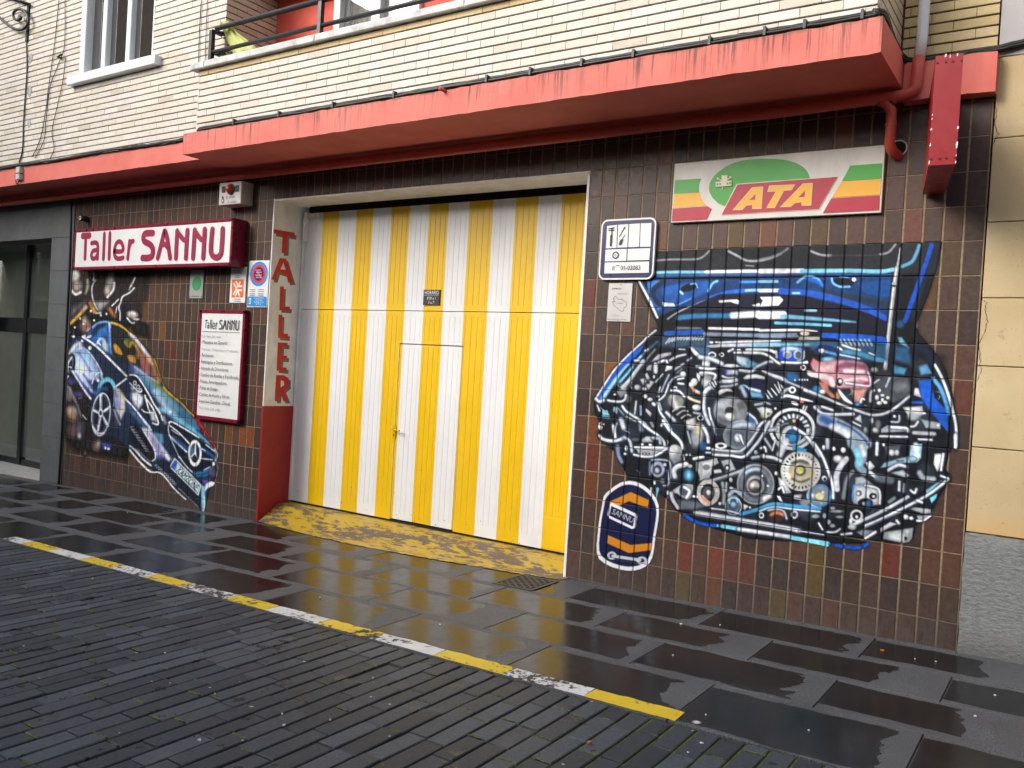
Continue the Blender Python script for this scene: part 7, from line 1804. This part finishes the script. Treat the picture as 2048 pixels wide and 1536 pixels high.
PG([(820, 1050), (850, 1030), (900, 1080), (950, 1180), (900, 1180), (840, 1140)], (180, 130, 44), 1, 3, 3); PG([(1020, 1190), (1110, 1200), (1130, 1300), (1050, 1280), (1020, 1230)], (180, 130, 44), 1, 3, 3); L([(980, 1010), (1040, 1070), (1070, 1010), (1130, 1060), (1200, 1200)], 40, (168, 136, 50), .95, 4); PG([(980, 960), (1060, 960), (1040, 1060), (990, 1020)], (106, 110, 44), .8, 5)
PG([(1200, 1200), (1327, 1260), (1327, 1460), (1260, 1440), (1200, 1320)], (152, 86, 78), 1, 7); L([(1290, 1200), (1327, 1270)], 40, (226, 190, 90), .8, 6)
L([(590, 1030), (640, 960), (700, 1000), (720, 1120)], 30, (176, 196, 214), .9, 4); L([(600, 1000), (640, 1050)], 18, W_); PG([(650, 960), (740, 1040), (740, 1140), (660, 1080)], (150, 168, 184), .9, 5); EL(700, 1070, 24, 30, (196, 180, 110), 0, .7, 5)
# beltline and flank
L([(400, 940), (520, 1020), (640, 1120), (760, 1240), (880, 1360), (1000, 1480)], 30, (216, 220, 226)); L([(300, 990), (360, 1050), (460, 1130), (540, 1230), (620, 1360), (660, 1460)], 20, (206, 212, 222), 1, 2)
PG([(260, 1060), (340, 1000), (420, 1090), (520, 1220), (600, 1340), (640, 1480), (600, 1536), (380, 1536), (260, 1380), (240, 1180)], (150, 176, 214), .9, 6); PG([(280, 1180), (400, 1200), (500, 1320), (560, 1460), (480, 1536), (380, 1536), (300, 1400)], (196, 206, 228), .85, 12); PG([(250, 960), (340, 1000), (420, 1060), (480, 1110), (400, 1080), (300, 1080)], (40, 46, 88), .7, 6)
L([(330, 1150), (420, 1280), (500, 1420)], 24, (60, 96, 160), .8, 5); L([(300, 1040), (250, 1100), (200, 1180)], 50, W_, .9, 5); EL(490, 1090, 24, 28, W_); EL(380, 990, 22, 16, W_, 40); L([(390, 930), (420, 920)], 30, W_); EL(480, 930, 40, 14, W_, -20)
L([(350, 1020), (360, 1090)], 44, W_, .9, 4); L([(420, 1180), (480, 1260)], 40, (110, 170, 210), .8, 7)
# rear wheel
EL(215, 1330, 70, 170, (18, 20, 28), 8); EL(205, 1320, 44, 110, (150, 168, 190), 12, .9, 5); EL(215, 1330, 28, 80, (30, 34, 46), 12); L([(240, 1220), (190, 1300), (180, 1400)], 16, W_); L([(170, 1350), (230, 1360)], 16, (216, 220, 226)); L([(130, 1330), (110, 1450), (160, 1510), (190, 1480)], 20, W_)
V = cv.view(110, 740, .1432)
PG([(240, 10), (330, 0), (420, 110), (500, 220), (550, 330), (500, 300), (400, 190)], (180, 196, 224), .9, 5); L([(250, 20), (340, 160), (420, 290), (500, 400)], 30, (206, 210, 224)); L([(300, 60), (400, 220), (480, 340)], 20, (86, 74, 160), .9, 4); L([(400, 60), (500, 200), (560, 330)], 26, (60, 80, 150), .9, 4); EL(606, 146, 20, 24, W_); L([(520, 190), (560, 80), (640, 20)], 14, W_); L([(640, 20), (660, 120)], 26, (206, 220, 230), .9, 3)
PG([(180, 130), (300, 160), (240, 200), (170, 180)], (90, 76, 150), .8, 8); EL(330, 340, 60, 30, (84, 70, 140), 0, .8, 8); L([(330, 400), (380, 385)], 12, (140, 120, 116), .9, 3)
# rocks below
L([(90, 200), (190, 240), (250, 360), (310, 480), (370, 660)], 34, (150, 144, 142), .9, 5, taper=[1, 1, .6, .3]); PG([(80, 200), (180, 220), (250, 360), (220, 440), (100, 420)], (104, 98, 98), .85, 8); L([(390, 630), (440, 690)], 16, (176, 174, 176)); EL(240, 620, 70, 110, (130, 104, 84), -20, .9, 9); EL(220, 580, 40, 60, (176, 150, 120), -20, .8, 8); EL(280, 560, 26, 50, (146, 150, 164), -30, .8, 6); EL(250, 850, 80, 90, (110, 84, 80), 0, .8, 12); EL(350, 800, 50, 90, (86, 90, 104), 0, .8, 10); EL(345, 920, 24, 40, (190, 190, 200), 0, .9, 5); EL(580, 1060, 44, 70, (120, 96, 88), 0, .85, 9); EL(605, 1030, 22, 40, (180, 174, 168), 10, .8, 6); PG([(650, 1000), (800, 1040), (760, 1110), (670, 1080)], (50, 70, 160), .9, 7); EL(708, 1090, 16, 20, (196, 206, 230)); EL(750, 1100, 20, 16, (186, 200, 230)); EL(410, 1160, 28, 44, (46, 42, 42), 0, .9, 7); EL(425, 1165, 10, 22, (150, 146, 142), 0, .9, 4)
# front wheel arch and wheel
L([(620, 260), (650, 180), (740, 130), (810, 190), (825, 300), (815, 500)], 60, (112, 184, 214), 1, 3, taper=[.7, 1, 1, 1, .3]); EL(720, 420, 105, 250, (18, 22, 34), 6); L([(580, 330), (640, 270), (720, 260)], 44, (44, 100, 150), .9, 6)
EL(645, 620, 134, 306, (206, 212, 220), 6); EL(645, 622, 118, 284, (20, 24, 36), 6); EL(640, 640, 110, 262, (130, 140, 158), 6, .7, 10, )
EL(645, 620, 96, 246, (26, 32, 48), 6)
for a in (-96, -20, 40, 118, 190):
    t = math.radians(a); L([(645 + 16 * math.cos(t), 610 + 30 * math.sin(t)), (645 + 112 * math.cos(t) + 10, 610 + 262 * math.sin(t))], 34, (214, 218, 224), 1, 2); L([(645 + 26 * math.cos(t + .18), 610 + 60 * math.sin(t + .18)), (645 + 100 * math.cos(t + .18), 610 + 230 * math.sin(t + .18))], 14, (80, 90, 110), .9, 2)
EL(640, 600, 32, 56, (214, 218, 224)); EL(640, 600, 18, 34, (30, 36, 50)); L([(540, 800), (600, 880), (680, 880)], 18, W_); L([(530, 780), (560, 860), (630, 920), (690, 880)], 16, (214, 216, 222))
# wing
PG([(840, 250), (900, 260), (980, 380), (985, 560), (920, 690), (860, 560), (830, 420)], (186, 180, 176), 1, 5); PG([(840, 290), (880, 330), (910, 560), (850, 520)], (96, 100, 190), .8, 8); L([(900, 320), (960, 400)], 40, (206, 190, 130), .6, 9); L([(840, 240), (920, 180), (1000, 120)], 22, W_); L([(830, 560), (870, 680), (910, 760)], 20, (206, 210, 220), .9, 4); PG([(800, 560), (880, 720), (900, 790), (820, 760)], (70, 50, 78), .8, 9)
L([(980, 400), (1080, 500), (1180, 620), (1327, 800)], 24, (206, 214, 226)); PG([(1000, 450), (1100, 560), (1200, 680), (1327, 830), (1327, 900), (1150, 700), (1060, 600)], (70, 104, 154), .8, 6)
# bonnet side
V = cv.view(260, 640, .1432)
PG([(0, 590), (200, 720), (400, 900), (560, 1060), (760, 1240), (900, 1360), (1000, 1536), (700, 1536), (560, 1350), (380, 1120), (200, 900), (80, 800)], (58, 104, 136), 1, 6); PG([(0, 600), (160, 700), (260, 790), (200, 850), (60, 760), (0, 720)], (84, 84, 140), .6, 10); L([(120, 700), (300, 860), (480, 1060), (640, 1240)], 60, (150, 178, 196), .6, 12); L([(60, 650), (200, 750), (340, 840), (400, 880)], 18, (186, 188, 206), .95, 3)
L([(360, 1000), (440, 1120), (520, 1240), (600, 1310)], 70, (176, 190, 208), .85, 9); L([(420, 1250), (560, 1290), (640, 1350), (760, 1460), (860, 1536)], 60, (132, 186, 212), .9, 8); EL(566, 1282, 16, 20, W_); L([(320, 880), (440, 960), (560, 1060), (660, 1120)], 50, (96, 120, 50), .7, 8); L([(300, 500), (360, 600), (400, 740), (470, 930), (560, 1030), (720, 1160), (820, 1270), (920, 1360)], 26, (186, 144, 46), 1, 2.5); L([(220, 380), (300, 500), (350, 620), (410, 790), (460, 920)], 20, (20, 20, 20), .95, 2); L([(330, 500), (380, 620), (430, 780), (480, 910)], 9, (150, 150, 40), .8, 2); L([(120, 500), (260, 520), (330, 650), (400, 860)], 70, (164, 116, 66), .85, 9); L([(60, 220), (160, 360), (250, 480), (310, 610)], 44, (216, 212, 220), .85, 6, taper=[.5, 1, .5]); L([(150, 480), (230, 680), (330, 770)], 60, (142, 82, 78), .8, 9)
L([(920, 1370), (1000, 1470), (1060, 1560)], 26, (150, 24, 34))
# headlight
PG([(0, 770), (80, 770), (140, 830), (230, 980), (300, 1110), (380, 1260), (430, 1400), (410, 1490), (330, 1470), (200, 1300), (60, 1150), (0, 980)], (20, 24, 36), 1, 3); L([(0, 765), (80, 775), (150, 850), (250, 1010), (340, 1180), (420, 1300), (460, 1400)], 22, W_); PG([(20, 1010), (110, 1000), (190, 1080), (170, 1180), (120, 1240), (60, 1170), (20, 1090)], (196, 202, 212), 1, 7); L([(0, 880), (120, 1000), (160, 990)], 16, (216, 220, 226)); EL(70, 880, 20, 26, W_, ring=10); EL(115, 935, 22, 26, W_, ring=10); EL(150, 985, 20, 24, W_, ring=9); EL(40, 950, 24, 34, (180, 190, 204), 0, .9, 5)
L([(210, 1050), (250, 1200), (280, 1300)], 20, W_); L([(230, 1100), (320, 1230), (390, 1400), (390, 1460), (320, 1440)], 22, (220, 224, 230)); PG([(280, 1260), (360, 1310), (370, 1420), (300, 1400)], (190, 196, 206), .9, 6); L([(170, 1250), (220, 1290), (350, 1300)], 18, W_); L([(0, 1160), (100, 1280), (200, 1420), (300, 1536)], 18, (206, 212, 224)); L([(470, 1350), (500, 1440)], 34, (150, 156, 166), .9, 5)
# front
V = cv.view(260, 840, .1302)
PG([(600, 30), (800, 70), (1000, 200), (1180, 330), (1300, 470), (1320, 640), (1260, 740), (1100, 870), (940, 800), (760, 600), (640, 380), (560, 150)], (20, 26, 40), 1, 4); L([(600, 40), (650, 30), (800, 110), (950, 200), (1060, 270)], 22, W_); L([(610, 50), (590, 130), (620, 260), (690, 420), (760, 580)], 14, (206, 212, 220)); PG([(720, 20), (900, 60), (1100, 230), (1220, 330), (1290, 430), (1150, 330), (1000, 210), (860, 110)], (96, 160, 194), .9, 6); L([(1010, 10), (1120, 130), (1240, 280), (1320, 430)], 24, (156, 24, 34))
L([(620, 90), (760, 200), (910, 360)], 20, W_); L([(640, 150), (760, 230)], 14, (200, 206, 214)); L([(600, 230), (720, 340), (880, 490)], 16, W_); L([(640, 290), (800, 430), (870, 500)], 14, (150, 180, 210)); PG([(660, 240), (800, 340), (900, 440), (860, 450), (700, 330)], (44, 92, 150), .8, 6)
L([(760, 560), (860, 700), (960, 800)], 14, W_); L([(740, 540), (820, 660)], 10, (160, 190, 214))
EL(1000, 505, 92, 176, (214, 218, 224)); EL(1000, 505, 72, 150, (22, 28, 42)); EL(950, 480, 30, 80, (90, 150, 190), 0, .7, 7); L([(1010, 360), (1005, 500)], 26, W_, taper=[.5, 1]); L([(1005, 500), (940, 570)], 22, W_, taper=[1, .5]); L([(1005, 505), (1030, 575)], 22, W_, taper=[1, .4]); EL(1000, 510, 92, 180, (222, 226, 230), ring=24)
L([(1090, 440), (1200, 500), (1290, 570)], 40, (40, 86, 150), .9, 5); L([(1100, 440), (1160, 470)], 14, W_); L([(1080, 590), (1180, 600), (1270, 610)], 16, (196, 204, 214)); L([(1170, 380), (1300, 480)], 14, W_); L([(1310, 450), (1345, 540), (1320, 620)], 34, (216, 218, 222), .9, 4); PG([(1270, 650), (1300, 640), (1310, 690), (1270, 710)], W_); L([(1330, 640), (1355, 740), (1330, 880)], 16, (200, 204, 210), .9, 3); L([(1140, 770), (1230, 720)], 14, W_)
L([(1000, 820), (1140, 800), (1260, 740)], 34, (40, 120, 170), .9, 4); L([(1030, 860), (1160, 850), (1250, 800)], 30, (34, 104, 160), .9, 4); EL(1280, 800, 60, 60, (110, 70, 96), 0, .7, 9); PG([(1130, 910), (1230, 910), (1180, 960), (1130, 980)], (96, 70, 170), .9, 5); PG([(1170, 980), (1250, 940), (1320, 960), (1280, 1020), (1200, 1040), (1140, 1110)], (222, 224, 228), 1, 3); PG([(1090, 1000), (1150, 1020), (1160, 1180), (1150, 1340), (1115, 1430), (1100, 1300)], (120, 172, 194), 1, 4); L([(1140, 1160), (1150, 1320), (1118, 1430)], 14, (206, 222, 228))
# bumper, plate, intake
PG([(180, 120), (300, 130), (420, 280), (560, 480), (640, 600), (600, 640), (480, 520), (380, 560), (340, 420), (240, 240)], (206, 212, 224), 1, 6); PG([(270, 190), (400, 260), (520, 470), (540, 580), (400, 600), (360, 420)], (108, 104, 160), .7, 10); PG([(380, 190), (500, 220), (520, 340), (480, 360)], (90, 156, 196), .85, 6)
PG([(0, 60), (100, 60), (260, 280), (360, 420), (400, 560), (380, 640), (300, 640), (180, 480), (0, 300)], (20, 24, 34), 1, 3); EL(320, 560, 50, 70, (34, 30, 36), 0, 1, 4); L([(200, 150), (300, 320), (380, 470), (390, 590), (340, 630)], 16, W_)
for i in range(9):
    L([(0 + i * 28, 110 + i * 40), (60 + i * 28, 100 + i * 44)], 8, (190, 196, 202), .95, .8); L([(10 + i * 28, 140 + i * 42), (80 + i * 27, 150 + i * 42)], 6, (170, 178, 186), .9, .8); L([(20 + i * 28, 100 + i * 40), (44 + i * 26, 170 + i * 40)], 6, (180, 186, 192), .9, .8)
L([(0, 400), (100, 480), (200, 600), (330, 700)], 30, (206, 210, 214)); L([(0, 460), (130, 620), (280, 770), (340, 800)], 34, (216, 218, 222)); L([(20, 430), (160, 590), (300, 720)], 16, (24, 26, 34)); L([(120, 450), (220, 560), (320, 640)], 10, (150, 160, 170), .9, 2)
PG([(340, 680), (420, 630), (560, 620), (680, 700), (800, 900), (960, 1080), (1090, 1180), (1080, 1360), (980, 1270), (820, 1140), (680, 1040), (560, 860), (440, 790), (350, 780)], (26, 34, 50), 1, 3); L([(240, 740), (340, 800), (460, 810), (560, 900), (660, 1030), (760, 1130), (860, 1220)], 26, (214, 216, 220))
for i in range(10): L([(380 + i * 32, 700 + i * 30), (430 + i * 32, 690 + i * 32)], 8, (196, 200, 206), .9, .8); L([(400 + i * 32, 670 + i * 31), (410 + i * 32, 740 + i * 31)], 6, (186, 190, 198), .9, .8)
for i in range(8): L([(750 + i * 38, 1050 + i * 36), (790 + i * 38, 1080 + i * 38)], 9, (196, 202, 206), .9, 1)
L([(620, 720), (690, 590), (1090, 1000), (1050, 1150), (640, 740)], 16, (214, 218, 222), sm=0); PG([(690, 615), (1075, 1005), (1045, 1120), (650, 730)], (176, 196, 198), 1, 2); PG([(690, 620), (725, 660), (690, 780), (648, 735)], (40, 74, 180)); settle(cv, .5, .04, 8, .06, 1.18)
cv.text('KAMZONE', (716, 790), (1010, 1085), 96, (26, 32, 40))
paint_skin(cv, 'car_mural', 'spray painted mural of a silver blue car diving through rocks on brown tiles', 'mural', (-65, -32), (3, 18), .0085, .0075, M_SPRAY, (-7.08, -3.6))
